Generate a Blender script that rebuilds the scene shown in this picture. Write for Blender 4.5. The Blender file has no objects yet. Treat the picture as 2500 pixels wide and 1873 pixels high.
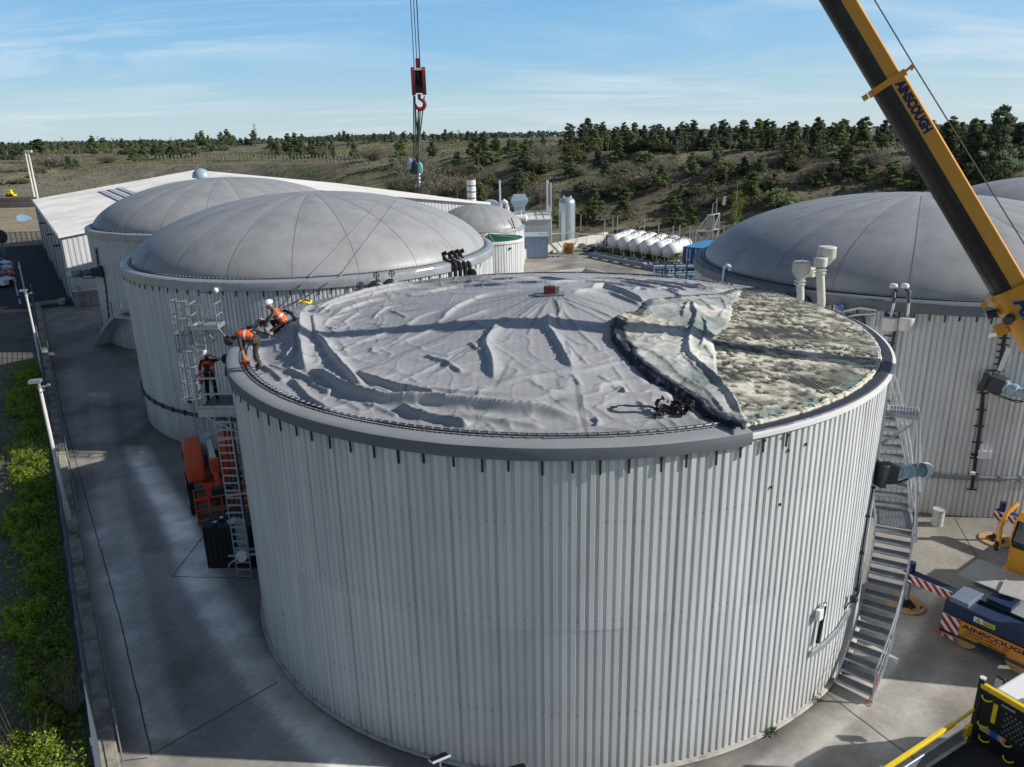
import bpy, math, random
import numpy as np
from mathutils import Vector, Matrix
from math import sin, cos, tan, pi, radians, hypot, atan2, sqrt, floor
random.seed(7); RNG = np.random.RandomState(11)
SC = bpy.context.scene; COL = SC.collection
# ------------------------------------------------------------------ camera model (also used as a surveying aid)
H = 14.6; F = 1901.0; PIT = radians(18.167); ROL = radians(-1.1378)
def ray(px, py):
    x = (px-1250)/F; y = -(py-936.5)/F
    c, s = cos(ROL), sin(ROL); x, y = c*x-s*y, s*x+c*y
    cp, sp = cos(PIT), sin(PIT)
    return np.array([x, cp+y*sp, -sp+y*cp])
def G(px, py, z=0.0):
    d = ray(px, py); t = (z-H)/d[2]
    return np.array([0, 0, H])+d*t
def D(px, py, Y):
    d = ray(px, py); return np.array([0, 0, H])+d*(Y/d[1])
def DR(px, py, dist):
    d = ray(px, py); return np.array([0, 0, H])+d/np.linalg.norm(d)*dist
def onwall(px, py, k, dr=0.0):
    X, Y, R = TANKS[k][:3]; R += dr
    d = ray(px, py); a = d[0]**2+d[1]**2; b = -2*(d[0]*X+d[1]*Y); c = X*X+Y*Y-R*R
    t = (-b-sqrt(max(0, b*b-4*a*c)))/(2*a)
    return np.array([0, 0, H])+d*t
TANKS = {1: (1.385, 24.61, 9.99, 8.02), 2: (-10.95, 44.38, 9.99, 7.92), 3: (-22.23, 62.71, 9.99, 7.85), 4: (19.04, 36.70, 9.99, 7.92)}
SUN = Vector((0.996, -0.09, tan(radians(29.5)))).normalized()
# ------------------------------------------------------------------ object helpers
def meta(o, label=None, cat=None, group=None, kind=None):
    if label: o['label'] = label
    if cat: o['category'] = cat
    if group: o['group'] = group
    if kind: o['kind'] = kind
    return o
def thing(name, label, cat, loc=(0, 0, 0), rz=0.0, group=None):
    o = bpy.data.objects.new(name, None); COL.objects.link(o)
    o.location = [float(v) for v in loc]; o.rotation_euler = (0, 0, rz); o.empty_display_size = .2
    return meta(o, label, cat, group)
def unit(v):
    v = Vector(v); return v.normalized() if v.length > 1e-9 else Vector((0, 0, 1))
class MB:
    """collects simple solids into one mesh"""
    def __init__(s): s.v = []; s.f = []; s.m = []; s.cur = 0
    def mat(s, i): s.cur = i; return s
    def add(s, vs, fs):
        n = len(s.v); s.v += [tuple(float(c) for c in v) for v in vs]
        s.f += [tuple(n+i for i in f) for f in fs]; s.m += [s.cur]*len(fs); return s
    def box(s, c, size, rz=0.0, M=None):
        sx, sy, sz = size[0]/2, size[1]/2, size[2]/2
        vs = [Vector((a*sx, b*sy, d*sz)) for d in (-1, 1) for a, b in ((-1, -1), (1, -1), (1, 1), (-1, 1))]
        R = M if M is not None else Matrix.Rotation(rz, 3, 'Z')
        c = Vector([float(q) for q in c]); vs = [R@v+c for v in vs]
        return s.add(vs, [(3, 2, 1, 0), (4, 5, 6, 7), (0, 1, 5, 4), (1, 2, 6, 5), (2, 3, 7, 6), (3, 0, 4, 7)])
    def bar(s, a, b, w, h=None, up=(0, 0, 1)):
        a = Vector([float(q) for q in a]); b = Vector([float(q) for q in b]); h = h or w; d = b-a
        if d.length < 1e-6: return s
        z = d.normalized(); u = Vector(up)
        if abs(z.dot(u)) > .99: u = Vector((1, 0, 0))
        x = z.cross(u).normalized(); y = x.cross(z).normalized()
        M = Matrix((x, z, y)).transposed()
        return s.box((a+b)/2, (w, d.length, h), M=M)
    def tube(s, pts, r, n=8, caps=True, closed=False):
        P = [Vector([float(q) for q in p]) for p in pts]; k = len(P)
        rr = list(r) if hasattr(r, '__len__') else [r]*k
        vs = []; prev = None
        for i, p in enumerate(P):
            if closed: t = P[(i+1) % k]-P[i-1]
            else: t = P[min(i+1, k-1)]-P[max(i-1, 0)]
            t = unit(t)
            if prev is None:
                u = Vector((0, 0, 1)) if abs(t.z) < .9 else Vector((1, 0, 0)); x = t.cross(u).normalized()
            else:
                x = (prev-t*prev.dot(t)); x = x.normalized() if x.length > 1e-6 else t.orthogonal().normalized()
            prev = x; y = t.cross(x)
            for j in range(n):
                a = 2*pi*j/n; vs.append(p+(x*cos(a)+y*sin(a))*rr[i])
        fs = []
        for i in range(k if closed else k-1):
            for j in range(n):
                a = i*n+j; b = i*n+(j+1) % n; c = ((i+1) % k)*n+(j+1) % n; d = ((i+1) % k)*n+j
                fs.append((a, b, c, d))
        if caps and not closed: fs += [tuple(reversed(range(n))), tuple(range((k-1)*n, k*n))]
        return s.add(vs, fs)
    def lathe(s, prof, c=(0, 0, 0), n=32, a0=0.0, a1=2*pi, axis='Z', M=None):
        full = abs(a1-a0-2*pi) < 1e-6; m = n if full else n+1; vs = []
        for r, z in prof:
            for j in range(m):
                a = a0+(a1-a0)*j/n; v = Vector((r*cos(a), r*sin(a), z))
                if M is not None: v = M@v
                vs.append(v+Vector([float(q) for q in c]))
        fs = []
        for i in range(len(prof)-1):
            for j in range(n):
                k = (j+1) % m; fs.append((i*m+j, i*m+k, (i+1)*m+k, (i+1)*m+j))
        return s.add(vs, fs)
    def cyl(s, c, r, h, n=20, M=None, r2=None):
        r2 = r if r2 is None else r2; prof = [(0.0001, 0), (r, 0), (r2, h), (0.0001, h)]
        return s.lathe(prof, c, n, M=M)
    def prism(s, poly, z0, z1, M=None, c=(0, 0, 0)):
        n = len(poly); vs = [Vector((p[0], p[1], z)) for z in (z0, z1) for p in poly]
        ar = sum(poly[i][0]*poly[(i+1) % n][1]-poly[(i+1) % n][0]*poly[i][1] for i in range(n))
        if M is not None: vs = [M@v for v in vs]
        vs = [v+Vector([float(q) for q in c]) for v in vs]
        fs = [tuple(reversed(range(n))), tuple(range(n, 2*n))]+[(i, (i+1) % n, n+(i+1) % n, n+i) for i in range(n)]
        if ar < 0: fs = [tuple(reversed(f)) for f in fs]
        return s.add(vs, fs)
    def ball(s, c, r, n=12, sc=(1, 1, 1)):
        prof = [(max(1e-4, r*sin(pi*i/(n//2))), -r*cos(pi*i/(n//2))) for i in range(n//2+1)]
        M = Matrix.Diagonal(Vector(sc)); return s.lathe(prof, c, n, M=M)
    def build(s, name, mats, parent=None, smooth=35, loc=None, bevel=0, col=None):
        me = bpy.data.meshes.new(name); me.from_pydata(s.v, [], s.f); 
        mats = mats if isinstance(mats, (list, tuple)) else [mats]
        for m in mats: me.materials.append(m)
        if len(mats) > 1: me.polygons.foreach_set('material_index', s.m)
        fin(me, smooth)
        o = link(name, me, parent)
        if loc is not None: o.location = [float(q) for q in loc]
        if bevel:
            b = o.modifiers.new('bevel', 'BEVEL'); b.width = bevel; b.segments = 2; b.limit_method = 'ANGLE'; b.angle_limit = radians(40)
        return o
def fin(me, smooth):
    me.update()
    if smooth:
        me.polygons.foreach_set('use_smooth', [True]*len(me.polygons))
        if smooth < 180: me.set_sharp_from_angle(angle=radians(smooth))
def link(name, me, parent=None):
    o = bpy.data.objects.new(name, me); COL.objects.link(o)
    if parent is not None: o.parent = parent
    return o
def np_mesh(name, V, Fc, mats, parent=None, smooth=180, col=None, mi=None):
    if col is not None: col = np.asarray(col); col = col if col.ndim == 2 else np.stack([col]*3, 1)
    me = bpy.data.meshes.new(name); V = np.asarray(V, dtype=np.float32); Fc = np.asarray(Fc, dtype=np.int32)
    k = Fc.shape[1]
    me.vertices.add(len(V)); me.vertices.foreach_set('co', V.ravel())
    me.loops.add(Fc.size); me.loops.foreach_set('vertex_index', Fc.ravel())
    me.polygons.add(len(Fc)); me.polygons.foreach_set('loop_start', np.arange(0, Fc.size, k, dtype=np.int32))
    mats = mats if isinstance(mats, (list, tuple)) else [mats]
    for m in mats: me.materials.append(m)
    if mi is not None: me.polygons.foreach_set('material_index', np.asarray(mi, dtype=np.int32))
    me.update(calc_edges=True); me.validate()
    if col is not None:
        a = me.color_attributes.new('Col', 'FLOAT_COLOR', 'POINT')
        c = np.ones((len(V), 4), np.float32); c[:, :col.shape[1]] = col; a.data.foreach_set('color', c.ravel())
    fin(me, smooth)
    return link(name, me, parent)
def struct(o): o['kind'] = 'structure'; return o
def copy_tree(o, parent=None, label=None, group=None, loc=None, rz=None):
    c = o.copy(); COL.objects.link(c)
    if parent is not None: c.parent = parent
    for ch in [q for q in bpy.data.objects if q.parent == o]: copy_tree(ch, c)
    if label: c['label'] = label
    if group: c['group'] = group
    if loc is not None: c.location = [float(q) for q in loc]
    if rz is not None: c.rotation_euler = (0, 0, rz)
    return c
KIDS = {}
def copy_thing(o, kids, loc, rz, sc=1.0, label=None, group=None, sz=None):
    c = o.copy(); COL.objects.link(c); c.location = [float(q) for q in loc]; c.rotation_euler = (0, 0, rz)
    c.scale = (sc, sc, sz or sc)
    if label: c['label'] = label
    if group: c['group'] = group
    for k in kids:
        d = k.copy(); COL.objects.link(d); d.parent = c
    return c
# ------------------------------------------------------------------ numpy noise
def _hash(i, j, seed):
    n = (i*374761393+j*668265263+seed*974634777) & 0xffffffff
    n = ((n ^ (n >> 13))*1274126177) & 0xffffffff
    return ((n ^ (n >> 16)) & 0xffff)/65535.0
def vnoise(x, y, seed=0):
    xi = np.floor(x).astype(np.int64); yi = np.floor(y).astype(np.int64); fx = x-xi; fy = y-yi
    fx = fx*fx*(3-2*fx); fy = fy*fy*(3-2*fy)
    a = _hash(xi, yi, seed); b = _hash(xi+1, yi, seed); c = _hash(xi, yi+1, seed); d = _hash(xi+1, yi+1, seed)
    return (a*(1-fx)+b*fx)*(1-fy)+(c*(1-fx)+d*fx)*fy
def fbm(x, y, seed=0, o=4):
    s = 0; a = .5; t = 0
    for k in range(o):
        s = s+a*vnoise(x*2**k, y*2**k, seed+k*17); t += a; a *= .5
    return s/t
def sstep(a, b, x):
    t = np.clip((x-a)/(b-a), 0, 1); return t*t*(3-2*t)
def polydist(X, Y, pts):
    """distance to polyline, signed side, param (0..1), arrays"""
    best = np.full(X.shape, 1e9); side = np.zeros(X.shape); par = np.zeros(X.shape)
    L = [0]
    for a, b in zip(pts[:-1], pts[1:]): L.append(L[-1]+hypot(b[0]-a[0], b[1]-a[1]))
    for i, (a, b) in enumerate(zip(pts[:-1], pts[1:])):
        dx, dy = b[0]-a[0], b[1]-a[1]; l2 = dx*dx+dy*dy+1e-12
        t = np.clip(((X-a[0])*dx+(Y-a[1])*dy)/l2, 0, 1)
        ex = X-a[0]-t*dx; ey = Y-a[1]-t*dy; d = np.hypot(ex, ey); m = d < best
        best = np.where(m, d, best); side = np.where(m, np.sign(dx*ey-dy*ex), side)
        par = np.where(m, (L[i]+t*sqrt(l2))/L[-1], par)
    return best, side, par
def inpoly(X, Y, poly):
    r = np.zeros(X.shape, bool); n = len(poly)
    for i in range(n):
        x1, y1 = poly[i][:2]; x2, y2 = poly[(i+1) % n][:2]
        if y1 == y2: continue
        c = ((Y < y1) != (Y < y2)) & (X < (x2-x1)*(Y-y1)/(y2-y1)+x1); r ^= c
    return r
def smoothline(pts, k=6):
    P = [np.array(p, float) for p in pts]; out = []
    for i in range(len(P)-1):
        p0 = P[max(i-1, 0)]; p1 = P[i]; p2 = P[i+1]; p3 = P[min(i+2, len(P)-1)]
        for j in range(k):
            t = j/k; out.append(.5*((2*p1)+(p2-p0)*t+(2*p0-5*p1+4*p2-p3)*t*t+(3*p1-p0-3*p2+p3)*t**3))
    out.append(P[-1]); return out
# ------------------------------------------------------------------ materials
def newmat(name):
    m = bpy.data.materials.new(name); m.use_nodes = True; nt = m.node_tree
    b = nt.nodes['Principled BSDF']; return m, nt, b
def N(nt, t, **k):
    n = nt.nodes.new(t)
    for a, v in k.items():
        if a.startswith('i_'):
            key = a[2:].replace('_', ' ')
            key = int(key) if key.isdigit() else key
            n.inputs[key].default_value = v
        else: setattr(n, a, v)
    return n
def mix_col(nt, a, b, fac, mode='MIX'):
    n = nt.nodes.new('ShaderNodeMix'); n.data_type = 'RGBA'; n.blend_type = mode
    for s, v in ((6, a), (7, b), (0, fac)):
        if hasattr(v, 'links') or hasattr(v, 'is_linked'): nt.links.new(v, n.inputs[s])
        else: n.inputs[s].default_value = (*v, 1) if (s != 0 and len(v) == 3) else v
    return n.outputs[2]
def noise(nt, scale, detail=4, rough=.55, vec=None, sc=None, coord='Object'):
    tc = nt.nodes.new('ShaderNodeTexCoord'); out = tc.outputs[coord]
    if sc is not None:
        mp = nt.nodes.new('ShaderNodeMapping'); mp.inputs['Scale'].default_value = sc; nt.links.new(out, mp.inputs[0]); out = mp.outputs[0]
    n = nt.nodes.new('ShaderNodeTexNoise'); n.inputs['Scale'].default_value = scale; n.inputs['Detail'].default_value = detail
    n.inputs['Roughness'].default_value = rough; nt.links.new(out, n.inputs['Vector']); return n.outputs['Fac']
def mrange(nt, v, a, b, c, d):
    n = nt.nodes.new('ShaderNodeMapRange'); nt.links.new(v, n.inputs[0])
    for i, q in enumerate((a, b, c, d)): n.inputs[i+1].default_value = q
    return n.outputs[0]
MATS = {}
def M(name, col, rough=.6, metal=0., var=.15, vs=3., bump=0., bs=30., streak=0., stk=(6, 6, .25), attr=False, dirt=None, dirts=(1.5, .5, .7), spec=.4, alpha=None, warp=None):
    """base colour with noise variation, optional vertical streaks, dirt colour patches, bump, vertex colour"""
    if name in MATS: return MATS[name]
    m, nt, b = newmat(name); out = None
    if attr:
        a = nt.nodes.new('ShaderNodeVertexColor'); a.layer_name = 'Col'; out = a.outputs[0]
        out = mix_col(nt, out, col, 1.0, 'MULTIPLY')
    else:
        rgb = nt.nodes.new('ShaderNodeRGB'); rgb.outputs[0].default_value = (*col, 1); out = rgb.outputs[0]
    if dirt is not None:
        nz = noise(nt, dirts[0], 6, .65); out = mix_col(nt, out, dirt, mrange(nt, nz, dirts[1], dirts[2], 0, .85))
    if var:
        nz = noise(nt, vs, 6, .6); v = mrange(nt, nz, .25, .75, 1-var, 1+var)
        cb = nt.nodes.new('ShaderNodeCombineColor'); [nt.links.new(v, cb.inputs[i]) for i in range(3)]
        out = mix_col(nt, out, cb.outputs[0], 1.0, 'MULTIPLY')
    if streak:
        nz = noise(nt, 1.0, 5, .6, sc=stk); v = mrange(nt, nz, .35, .7, 1+streak*.4, 1-streak)
        cb = nt.nodes.new('ShaderNodeCombineColor'); [nt.links.new(v, cb.inputs[i]) for i in range(3)]
        out = mix_col(nt, out, cb.outputs[0], 1.0, 'MULTIPLY')
    nt.links.new(out, b.inputs['Base Color'])
    b.inputs['Roughness'].default_value = rough; b.inputs['Metallic'].default_value = metal
    b.inputs['Specular IOR Level'].default_value = spec
    if rough < .6 or var:
        nz = noise(nt, vs*2.3, 4, .6); nt.links.new(mrange(nt, nz, .3, .7, max(.05, rough-.1), min(1, rough+.12)), b.inputs['Roughness'])
    if bump:
        nz = noise(nt, bs, 5, .6); bp = nt.nodes.new('ShaderNodeBump'); bp.inputs['Strength'].default_value = bump
        bp.inputs['Distance'].default_value = .02; nt.links.new(nz, bp.inputs['Height']); nt.links.new(bp.outputs[0], b.inputs['Normal'])
    MATS[name] = m; return m
CLAD = M('cladding_paint', (.72, .745, .755), .45, 0, .05, .6, streak=.15, stk=(4, 4, .10), attr=True, spec=.5)
MEMB = M('membrane_grey', (.385, .388, .395), .46, 0, .07, .5, bump=.15, bs=9, attr=True, spec=.35)
DOME = M('dome_membrane', (.345, .35, .355), .48, 0, .09, .35, streak=.10, stk=(1.2, 1.2, .4), spec=.5, dirt=(.27, .27, .26), dirts=(.9, .5, .75))
DOMES = M('dome_seam', (.235, .24, .25), .6, 0, .1)
FLASH = M('flashing_sheet', (.42, .44, .47), .38, .35, .12, 1.2, bump=.25, bs=2.5, streak=.1)
FLASHM = M('flashing_membrane', (.15, .17, .195), .6, 0, .1, 1.5, bump=.3, bs=2.0)
GALV = M('galvanised_steel', (.50, .53, .56), .42, .65, .18, 6, bump=.05, bs=60)
GALVD = M('galvanised_dark', (.30, .33, .36), .5, .5, .2, 6)
ALU = M('bright_aluminium', (.78, .79, .8), .25, .6, .06, 4)
WHITE = M('white_paint', (.80, .80, .79), .4, 0, .05, 2)
WHITED = M('white_weathered', (.72, .71, .68), .6, 0, .12, 2, streak=.12)
BLACK = M('black_rubber', (.018, .018, .02), .65, 0, .2, 8)
DARK = M('dark_metal', (.045, .05, .06), .5, .3, .2, 5)
REDP = M('red_paint', (.42, .03, .035), .45, 0, .15, 5)
YEL = M('yellow_paint', (.85, .60, .02), .4, 0, .06, 5)
CRY = M('crane_yellow', (.70, .32, .035), .32, .05, .08, 1.5, streak=.05, stk=(3, 3, 3), dirt=(.25, .13, .03), dirts=(3.5, .68, .8))
BLUEN = M('navy_paint', (.018, .035, .085), .4, 0, .15, 4, dirt=(.12, .12, .12), dirts=(6, .62, .8))
BLUEM = M('motor_blue', (.33, .45, .52), .45, .1, .12, 8, dirt=(.12, .14, .16), dirts=(7, .58, .8))
ORNG = M('orange_paint', (.72, .10, .035), .35, 0, .1, 4, dirt=(.25, .06, .03), dirts=(5, .66, .8))
CONC = M('concrete_wall', (.46, .44, .40), .9, 0, .15, 2, bump=.3, bs=25, dirt=(.2, .19, .16), dirts=(2.5, .5, .7))
WOOD = M('plywood', (.52, .30, .13), .8, 0, .2, 6, dirt=(.2, .13, .08), dirts=(6, .55, .7))
GLASS = M('dark_glass', (.02, .03, .035), .1, 0, .0, 2, spec=.8)
CREAM = M('cream_paint', (.62, .60, .46), .5, 0, .12, 4)
# ------------------------------------------------------------------ world, sun, camera
W = bpy.data.worlds.new('World'); SC.world = W; W.use_nodes = True; nt = W.node_tree
bg = nt.nodes['Background']; sky = nt.nodes.new('ShaderNodeTexSky'); sky.sky_type = 'NISHITA'; sky.sun_disc = False
az = atan2(SUN.x, SUN.y); sky.sun_elevation = radians(29.5); sky.sun_rotation = az
sky.altitude = 50; sky.air_density = 1.0; sky.dust_density = .6; sky.ozone_density = 1.6
bg.inputs['Strength'].default_value = .115
tc = nt.nodes.new('ShaderNodeTexCoord'); sx = nt.nodes.new('ShaderNodeSeparateXYZ'); nt.links.new(tc.outputs['Generated'], sx.inputs[0])
def wm(op, a, b=None):
    n = nt.nodes.new('ShaderNodeMath'); n.operation = op
    for i, v in enumerate((a, b)):
        if v is None: continue
        if isinstance(v, (int, float)): n.inputs[i].default_value = v
        else: nt.links.new(v, n.inputs[i])
    return n.outputs[0]
zz = wm('ADD', wm('MAXIMUM', sx.outputs[2], 0.0), .09)
cx_ = wm('DIVIDE', sx.outputs[0], zz); cy_ = wm('DIVIDE', sx.outputs[1], zz)
cv = nt.nodes.new('ShaderNodeCombineXYZ'); nt.links.new(cx_, cv.inputs[0]); nt.links.new(cy_, cv.inputs[1])
mp = nt.nodes.new('ShaderNodeMapping'); mp.inputs['Scale'].default_value = (.36, .75, 1); mp.inputs['Rotation'].default_value = (0, 0, radians(14)); mp.inputs['Location'].default_value = (1.7, .6, 0)
nt.links.new(cv.outputs[0], mp.inputs[0])
nz = nt.nodes.new('ShaderNodeTexNoise'); nz.inputs['Scale'].default_value = 1.0; nz.inputs['Detail'].default_value = 9; nz.inputs['Roughness'].default_value = .62; nz.inputs['Distortion'].default_value = .9
nt.links.new(mp.outputs[0], nz.inputs['Vector'])
nz2 = nt.nodes.new('ShaderNodeTexNoise'); nz2.inputs['Scale'].default_value = .45; nz2.inputs['Detail'].default_value = 3; nt.links.new(mp.outputs[0], nz2.inputs['Vector'])
cl = wm('MULTIPLY', mrange(nt, nz.outputs[0], .46, .74, 0, 1), mrange(nt, nz2.outputs[0], .38, .62, .15, 1))
# thicker high cloud towards the right of the scene (towards the sun side)
cl = wm('ADD', wm('MULTIPLY', cl, .95), wm('MULTIPLY', mrange(nt, sx.outputs[0], .1, .75, 0, .38), mrange(nt, nz.outputs[0], .3, .62, .35, 1)))
haze = mrange(nt, sx.outputs[2], 0.0, .22, .42, 0.0)
cr = nt.nodes.new('ShaderNodeValToRGB'); nt.links.new(mrange(nt, sx.outputs[2], 0, .5, 0, 1), cr.inputs[0])
e = cr.color_ramp.elements; e[0].position = 0; e[0].color = (4.9, 6.3, 7.0, 1); e[1].position = 1; e[1].color = (.35, .8, 1.9, 1)
for p_, c_ in ((.08, (3.6, 5.6, 7.0, 1)), (.16, (2.4, 4.9, 7.4, 1)), (.30, (1.7, 4.2, 7.2, 1)), (.55, (.6, 1.4, 3.0, 1))):
    q_ = e.new(p_); q_.color = c_
skb = mix_col(nt, sky.outputs[0], cr.outputs[0], .82)
skd = mix_col(nt, skb, (6.6, 7.4, 8.0), cl)
fx = mrange(nt, sx.outputs[1], -.25, .45, .66, 1.0)   # sky dimmed behind and left of the view to weaken fill in shade
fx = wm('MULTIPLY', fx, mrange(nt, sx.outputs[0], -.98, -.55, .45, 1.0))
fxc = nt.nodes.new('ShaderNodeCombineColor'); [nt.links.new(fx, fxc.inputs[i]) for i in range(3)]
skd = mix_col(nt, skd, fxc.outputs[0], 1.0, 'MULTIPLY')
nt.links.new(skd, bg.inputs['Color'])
sl = bpy.data.lights.new('sun', 'SUN'); sl.energy = 5.0; sl.angle = radians(.55); sl.color = (1.0, .955, .89)
so = bpy.data.objects.new('sun', sl); COL.objects.link(so); so.rotation_euler = SUN.to_track_quat('Z', 'Y').to_euler(); so.location = (40, 0, 60)
cam = bpy.data.cameras.new('camera'); co = bpy.data.objects.new('camera', cam); COL.objects.link(co); SC.camera = co
cam.sensor_fit = 'HORIZONTAL'; cam.sensor_width = 36; cam.lens = F/2500*36; cam.clip_end = 20000; cam.clip_start = .1
R0 = Matrix(((1, 0, 0), (0, sin(PIT), cos(PIT)), (0, -cos(PIT), sin(PIT)))).transposed()
# columns: right, up, back
right = Vector((1, 0, 0)); up = Vector((0, sin(PIT), cos(PIT))); back = Vector((0, -cos(PIT), sin(PIT)))
c_, s_ = cos(ROL), sin(ROL)
r2 = right*c_+up*s_; u2 = right*(-s_)+up*c_
co.matrix_world = Matrix.Translation((0, 0, H)) @ Matrix((r2, u2, back)).transposed().to_4x4()
SC.view_settings.view_transform = 'Standard'; SC.view_settings.look = 'None'; SC.view_settings.exposure = 0; SC.view_settings.gamma = 1
SC.cycles.max_bounces = 6; SC.cycles.use_denoising = True
# ------------------------------------------------------------------ terrain
KEYS = [  # px, toeY, (py1,Y1), (py2,Y2), (py3,Y3)
 (-900, 190, (404, 300), (374, 430), (373, 700)), (-300, 200, (402, 300), (374, 430), (366, 700)), (0, 206, (402, 300), (374, 430), (360, 700)),
 (150, 226, (425, 262), (376, 400), (357, 700)), (300, 236, (407, 256), (376, 370), (353, 700)), (625, 212, (397, 238), (368, 330), (347, 700)),
 (900, 150, (398, 205), (349, 300), (341, 700)), (1100, 135, (386, 182), (352, 260), (338, 700)), (1330, 108, (371, 160), (347, 250), (334, 700)),
 (1600, 106, (366, 138), (355, 170), (329, 700)), (1900, 97, (363, 126), (352, 160), (323, 700)), (2300, 90, (362, 118), (350, 150), (315, 700)), (3100, 84, (368, 112), (352, 150), (300, 700)), (3900, 84, (380, 112), (360, 150), (292, 700))]
KU = []; KT = []
for k in KEYS:
    row = []
    for py, Yk in k[2:]: q = D(k[0], py, Yk); row += [Yk, q[2]]
    KU.append(D(k[0], 420, 200)[0]/200); KT.append([k[1]]+row)
KU = np.array(KU); KT = np.array(KT)
def terrain_z(x, y, detail=True):
    x = np.asarray(x, float); y = np.asarray(y, float); yy = np.maximum(y, 20); u = x/yy
    P = [np.interp(u, KU, KT[:, i]) for i in range(KT.shape[1])]
    Y0, Y1, z1, Y2, z2, Y3, z3 = P
    z = np.zeros(x.shape)
    t = np.clip((y-Y0)/(Y1-Y0), 0, 1); z = z1*(t*.75+.25*t*t*(3-2*t))
    z = np.where(y > Y1, z1+(z2-z1)*np.clip((y-Y1)/(Y2-Y1), 0, 1), z)
    z = np.where(y > Y2, z2+(z3-z2)*np.clip((y-Y2)/(Y3-Y2), 0, 1), z)
    z = np.where(y > Y3, H-(H-z3)*y/Y3, z)
    if detail:
        m = sstep(0, 8, y-Y0)
        z = z+m*((fbm(x/14, y/14, 3)-.5)*1.1+(fbm(x/3.2, y/3.2, 5, 3)-.5)*.28)
    return z, np.clip((y-Y0)/(Y1-Y0), -1, 2), Y1
def hit_terrain(px, py):
    d = ray(px, py); t = 60.0
    for _ in range(4000):
        p = np.array([0, 0, H])+d*t
        if terrain_z(p[0], p[1])[0] >= p[2]: return p
        t += .15+t*.002
        if t > 3000: break
    return np.array([0, 0, H])+d*t
nu, ny = 620, 560
us = np.linspace(-2.3, 2.3, nu); ys = np.concatenate([np.linspace(-70, 60, 40), np.geomspace(61, 320, 400)[0:], np.geomspace(324, 9000, ny-440)])
UU, YY = np.meshgrid(us, ys); XX = UU*np.where(YY > 0, np.maximum(YY, 60), 60)
XX = np.where(YY < 60, UU*60, XX)
ZZ, TT, Y1_ = terrain_z(XX, YY); ZZ = ZZ-.06
V = np.stack([XX, YY, ZZ], -1).reshape(-1, 3)
idx = np.arange(nu*ny).reshape(ny, nu); Fc = np.stack([idx[:-1, :-1], idx[:-1, 1:], idx[1:, 1:], idx[1:, :-1]], -1).reshape(-1, 4)
def lerp(a, b, t): return np.asarray(a)*(1-t[..., None])+np.asarray(b)*t[..., None]
n1 = fbm(XX/30, YY/30, 21); n2 = fbm(XX/7, YY/7, 31); n3 = fbm(XX/1.6, YY/1.6, 41, 3)
soil = lerp((.115, .10, .078), (.19, .165, .125), n2); dry = lerp((.24, .215, .135), (.165, .165, .085), n2)
C = lerp(soil, dry, np.zeros_like(n1)) if False else soil*(1-sstep(.45, .62, n1*.6+n3*.4)[..., None])+dry*sstep(.45, .62, n1*.6+n3*.4)[..., None]
green = np.array((.10, .125, .045)); g = sstep(.55, .7, fbm(XX/11, YY/11, 51))*.6
C = C*(1-g[..., None])+green*g[..., None]
crest = np.exp(-((TT-1.03)/.10)**2)*.8  # trodden dry lip of the bank
C = C*(1-crest[..., None])+np.array((.24, .205, .15))*crest[..., None]
PXX = 1250+1901*UU*.955
quarry = sstep(900, 600, PXX)*sstep(-60, 160, PXX)*(TT > -.05)*(TT < 1.0)
C = C*(1-.75*quarry[..., None])+lerp((.16, .14, .12), (.25, .22, .185), n3)*(.75*quarry[..., None])
flat = (TT < 0)
lf = flat & (XX < -30)
tan_ = lerp((.33, .27, .205), (.25, .205, .15), n2)
C = np.where(lf[..., None], tan_, C)
gr = flat & (XX < -60) & (n1 > .5); C = np.where(gr[..., None], lerp((.2, .175, .10), (.14, .135, .07), n3), C)
rg = flat & (XX > 5) & (YY > 84)  # grass strip behind the tanker bay
C = np.where(rg[..., None], lerp((.10, .12, .04), (.20, .18, .11), n3), C)
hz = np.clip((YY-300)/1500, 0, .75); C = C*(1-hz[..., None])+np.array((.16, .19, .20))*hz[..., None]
C = C*(1+(n3[..., None]-.5)*.5)
TER = M('terrain_soil', (1.0, 1.03, .98), .95, 0, .4, .9, bump=.8, bs=2.0, attr=True, spec=.1)
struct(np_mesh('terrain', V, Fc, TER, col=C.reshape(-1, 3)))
# ------------------------------------------------------------------ concrete yard with dirt, tyre sweeps and joints
A0 = np.array([-10.2, 15.35]); FD = np.array([-.518, .855]); FNn = np.array([.855, .518])  # fence line and its inward normal
def fl(s, off=0.0): return A0+FD*s+FNn*off
yard = [fl(-30, -.05), fl(62, -.05), (-24.3, 86), (-8, 96), (9, 97), (21, 84), (60, 92), (60, -30)]
gx = np.arange(-60, 60, .22)
gy = np.concatenate([np.arange(4, 60, .16), np.arange(60, 98, .4)])
GX, GY = np.meshgrid(gx, gy); ins = inpoly(GX, GY, yard)
c0 = np.array((.31, .29, .258)); base = np.ones(GX.shape)
base *= .72+.56*fbm(GX/5, GY/5, 61); base *= .80+.40*fbm(GX/.7, GY/.7, 71, 4)
stain = sstep(.52, .72, fbm(GX/2.4, GY/3.2, 77)); base *= 1-.30*stain
def sweep(pts, wd, amt, soft=.5, z=0.0):
    global base
    q = [G(px, py, z)[:2] for px, py in pts]; q = [p for p in smoothline(q, 5)]
    d, s, t = polydist(GX, GY, q); m = np.exp(-(d/wd)**2); m *= .55+.9*fbm(GX/.7, GY/.7, 81, 3)
    base = base*(1+(.85 if wd > .2 else 3.0)*amt*m)
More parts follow.
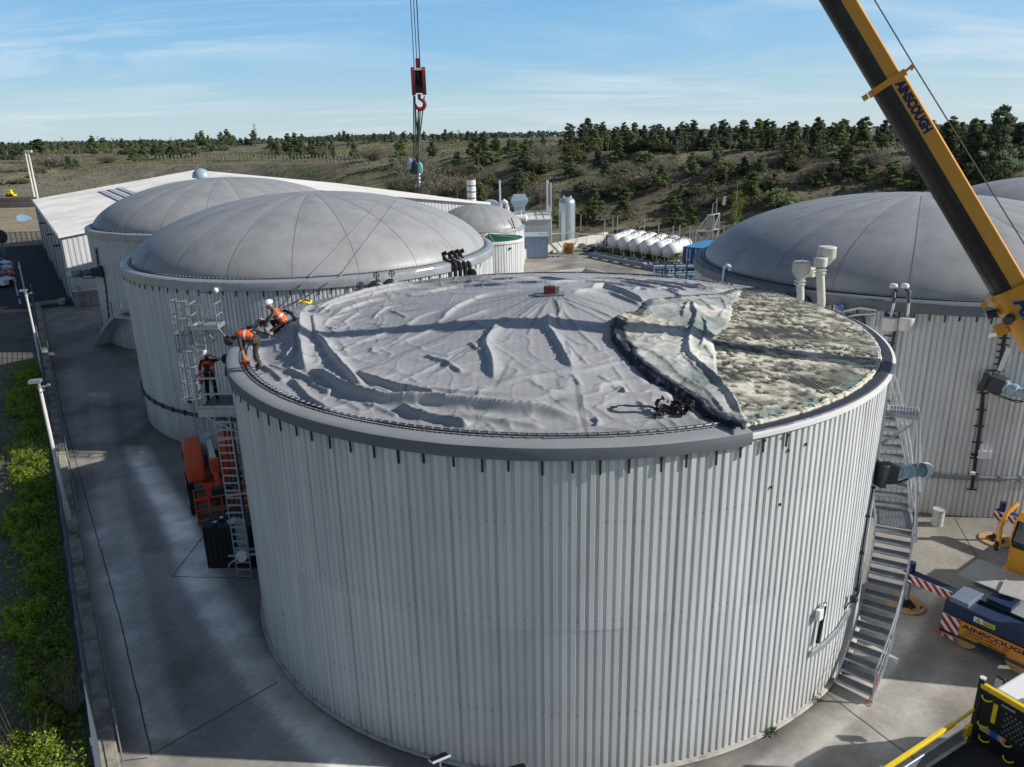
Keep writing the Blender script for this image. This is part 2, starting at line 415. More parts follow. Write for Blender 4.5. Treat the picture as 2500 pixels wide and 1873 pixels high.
# pale dust lines left by wheels and scraped joints
sweep([(380, 1000), (600, 1240), (560, 1160)], .01, 0)
for pts, w, a in [([(300, 1100), (400, 1250), (470, 1400), (560, 1560), (680, 1720), (820, 1873)], .55, .50), ([(230, 1300), (270, 1500), (320, 1700), (380, 1873)], .32, .62), ([(180, 900), (200, 1100), (240, 1330), (262, 1480)], .5, .38),
                  ([(330, 1310), (400, 1400), (500, 1600), (640, 1800)], .5, .3), ([(200, 800), (330, 800), (430, 860)], .8, .2), ([(260, 700), (340, 900), (330, 1100), (480, 1300)], .6, .28),
                  ([(2290, 1430), (2180, 1640), (2080, 1760), (1950, 1873)], .5, .36), ([(2400, 1500), (2300, 1640), (2180, 1800), (2120, 1873)], .4, .3), ([(2500, 1500), (2420, 1600), (2330, 1700)], .5, .25),
                  ([(1500, 640), (1400, 640), (1300, 660)], .8, .2)]: sweep(pts, w, a)
for pts, w, a in [([(400, 1180), (300, 1060), (250, 980)], .8, -.3), ([(1900, 1830), (1960, 1780), (2040, 1700)], .9, -.45), ([(2320, 1500), (2250, 1450), (2300, 1600)], 1.2, -.25),
                  ([(640, 1560), (720, 1690), (900, 1800)], .8, -.22), ([(1360, 640), (1390, 645), (1375, 655)], .9, -.45)]: sweep(pts, w, a)
for k in range(9):
    o_ = k*14-60; sweep([(330+o_*.5, 1090), (430+o_*.6, 1260), (500+o_*.8, 1420), (600+o_, 1580), (730+o_*1.1, 1740), (880+o_*1.2, 1873)], .15, .14)
for k in range(6): sweep([(220+k*9, 960), (236+k*11, 1160), (262+k*13, 1330), (300+k*15, 1560), (360+k*17, 1800)], .13, .14)
for k in range(6): sweep([(2290-k*16, 1440), (2200-k*18, 1600), (2090-k*20, 1740), (1960-k*22, 1873)], .11, .16)
# dark edge next to every tank
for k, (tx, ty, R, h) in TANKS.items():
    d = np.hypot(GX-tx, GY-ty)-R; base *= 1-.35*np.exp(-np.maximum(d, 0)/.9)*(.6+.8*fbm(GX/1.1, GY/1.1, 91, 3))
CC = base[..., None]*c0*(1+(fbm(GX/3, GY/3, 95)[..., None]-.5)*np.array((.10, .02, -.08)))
# asphalt part of the site road beyond the gate line of the building
asph = inpoly(GX, GY, [(0,0),(0,.01),(.01,0)]) if True else inpoly(GX, GY, [fl(43.5, .3), fl(43.5, 10.4), fl(100, 10.4), fl(100, .3)])
CC = np.where(asph[..., None], np.array((.040, .042, .046))*(.75+.6*fbm(GX/2, GY/2, 99)[..., None]), CC)
V = np.stack([GX, GY, np.zeros(GX.shape)], -1).reshape(-1, 3); ny_, nx_ = GX.shape
idx = np.arange(nx_*ny_).reshape(ny_, nx_); q = ins[:-1, :-1] & ins[1:, 1:] & ins[:-1, 1:] & ins[1:, :-1]
Fc = np.stack([idx[:-1, :-1], idx[:-1, 1:], idx[1:, 1:], idx[1:, :-1]], -1)[q]
YARD = M('yard_concrete', (1, 1, 1), .85, 0, .16, 5, bump=.25, bs=40, attr=True, spec=.25)
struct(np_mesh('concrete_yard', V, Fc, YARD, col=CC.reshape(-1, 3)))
# joints between the slabs: thin tar lines 4 mm proud
jm = MB()
def strip(pts, w, z=.004, mb=None):
    mb = mb or jm; P = [np.array(p[:2], float) for p in pts]
    for a, b in zip(P[:-1], P[1:]):
        d = b-a; L = hypot(*d)
        if L < 1e-4: continue
        n = np.array([-d[1], d[0]])/L*w/2; mb.add([(*(a-n), z), (*(b-n), z), (*(b+n), z), (*(a+n), z)], [(0, 1, 2, 3)])
def gj(*pp): return [G(a, b)[:2] for a, b in pp]
def wig(pts, amp=.012):
    o = []
    for a, b in zip(pts[:-1], pts[1:]):
        a = np.array(a); b = np.array(b); n = max(2, int(hypot(*(b-a))/.4))
        for i in range(n): o.append(a+(b-a)*i/n+RNG.uniform(-amp, amp, 2))
    return o+[np.array(pts[-1])]
for pts in [gj((95, 700), (150, 1000), (220, 1250), (290, 1500), (370, 1843)), gj((370, 1843), (680, 1665)), gj((360, 1850), (200, 1873)), gj((420, 1408), (530, 1265)), gj((420, 1408), (640, 1412)), gj((255, 1040), (430, 990), (520, 960)),
            gj((2330, 1265), (2420, 1420), (2470, 1500)), gj((2015, 1690), (2160, 1800), (2260, 1873)), gj((230, 765), (290, 758), (370, 772)), gj((320, 1090), (420, 1060)), gj((980, 1830), (1100, 1873))]:
    strip(wig(pts), .035)
struct(jm.build('slab_joints', M('joint_tar', (.085, .082, .075), .9), smooth=0))
# gravelly lane and verge left of the fence
lane = MB()
LGX, LGY = np.meshgrid(np.arange(-13, 0.01, .2), np.arange(-12, 62, .3))
wx = A0[0]+FD[0]*LGY+FNn[0]*LGX; wy = A0[1]+FD[1]*LGY+FNn[1]*LGX
lc = lerp((.12, .105, .085), (.22, .20, .17), fbm(wx/.8, wy/.8, 15, 4)); lm_ = sstep(-3.6, -5.2, LGX+(fbm(wx/1.5, wy/1.5, 16)-.5)*1.6)
lc = lc*(1-lm_[..., None])+lerp((.16, .155, .145), (.27, .26, .24), fbm(wx/.6, wy/.6, 17, 3))*lm_[..., None]
li = np.arange(LGX.size).reshape(LGX.shape); Lf = np.stack([li[:-1, :-1], li[:-1, 1:], li[1:, 1:], li[1:, :-1]], -1).reshape(-1, 4)
struct(np_mesh('gravel_lane', np.stack([wx, wy, -.02+.06*fbm(wx, wy, 18)], -1).reshape(-1, 3), Lf, M('gravel_ground', (1, 1, 1), .95, 0, .35, 9, bump=.8, bs=14, attr=True, spec=.1), col=lc.reshape(-1, 3)))

mb = MB(); mb.add([(*G(x, y)[:2], .006) for x, y in ((62, 752), (196, 747), (112, 597), (20, 603), (-120, 612), (-420, 690), (-300, 760))], [(0, 1, 2, 3, 4, 5, 6)])
struct(mb.build('asphalt_lane', M('asphalt', (.045, .047, .052), .9, 0, .3, .8, bump=.3, bs=25), smooth=0))
mb = MB(); [strip([G(a, b)[:2], G(c, d)[:2]], .12, .010, mb) for a, b, c, d in ((36, 690, 44, 722), (46, 730, 50, 742))]; struct(mb.build('lane_marking', WHITED, smooth=0))
# ------------------------------------------------------------------ ribbed cladding cylinders
NR = 320
def cladding(R, z0, z1, seed, nr=NR, zlap=None, dark=1.0, depth=.038):
    rng = np.random.RandomState(seed); prof = [(0.0, 1), (.54, 1), (.62, 0), (.92, 0)]
    zl = [z0, zlap, z1] if zlap else [z0, z1]; drip = rng.uniform(0, 1, nr)**2; dl_ = rng.uniform(0, 1, nr); foot = rng.uniform(0, 1, nr)
    Vs = []; Fs = []; Cs = []; n0 = 0
    ang = []
    for i in range(nr):
        for f, o in prof: ang.append((2*pi*(i+f)/nr, o))
    a = np.array([q[0] for q in ang]); o = np.array([q[1] for q in ang]); m = len(a)
    sheet = (np.floor(np.arange(m)/(4*5))).astype(int)
    for k in range(len(zl)-1):
        tint = 1+rng.uniform(-.07, .04, sheet.max()+1)[sheet]
        r = R+o*depth-depth+(.006 if k == 0 else 0)*-1+rng.uniform(-.004, .004, sheet.max()+1)[sheet]
        za, zb = zl[k]-(0.05 if k else 0), zl[k+1]; nz = 14
        zs = np.linspace(za, zb, nz)
        for j, z in enumerate(zs):
            Vs.append(np.stack([r*np.cos(a), r*np.sin(a), np.full(m, z)], 1))
            g = tint*dark*(1-.10*np.exp(-(z-z0)/.35)); g = g*(1-.10*(o < .5)); rib = (np.arange(m)//4); g = g*(1-.16*((rib % 5 == 0) & (o < .5))); g = g*(1-.22*drip[rib]*np.exp(-(z1-z)/(.3+1.6*dl_[rib])))*(1-.16*foot[rib]*np.exp(-(z-z0)/.7))  # trough shade painted into the colour, besides lap lines, drips and foot tone
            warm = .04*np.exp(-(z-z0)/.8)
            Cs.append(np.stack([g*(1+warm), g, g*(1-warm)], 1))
        idx = n0+np.arange(m*nz).reshape(nz, m); nx = np.roll(idx, -1, axis=1)
        Fs.append(np.stack([idx[:-1], nx[:-1], nx[1:], idx[1:]], -1).reshape(-1, 4)); n0 += m*nz
    return np.concatenate(Vs), np.concatenate(Fs), np.concatenate(Cs)
def wall(t, R, h, seed, zlap=None, dark=1.0, nr=NR, name='cladding'):
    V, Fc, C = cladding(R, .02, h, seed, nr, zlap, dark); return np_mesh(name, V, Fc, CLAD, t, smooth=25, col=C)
STRAP = MB(); STRAP.box((0.012, 0, -.17), (.022, .045, .36)); STRAP.box((.03, 0, .005), (.05, .06, .06))
def straps(t, R, h, a0, a1, n, drop=1.0):
    me = None; rng = random.Random(5)
    for i in range(n):
        a = radians(a0+(a1-a0)*i/(n-1)+rng.uniform(-.25, .25))
        if me is None: o = STRAP.build('strap', BLACK, t); me = o.data
        else: o = link('strap', me, t)
        o.location = (R*cos(a), R*sin(a), h); o.rotation_euler = (0, rng.uniform(-.03, .03), a); o.scale = (1, 1, rng.uniform(.75, 1.1)*drop)
SCREW = M('screw_head', (.1, .1, .1), .5, .5, 0)
def screws(t, R, zs, a0, a1, nr=NR, name='screws'):
    for z in zs:
        mb = MB()
        for i in range(nr):
            a = 2*pi*(i+.78)/nr; d = math.degrees(a); d = d-360 if d > 180 else d
            if a0 <= d <= a1: mb.box((cos(a)*(R-.028), sin(a)*(R-.028), z+random.uniform(-.01, .01)), (.014, .015, .015), a)
        mb.build(name, SCREW, t, smooth=0)['kind'] = 'stuff'
DP = .64
def domeprof(r, R, rise): q = min(1.0, r/R); return rise*max(0, 1-q**2.05)**DP
def dome(t, R, z0, rise, ngore=20, seed=0, seams=True, a_off=0.0, segs=8):
    """inflated membrane: spherical cap made of gores that bulge a little between seams"""
    rc = (R*R+rise*rise)/(2*rise); n = ngore*segs; mrows = 26; V = []; 
    for i in range(mrows+1):
        f = 1-(i/mrows)**1.8; rad = R*f
        for j in range(n):
            a = 2*pi*j/n+a_off; ph = (j % segs)/segs; b = sin(pi*ph)**.8*.030*min(1, rad/4)*(.25+.75*(1-f**6))
            r = rad; z = domeprof(rad, R, rise)
            k = (1-f**10); nx = rad/rc; V.append((cos(a)*(r+b*nx), sin(a)*(r+b*nx), z0+z+b))
    idx = np.arange((mrows+1)*n).reshape(mrows+1, n); nx = np.roll(idx, -1, 1)
    Fc = np.stack([idx[:-1], nx[:-1], nx[1:], idx[1:]], -1).reshape(-1, 4)
    o = np_mesh('dome', V, Fc, [DOME, DOMES], t, smooth=60)
    if seams:
        mb = MB(); Va = np.array(V).reshape(mrows+1, n, 3)
        for g in range(ngore):
            P = Va[:, g*segs]; a = 2*pi*g/ngore+a_off; tn = np.array((-sin(a), cos(a), 0))
            w = .015
            for i in range(mrows-1):
                p, q = P[i]+(0, 0, .012), P[i+1]+(0, 0, .012); ww = w
                mb.add([p-tn*ww, q-tn*ww, q+tn*ww, p+tn*ww], [(3, 2, 1, 0)])
        mb.build('seam', DOMES, t, smooth=0)
    return o
def band(t, R, z0, z1, mt, a0=0, a1=360, bulge=.10, name='rim_flashing', seed=0, inner=.42, lumps=.02, top=None):
    """membrane / sheet band wrapped round the rim; profile runs outside-bottom, outside, over the top, in"""
    rng = np.random.RandomState(seed+3)
    n = int(360*(a1-a0)/360); prof = [(.03, 0), (bulge, .01), (bulge+.005, .14), (bulge, .30), (bulge-.012, .40), (bulge-.045, .43), (-.08, .465), (-.22, .48), (-inner, .49)]
    hgt = z1-z0; V = []; A = np.radians(np.linspace(a0, a1, n+1))
    for i, (dr, dz) in enumerate(prof):
        ph = fbm(A*R*.9, np.full(A.shape, i*.35+seed), 7+seed, 3)-.5; lp = lumps*2*ph*(1 if 0 < i < 7 else .2)
        sag = (fbm(A*R*.35, np.zeros(A.shape)+seed, 19, 2)-.5)*.05*(1 if i == 0 else .5 if i == 1 else 0)
        r = R+dr+lp; V.append(np.stack([r*np.cos(A), r*np.sin(A), np.full(A.shape, z0+dz/.5*hgt)+sag], 1))
    k = len(prof); full = abs(a1-a0-360) < 1e-6
    V = np.concatenate(V); idx = np.arange(k*(n+1)).reshape(k, n+1)
    Fc = np.stack([idx[:-1, :-1], idx[:-1, 1:], idx[1:, 1:], idx[1:, :-1]], -1).reshape(-1, 4)
    mi = np.repeat((np.arange(k-1) >= 4).astype(int), n) if top is not None else None
    return np_mesh(name, V, Fc, [mt, top] if top is not None else mt, t, smooth=40, mi=mi)
def clips(t, R, z, a0, a1, step=.21, name='clamp_rail'):
    mb = MB(); n = int(radians(a1-a0)*R/step)
    pts = [(R*cos(radians(a0+(a1-a0)*i/160)), R*sin(radians(a0+(a1-a0)*i/160)), z) for i in range(161)]
    mb.tube(pts, .022, 5)
    mb.mat(1)
    for i in range(n):
        a = radians(a0+(a1-a0)*i/n); mb.box((R*cos(a), R*sin(a), z+.022), (.10, .016, .02), a)
    mb.mat(2); p2 = [(p[0]*(R+.06)/R, p[1]*(R+.06)/R, z-.005) for p in pts]; mb.tube(p2, .014, 4); p2 = [(p[0]*(R-.07)/R, p[1]*(R-.07)/R, z-.005) for p in pts]; mb.tube(p2, .016, 4)
    return mb.build(name, [GALVD, GALV, BLACK], t)
def tankroot(k, label, group='ribbed digester tanks'):
    x, y, R, h = TANKS[k]; return thing('digester_tank', label, 'tank', (x, y, 0), group=group), R, h
# tank 1: open roof
T1, R, h = tankroot(1, 'large ribbed pale grey tank in the foreground, its roof membrane torn open')
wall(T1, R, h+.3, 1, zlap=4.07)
screws(T1, R, (1.72, 4.25, 6.66), -178, -2)
aM0, aM1 = -62, -62
# flashing zone covered by membrane runs clockwise from the torn tip round the front, left and back
tip = G(1821, 1060, 8.3); a_tip = math.degrees(atan2(tip[1]-TANKS[1][1], tip[0]-TANKS[1][0]))
top = G(1806, 712, 8.4); a_top = math.degrees(atan2(top[1]-TANKS[1][1], top[0]-TANKS[1][0]))
band(T1, R, h+.12, h+.47, FLASHM, a_top-360, a_tip, .10, 'membrane_skirt', 1, lumps=.022, top=M('skirt_top', (.29, .30, .31), .6, 0, .1, .8, bump=.25, bs=3))  # sun and shade painted in: lighter top ledge, darker outer face
clips(T1, R-.42, h+.50, a_top-360+4, a_tip-2.5)
# bare trim on the torn-open side: bright aluminium angle, dark capping, cream foam bead
for nm, prof, mt in (('trim_angle', [(.03, .31), (.075, .31), (.08, .40), (.0, .42), (.0, .41)], WHITE), ('rim_capping', [(-.005, .41), (-.03, .45), (-.16, .47), (-.27, .45), (-.275, .38)], M('capping_dark', (.035, .04, .06), .5, 0, .2, 3, dirt=(.3, .3, .28), dirts=(5, .64, .75))), ):
    mb = MB(); mb.lathe([(R+a, h+b-.08) for a, b in prof], (0, 0, 0), 110, radians(a_tip), radians(a_top)); mb.build(nm, mt, T1)
V, n = [], 900
FOAMC = M('dried_foam', (1, 1, 1), .9, 0, .12, 6, bump=.8, bs=18, attr=True, spec=.2)
mb = MB(); rng = random.Random(4); pts = []; rr = []
for i in range(240):
    a = radians(a_tip+(a_top-a_tip)*i/239); pts.append(((R-.37+rng.uniform(-.015, .015))*cos(a), (R-.37+rng.uniform(-.015, .015))*sin(a), h+.37)); rr.append(.075+rng.uniform(-.02, .02))
mb.tube(pts, rr, 7); mb.build('foam_bead', M('foam_cream', (.62, .60, .50), .9, 0, .15, 5, bump=.7, bs=15, dirt=(.25, .32, .28), dirts=(3, .6, .75)), T1)
straps(T1, R+.03, h+.14, -176, -63, 33)
for px, py in ((1883, 1190), (1925, 1100), (1968, 1085), (1905, 1232)):  # small vents punched in the ribs
    p = onwall(px, py, 1, .02); q = MB().box((0, 0, 0), (.03, .035, .06)).build('vent_hole', BLACK, T1, smooth=0)
    q.location = (p[0]-TANKS[1][0], p[1]-TANKS[1][1], p[2]); q.rotation_euler = (0, 0, atan2(p[1]-TANKS[1][1], p[0]-TANKS[1][0]))
# concrete plinth ring
mb = MB(); mb.lathe([(R+.10, .03), (R+.06, .07), (R-.05, .075)], (0, 0, 0), 160); mb.build('base_kerb', CONC, T1)
# domed tanks
DM = {2: ('large domed grey tank behind the bending worker, pipes crossing its rim', 3.08, 20, 1.0), 3: ('domed grey tank next to the white shed, farthest of the row', 3.08, 20, .93), 4: ('domed grey tank behind the crane boom on the right', 3.02, 22, .92)}
TK = {1: T1}
for k, (lab, rise, ng, dk) in DM.items():
    t, R, h = tankroot(k, lab); TK[k] = t
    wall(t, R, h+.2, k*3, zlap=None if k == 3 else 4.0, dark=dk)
    band(t, R, h-.02, h+.45, FLASH if k != 4 else FLASHM, 0, 360, .09, 'rim_flashing', k, lumps=.012)
    clips(t, R-.36, h+.47, -200, 20) if k != 3 else clips(t, R-.36, h+.47, -200, -20, .5)
    DP = .60 if k == 4 else .64; dome(t, R-.45, h+.42, rise, ng, k, a_off=.06*k); DP = .64
    if k != 3: straps(t, R+.02, h, {2: -172, 4: -160}[k], {2: -20, 4: -40}[k], 44, .8)
    screws(t, R, (1.7, 4.2, 6.6), -170, -10) if k != 3 else None
t5 = thing('digester_tank', 'domed tank mostly outside the frame, behind the right-hand dome', 'tank', (44.0, 62.5, 0), group='ribbed digester tanks'); wall(t5, 9.99, 7.3, 51, dark=.92); band(t5, 9.99, 7.1, 7.55, FLASH, 0, 360, .09, 'rim_flashing', 5, lumps=.012); dome(t5, 9.5, 7.5, 2.7, 20, 5)
# black service pipe belt around tanks 2 and 4
for k, z, a0, a1 in ((2, 1.78, -178, -100), (4, 1.72, -125, -60)):
    R = TANKS[k][2]; mb = MB(); pts = [((R+.06)*cos(radians(a)), (R+.06)*sin(radians(a)), z) for a in np.linspace(a0, a1, 60)]
    mb.tube(pts, .035, 6); pts2 = [(p[0], p[1], p[2]-.11) for p in pts]; mb.tube(pts2, .028, 6)
    for p in pts[::4]: mb.box((p[0], p[1], z-.05), (.07, .07, .26), atan2(p[1], p[0]))
    mb.build('service_pipe', GALVD if k == 4 else DARK, TK[k])
# ------------------------------------------------------------------ deflated roof membrane (height field built from surveyed folds)
CX, CY, R, h = TANKS[1]; ZR = h+.50; RM = R-.30; APEX = 1.18
def roofbase(x, y):
    r = np.hypot(x-CX, y-CY)/RM; return ZR+APEX*np.clip(1-r, 0, 1)**1.15-.10*np.exp(-((r-.93)/.05)**2)
def onroof(px, py):
    z = ZR+.4
    for _ in range(12): p = G(px, py, z); z = .5*z+.5*float(roofbase(p[0], p[1]))
    return p
def cropA(pts): return [onroof(600+x/3.3815, 640+y/3.3815)[:2] for x, y in pts]
def cropB(pts): return [onroof(1250+x/3.3815, 640+y/3.3815)[:2] for x, y in pts]
st = .035
gx = np.arange(CX-R, CX+R, st); gy = np.arange(CY-R, CY+R, st); X, Y = np.meshgrid(gx, gy)
# gentle domain warp makes the fold lines wander
WX = X+(fbm(X/1.6, Y/1.6, 101, 2)-.5)*.16; WY = Y+(fbm(X/1.6, Y/1.6, 111, 2)-.5)*.16
Z = np.zeros(X.shape); FS = .44; FW = .50
def fold(pts, hh, ws, wg, flip=1, ends=.14, flat=0.0):
    """ridge along pts: ws = width of the steep face, wg = width of the gentle face; flip=1 puts the steep face on the left of the line"""
    global Z
    pts = [tuple(p) for p in smoothline(pts, 5)]
    xs = [p[0] for p in pts]; ys = [p[1] for p in pts]; mg = 1.8
    i0, i1 = np.searchsorted(gx, (min(xs)-mg, max(xs)+mg)); j0, j1 = np.searchsorted(gy, (min(ys)-mg, max(ys)+mg))
    if i1 <= i0 or j1 <= j0: return
    x = WX[j0:j1, i0:i1]; y = WY[j0:j1, i0:i1]
    d, s, t = polydist(x, y, pts); s = s*flip
    w = np.where(s > 0, ws, wg); e = np.minimum(1, np.minimum(t, 1-t)/ends+.0); e = e*e*(3-2*e)
    dd = np.maximum(d-flat, 0)/w
    dd = dd/FW; prof = np.where(s > 0, np.exp(-dd**1.25), .88*np.exp(-dd**1.15)+.12*np.exp(-dd*.55))
    hv = FS*hh*e*prof; z = Z[j0:j1, i0:i1]
    Z[j0:j1, i0:i1] = np.maximum(z, hv)
A = [  # crop A folds: (points, height, steep, gentle, flip)
 ([(560, 590), (640, 690), (740, 810), (860, 930), (960, 1020), (1010, 1062)], .52, .10, .30, -1),
 ([(880, 930), (1060, 990), (1250, 1050), (1420, 1090), (1560, 1150), (1640, 1190)], .50, .12, .30, -1),
 ([(520, 870), (600, 930), (740, 1010), (870, 1060), (1000, 1110), (1130, 1150), (1320, 1165), (1500, 1172), (1700, 1195), (1950, 1215), (2200, 1240), (2500, 1262), (2730, 1300), (2880, 1310)], .62, .12, .34, -1),
 ([(330, 900), (450, 950), (560, 990), (660, 1015)], .25, .09, .25, -1), ([(350, 960), (420, 1020), (520, 1120), (640, 1190), (740, 1240), (900, 1300), (1200, 1370)], .30, .11, .35, -1),
 ([(1240, 1200), (1350, 1260), (1500, 1310), (1700, 1350), (1880, 1392)], .50, .12, .3, -1), ([(960, 1160), (1100, 1210), (1260, 1290)], .14, .1, .2, -1), ([(760, 1130), (900, 1190), (960, 1240)], .12, .12, .25, -1),
 ([(500, 430), (465, 560), (440, 680), (460, 800), (500, 900), (520, 940)], .62, .14, .42, -1), ([(390, 570), (400, 680), (360, 760), (290, 830)], .34, .12, .3, -1), ([(560, 460), (575, 560), (565, 640)], .25, .1, .3, -1),
 ([(110, 870), (190, 910), (260, 950), (320, 1010)], .22, .1, .3, -1), ([(180, 860), (300, 905), (440, 885)], .16, .1, .25, -1), ([(60, 960), (150, 1020), (260, 1060)], .12, .1, .25, -1), ([(110, 720), (100, 800), (130, 870)], .2, .1, .25, -1),
 ([(520, 1010), (640, 1060), (720, 1100)], .22, .1, .25, -1), ([(240, 1050), (330, 1120), (440, 1170)], .16, .1, .3, -1),
 ([(740, 785), (900, 695), (1020, 645), (1160, 590), (1340, 515), (1420, 465), (1640, 392)], .17, .16, .20, -1), ([(1180, 712), (1340, 650), (1560, 562), (1700, 512), (1900, 440), (2030, 382)], .17, .16, .2, -1),
 ([(1620, 492), (1700, 410), (1850, 335), (2000, 285), (2300, 235)], .28, .12, .35, -1), ([(1440, 590), (1560, 530), (1700, 420)], .12, .1, .2, -1), ([(1040, 480), (1140, 400), (1230, 370), (1500, 330)], .18, .1, .2, -1),
 ([(800, 520), (860, 470), (950, 420)], .14, .1, .2, -1), ([(1180, 405), (1260, 430), (1340, 465)], .12, .1, .15, -1), ([(540, 425), (640, 370), (800, 310), (1000, 252), (1300, 195), (1600, 162), (2200, 135)], .36, .12, .35, -1),
 ([(560, 450), (760, 345), (950, 295), (1250, 232), (1600, 190), (2198, 165)], .32, .12, .3, -1), ([(700, 465), (870, 385), (1100, 325), (1500, 262), (1800, 212), (2300, 195)], .30, .12, .3, -1), ([(640, 560), (760, 460), (900, 420)], .12, .1, .2, -1),
 ([(380, 500), (480, 400), (560, 350)], .18, .12, .3, -1),
 ([(2190, 440), (2110, 500), (2040, 600), (1985, 690), (2000, 780), (2025, 870), (2050, 1000)], .36, .11, .30, -1), ([(1480, 770), (1560, 822), (1650, 860), (1790, 935)], .20, .08, .18, -1), ([(1850, 670), (1930, 740), (1990, 705)], .15, .08, .15, -1), ([(1060, 700), (1050, 750), (1130, 760)], .12, .08, .15, -1),
 ([(1300, 1050), (1500, 1062), (1800, 1100), (2250, 1105), (2700, 1075)], .24, .1, .25, -1), ([(1620, 1125), (1900, 1160), (2200, 1175), (2550, 1190)], .28, .11, .25, -1), ([(1600, 1315), (1900, 1312), (2200, 1350), (2500, 1380)], .26, .1, .25, -1), ([(1440, 1290), (1500, 1320)], .1, .1, .1, -1),
 ([(650, 550), (760, 560), (860, 520)], .13, .09, .2, -1), ([(900, 520), (1000, 510), (1150, 520)], .08, .08, .15, -1), ([(1860, 490), (1950, 530), (2060, 560)], .12, .1, .2, -1), ([(1240, 1000), (1400, 940), (1560, 860), (1660, 830)], .10, .1, .2, -1), ([(1340, 960), (1430, 1000)], .1, .08, .15, -1),
 ([(1000, 1060), (1100, 1050), (1220, 1090)], .16, .1, .2, -1), ([(1200, 700), (1300, 600), (1500, 540)], .05, .1, .2, -1), ([(830, 880), (1100, 790), (1400, 740), (1700, 640)], .05, .12, .25, -1)]
B = [([(320, 420), (290, 500), (310, 580), (350, 620), (400, 720), (440, 810), (490, 900)], .34, .11, .30, -1), ([(370, 300), (395, 400), (380, 480), (420, 560)], .14, .1, .2, -1),
 ([(650, 225), (760, 214), (860, 238), (960, 278), (1060, 330), (1110, 360)], .42, .12, .35, -1), ([(480, 262), (640, 250), (800, 268), (900, 305), (1010, 350), (1080, 385)], .28, .11, .3, -1),
 ([(-300, 150), (0, 148), (280, 138), (500, 168), (900, 172), (1200, 222), (1440, 252)], .28, .11, .3, -1), ([(-200, 190), (100, 178), (300, 180), (600, 170), (900, 195), (1200, 240)], .24, .11, .3, -1), ([(600, 138), (900, 150), (1200, 188), (1500, 248)], .26, .11, .3, -1),
 ([(1050, 150), (1300, 180), (1600, 235), (1830, 245)], .25, .11, .3, -1), ([(1200, 230), (1300, 225), (1400, 260)], .2, .1, .2, -1), ([(1000, 235), (1060, 225), (1130, 245)], .2, .1, .2, -1), ([(1380, 180), (1600, 215), (1820, 235)], .2, .1, .25, -1),
 ([(-100, 1010), (100, 970), (330, 925), (560, 902), (830, 852), (950, 832)], .12, .12, .25, -1), ([(330, 1080), (700, 1040), (900, 1000), (1150, 992)], .24, .1, .25, -1), ([(330, 1162), (700, 1150), (1000, 1122), (1370, 1110)], .32, .1, .25, -1),
 ([(450, 1392), (700, 1380), (900, 1392), (1100, 1405), (1280, 1370)], .15, .1, .2, -1), ([(850, 1060), (900, 1050), (940, 1100)], .18, .08, .15, -1), ([(480, 930), (520, 980), (560, 1030)], .14, .08, .15, -1), ([(560, 1130), (620, 1120), (640, 1150)], .14, .08, .12, -1),
 ([(1030, 1150), (1080, 1170), (1110, 1230), (1180, 1260)], .14, .08, .15, -1), ([(680, 1300), (720, 1340), (690, 1370)], .2, .08, .15, -1), ([(310, 1190), (360, 1215), (380, 1240)], .16, .07, .12, -1), ([(100, 1180), (130, 1200), (110, 1240)], .2, .07, .12, -1),
 ([(320, 290), (150, 430), (0, 550), (-150, 680)], .07, .09, .12, -1), ([(260, 320), (100, 430), (-60, 540)], .06, .09, .12, -1), ([(420, 290), (620, 380), (870, 480)], .10, .09, .15, -1), ([(400, 310), (600, 410), (830, 530)], .08, .09, .15, -1),
 ([(380, 320), (460, 460), (560, 570), (660, 680), (760, 780)], .09, .09, .15, -1), ([(300, 330), (200, 480), (120, 640)], .06, .09, .12, -1), ([(430, 600), (560, 680), (700, 700)], .08, .1, .18, -1), ([(440, 640), (560, 800), (640, 860)], .10, .1, .2, -1), ([(560, 790), (700, 830), (860, 790)], .07, .1, .2, -1),
 ([(760, 790), (830, 850), (900, 960), (1000, 1090), (1080, 1180)], .07, .07, .12, -1), ([(1200, 1290), (1260, 1350), (1330, 1400)], .08, .08, .12, -1), ([(700, 930), (780, 980), (830, 990)], .1, .08, .15, -1), ([(1280, 230), (1420, 300), (1500, 290)], .2, .1, .2, -1)]
for f in A: fold(cropA(f[0]), *f[1:])
for f in B: fold(cropB(f[0]), *f[1:])
# the bulge the ropes hold up next to the kneeling worker
hp = onroof(745, 800); dh = np.hypot(X-hp[0], Y-hp[1]); Z += .26*np.exp(-(dh/.8)**2)
rr_ = np.hypot(X-CX, Y-CY)/RM; ang_ = np.arctan2(Y-CY, X-CX)
amp = sstep(.25, .75, rr_)*(1-sstep(.955, 1.0, rr_))+.25
def crease(u, v, seed, p, o=2): return (1-np.abs(2*fbm(u, v, seed, o)-1))**p
cd_, sd_ = cos(radians(24)), sin(radians(24)); U_ = WX*cd_+WY*sd_; V_ = -WX*sd_+WY*cd_
Z += amp*.030*crease(ang_*7+rr_*1.5, rr_*13, 121, 9)*sstep(.35, .7, rr_)
Z += .024*crease(U_*.28, V_*1.1, 131, 40)*(.4+amp); Z += .012*crease(U_*.7+V_*.5, V_*2.1, 141, 40)*(.4+amp); Z += .022*crease(U_*1.1, V_*.4, 145, 44); Z += .003*crease(U_*2.1, V_*2.3, 147, 30)
Z += (fbm(X*.35, Y*.35, 151, 2)-.5)*.04
# cargo-net print showing through where the sheet lies flat
near = np.exp(-(Z/.10)**2)
Z += near*.0025*(np.sin((X*.8+Y)*2*pi/.34)*np.sin((X*.8-Y)*2*pi/.34))
edge = 1-sstep(.965, 1.0, rr_); Z = Z*edge
Zb = roofbase(X, Y)
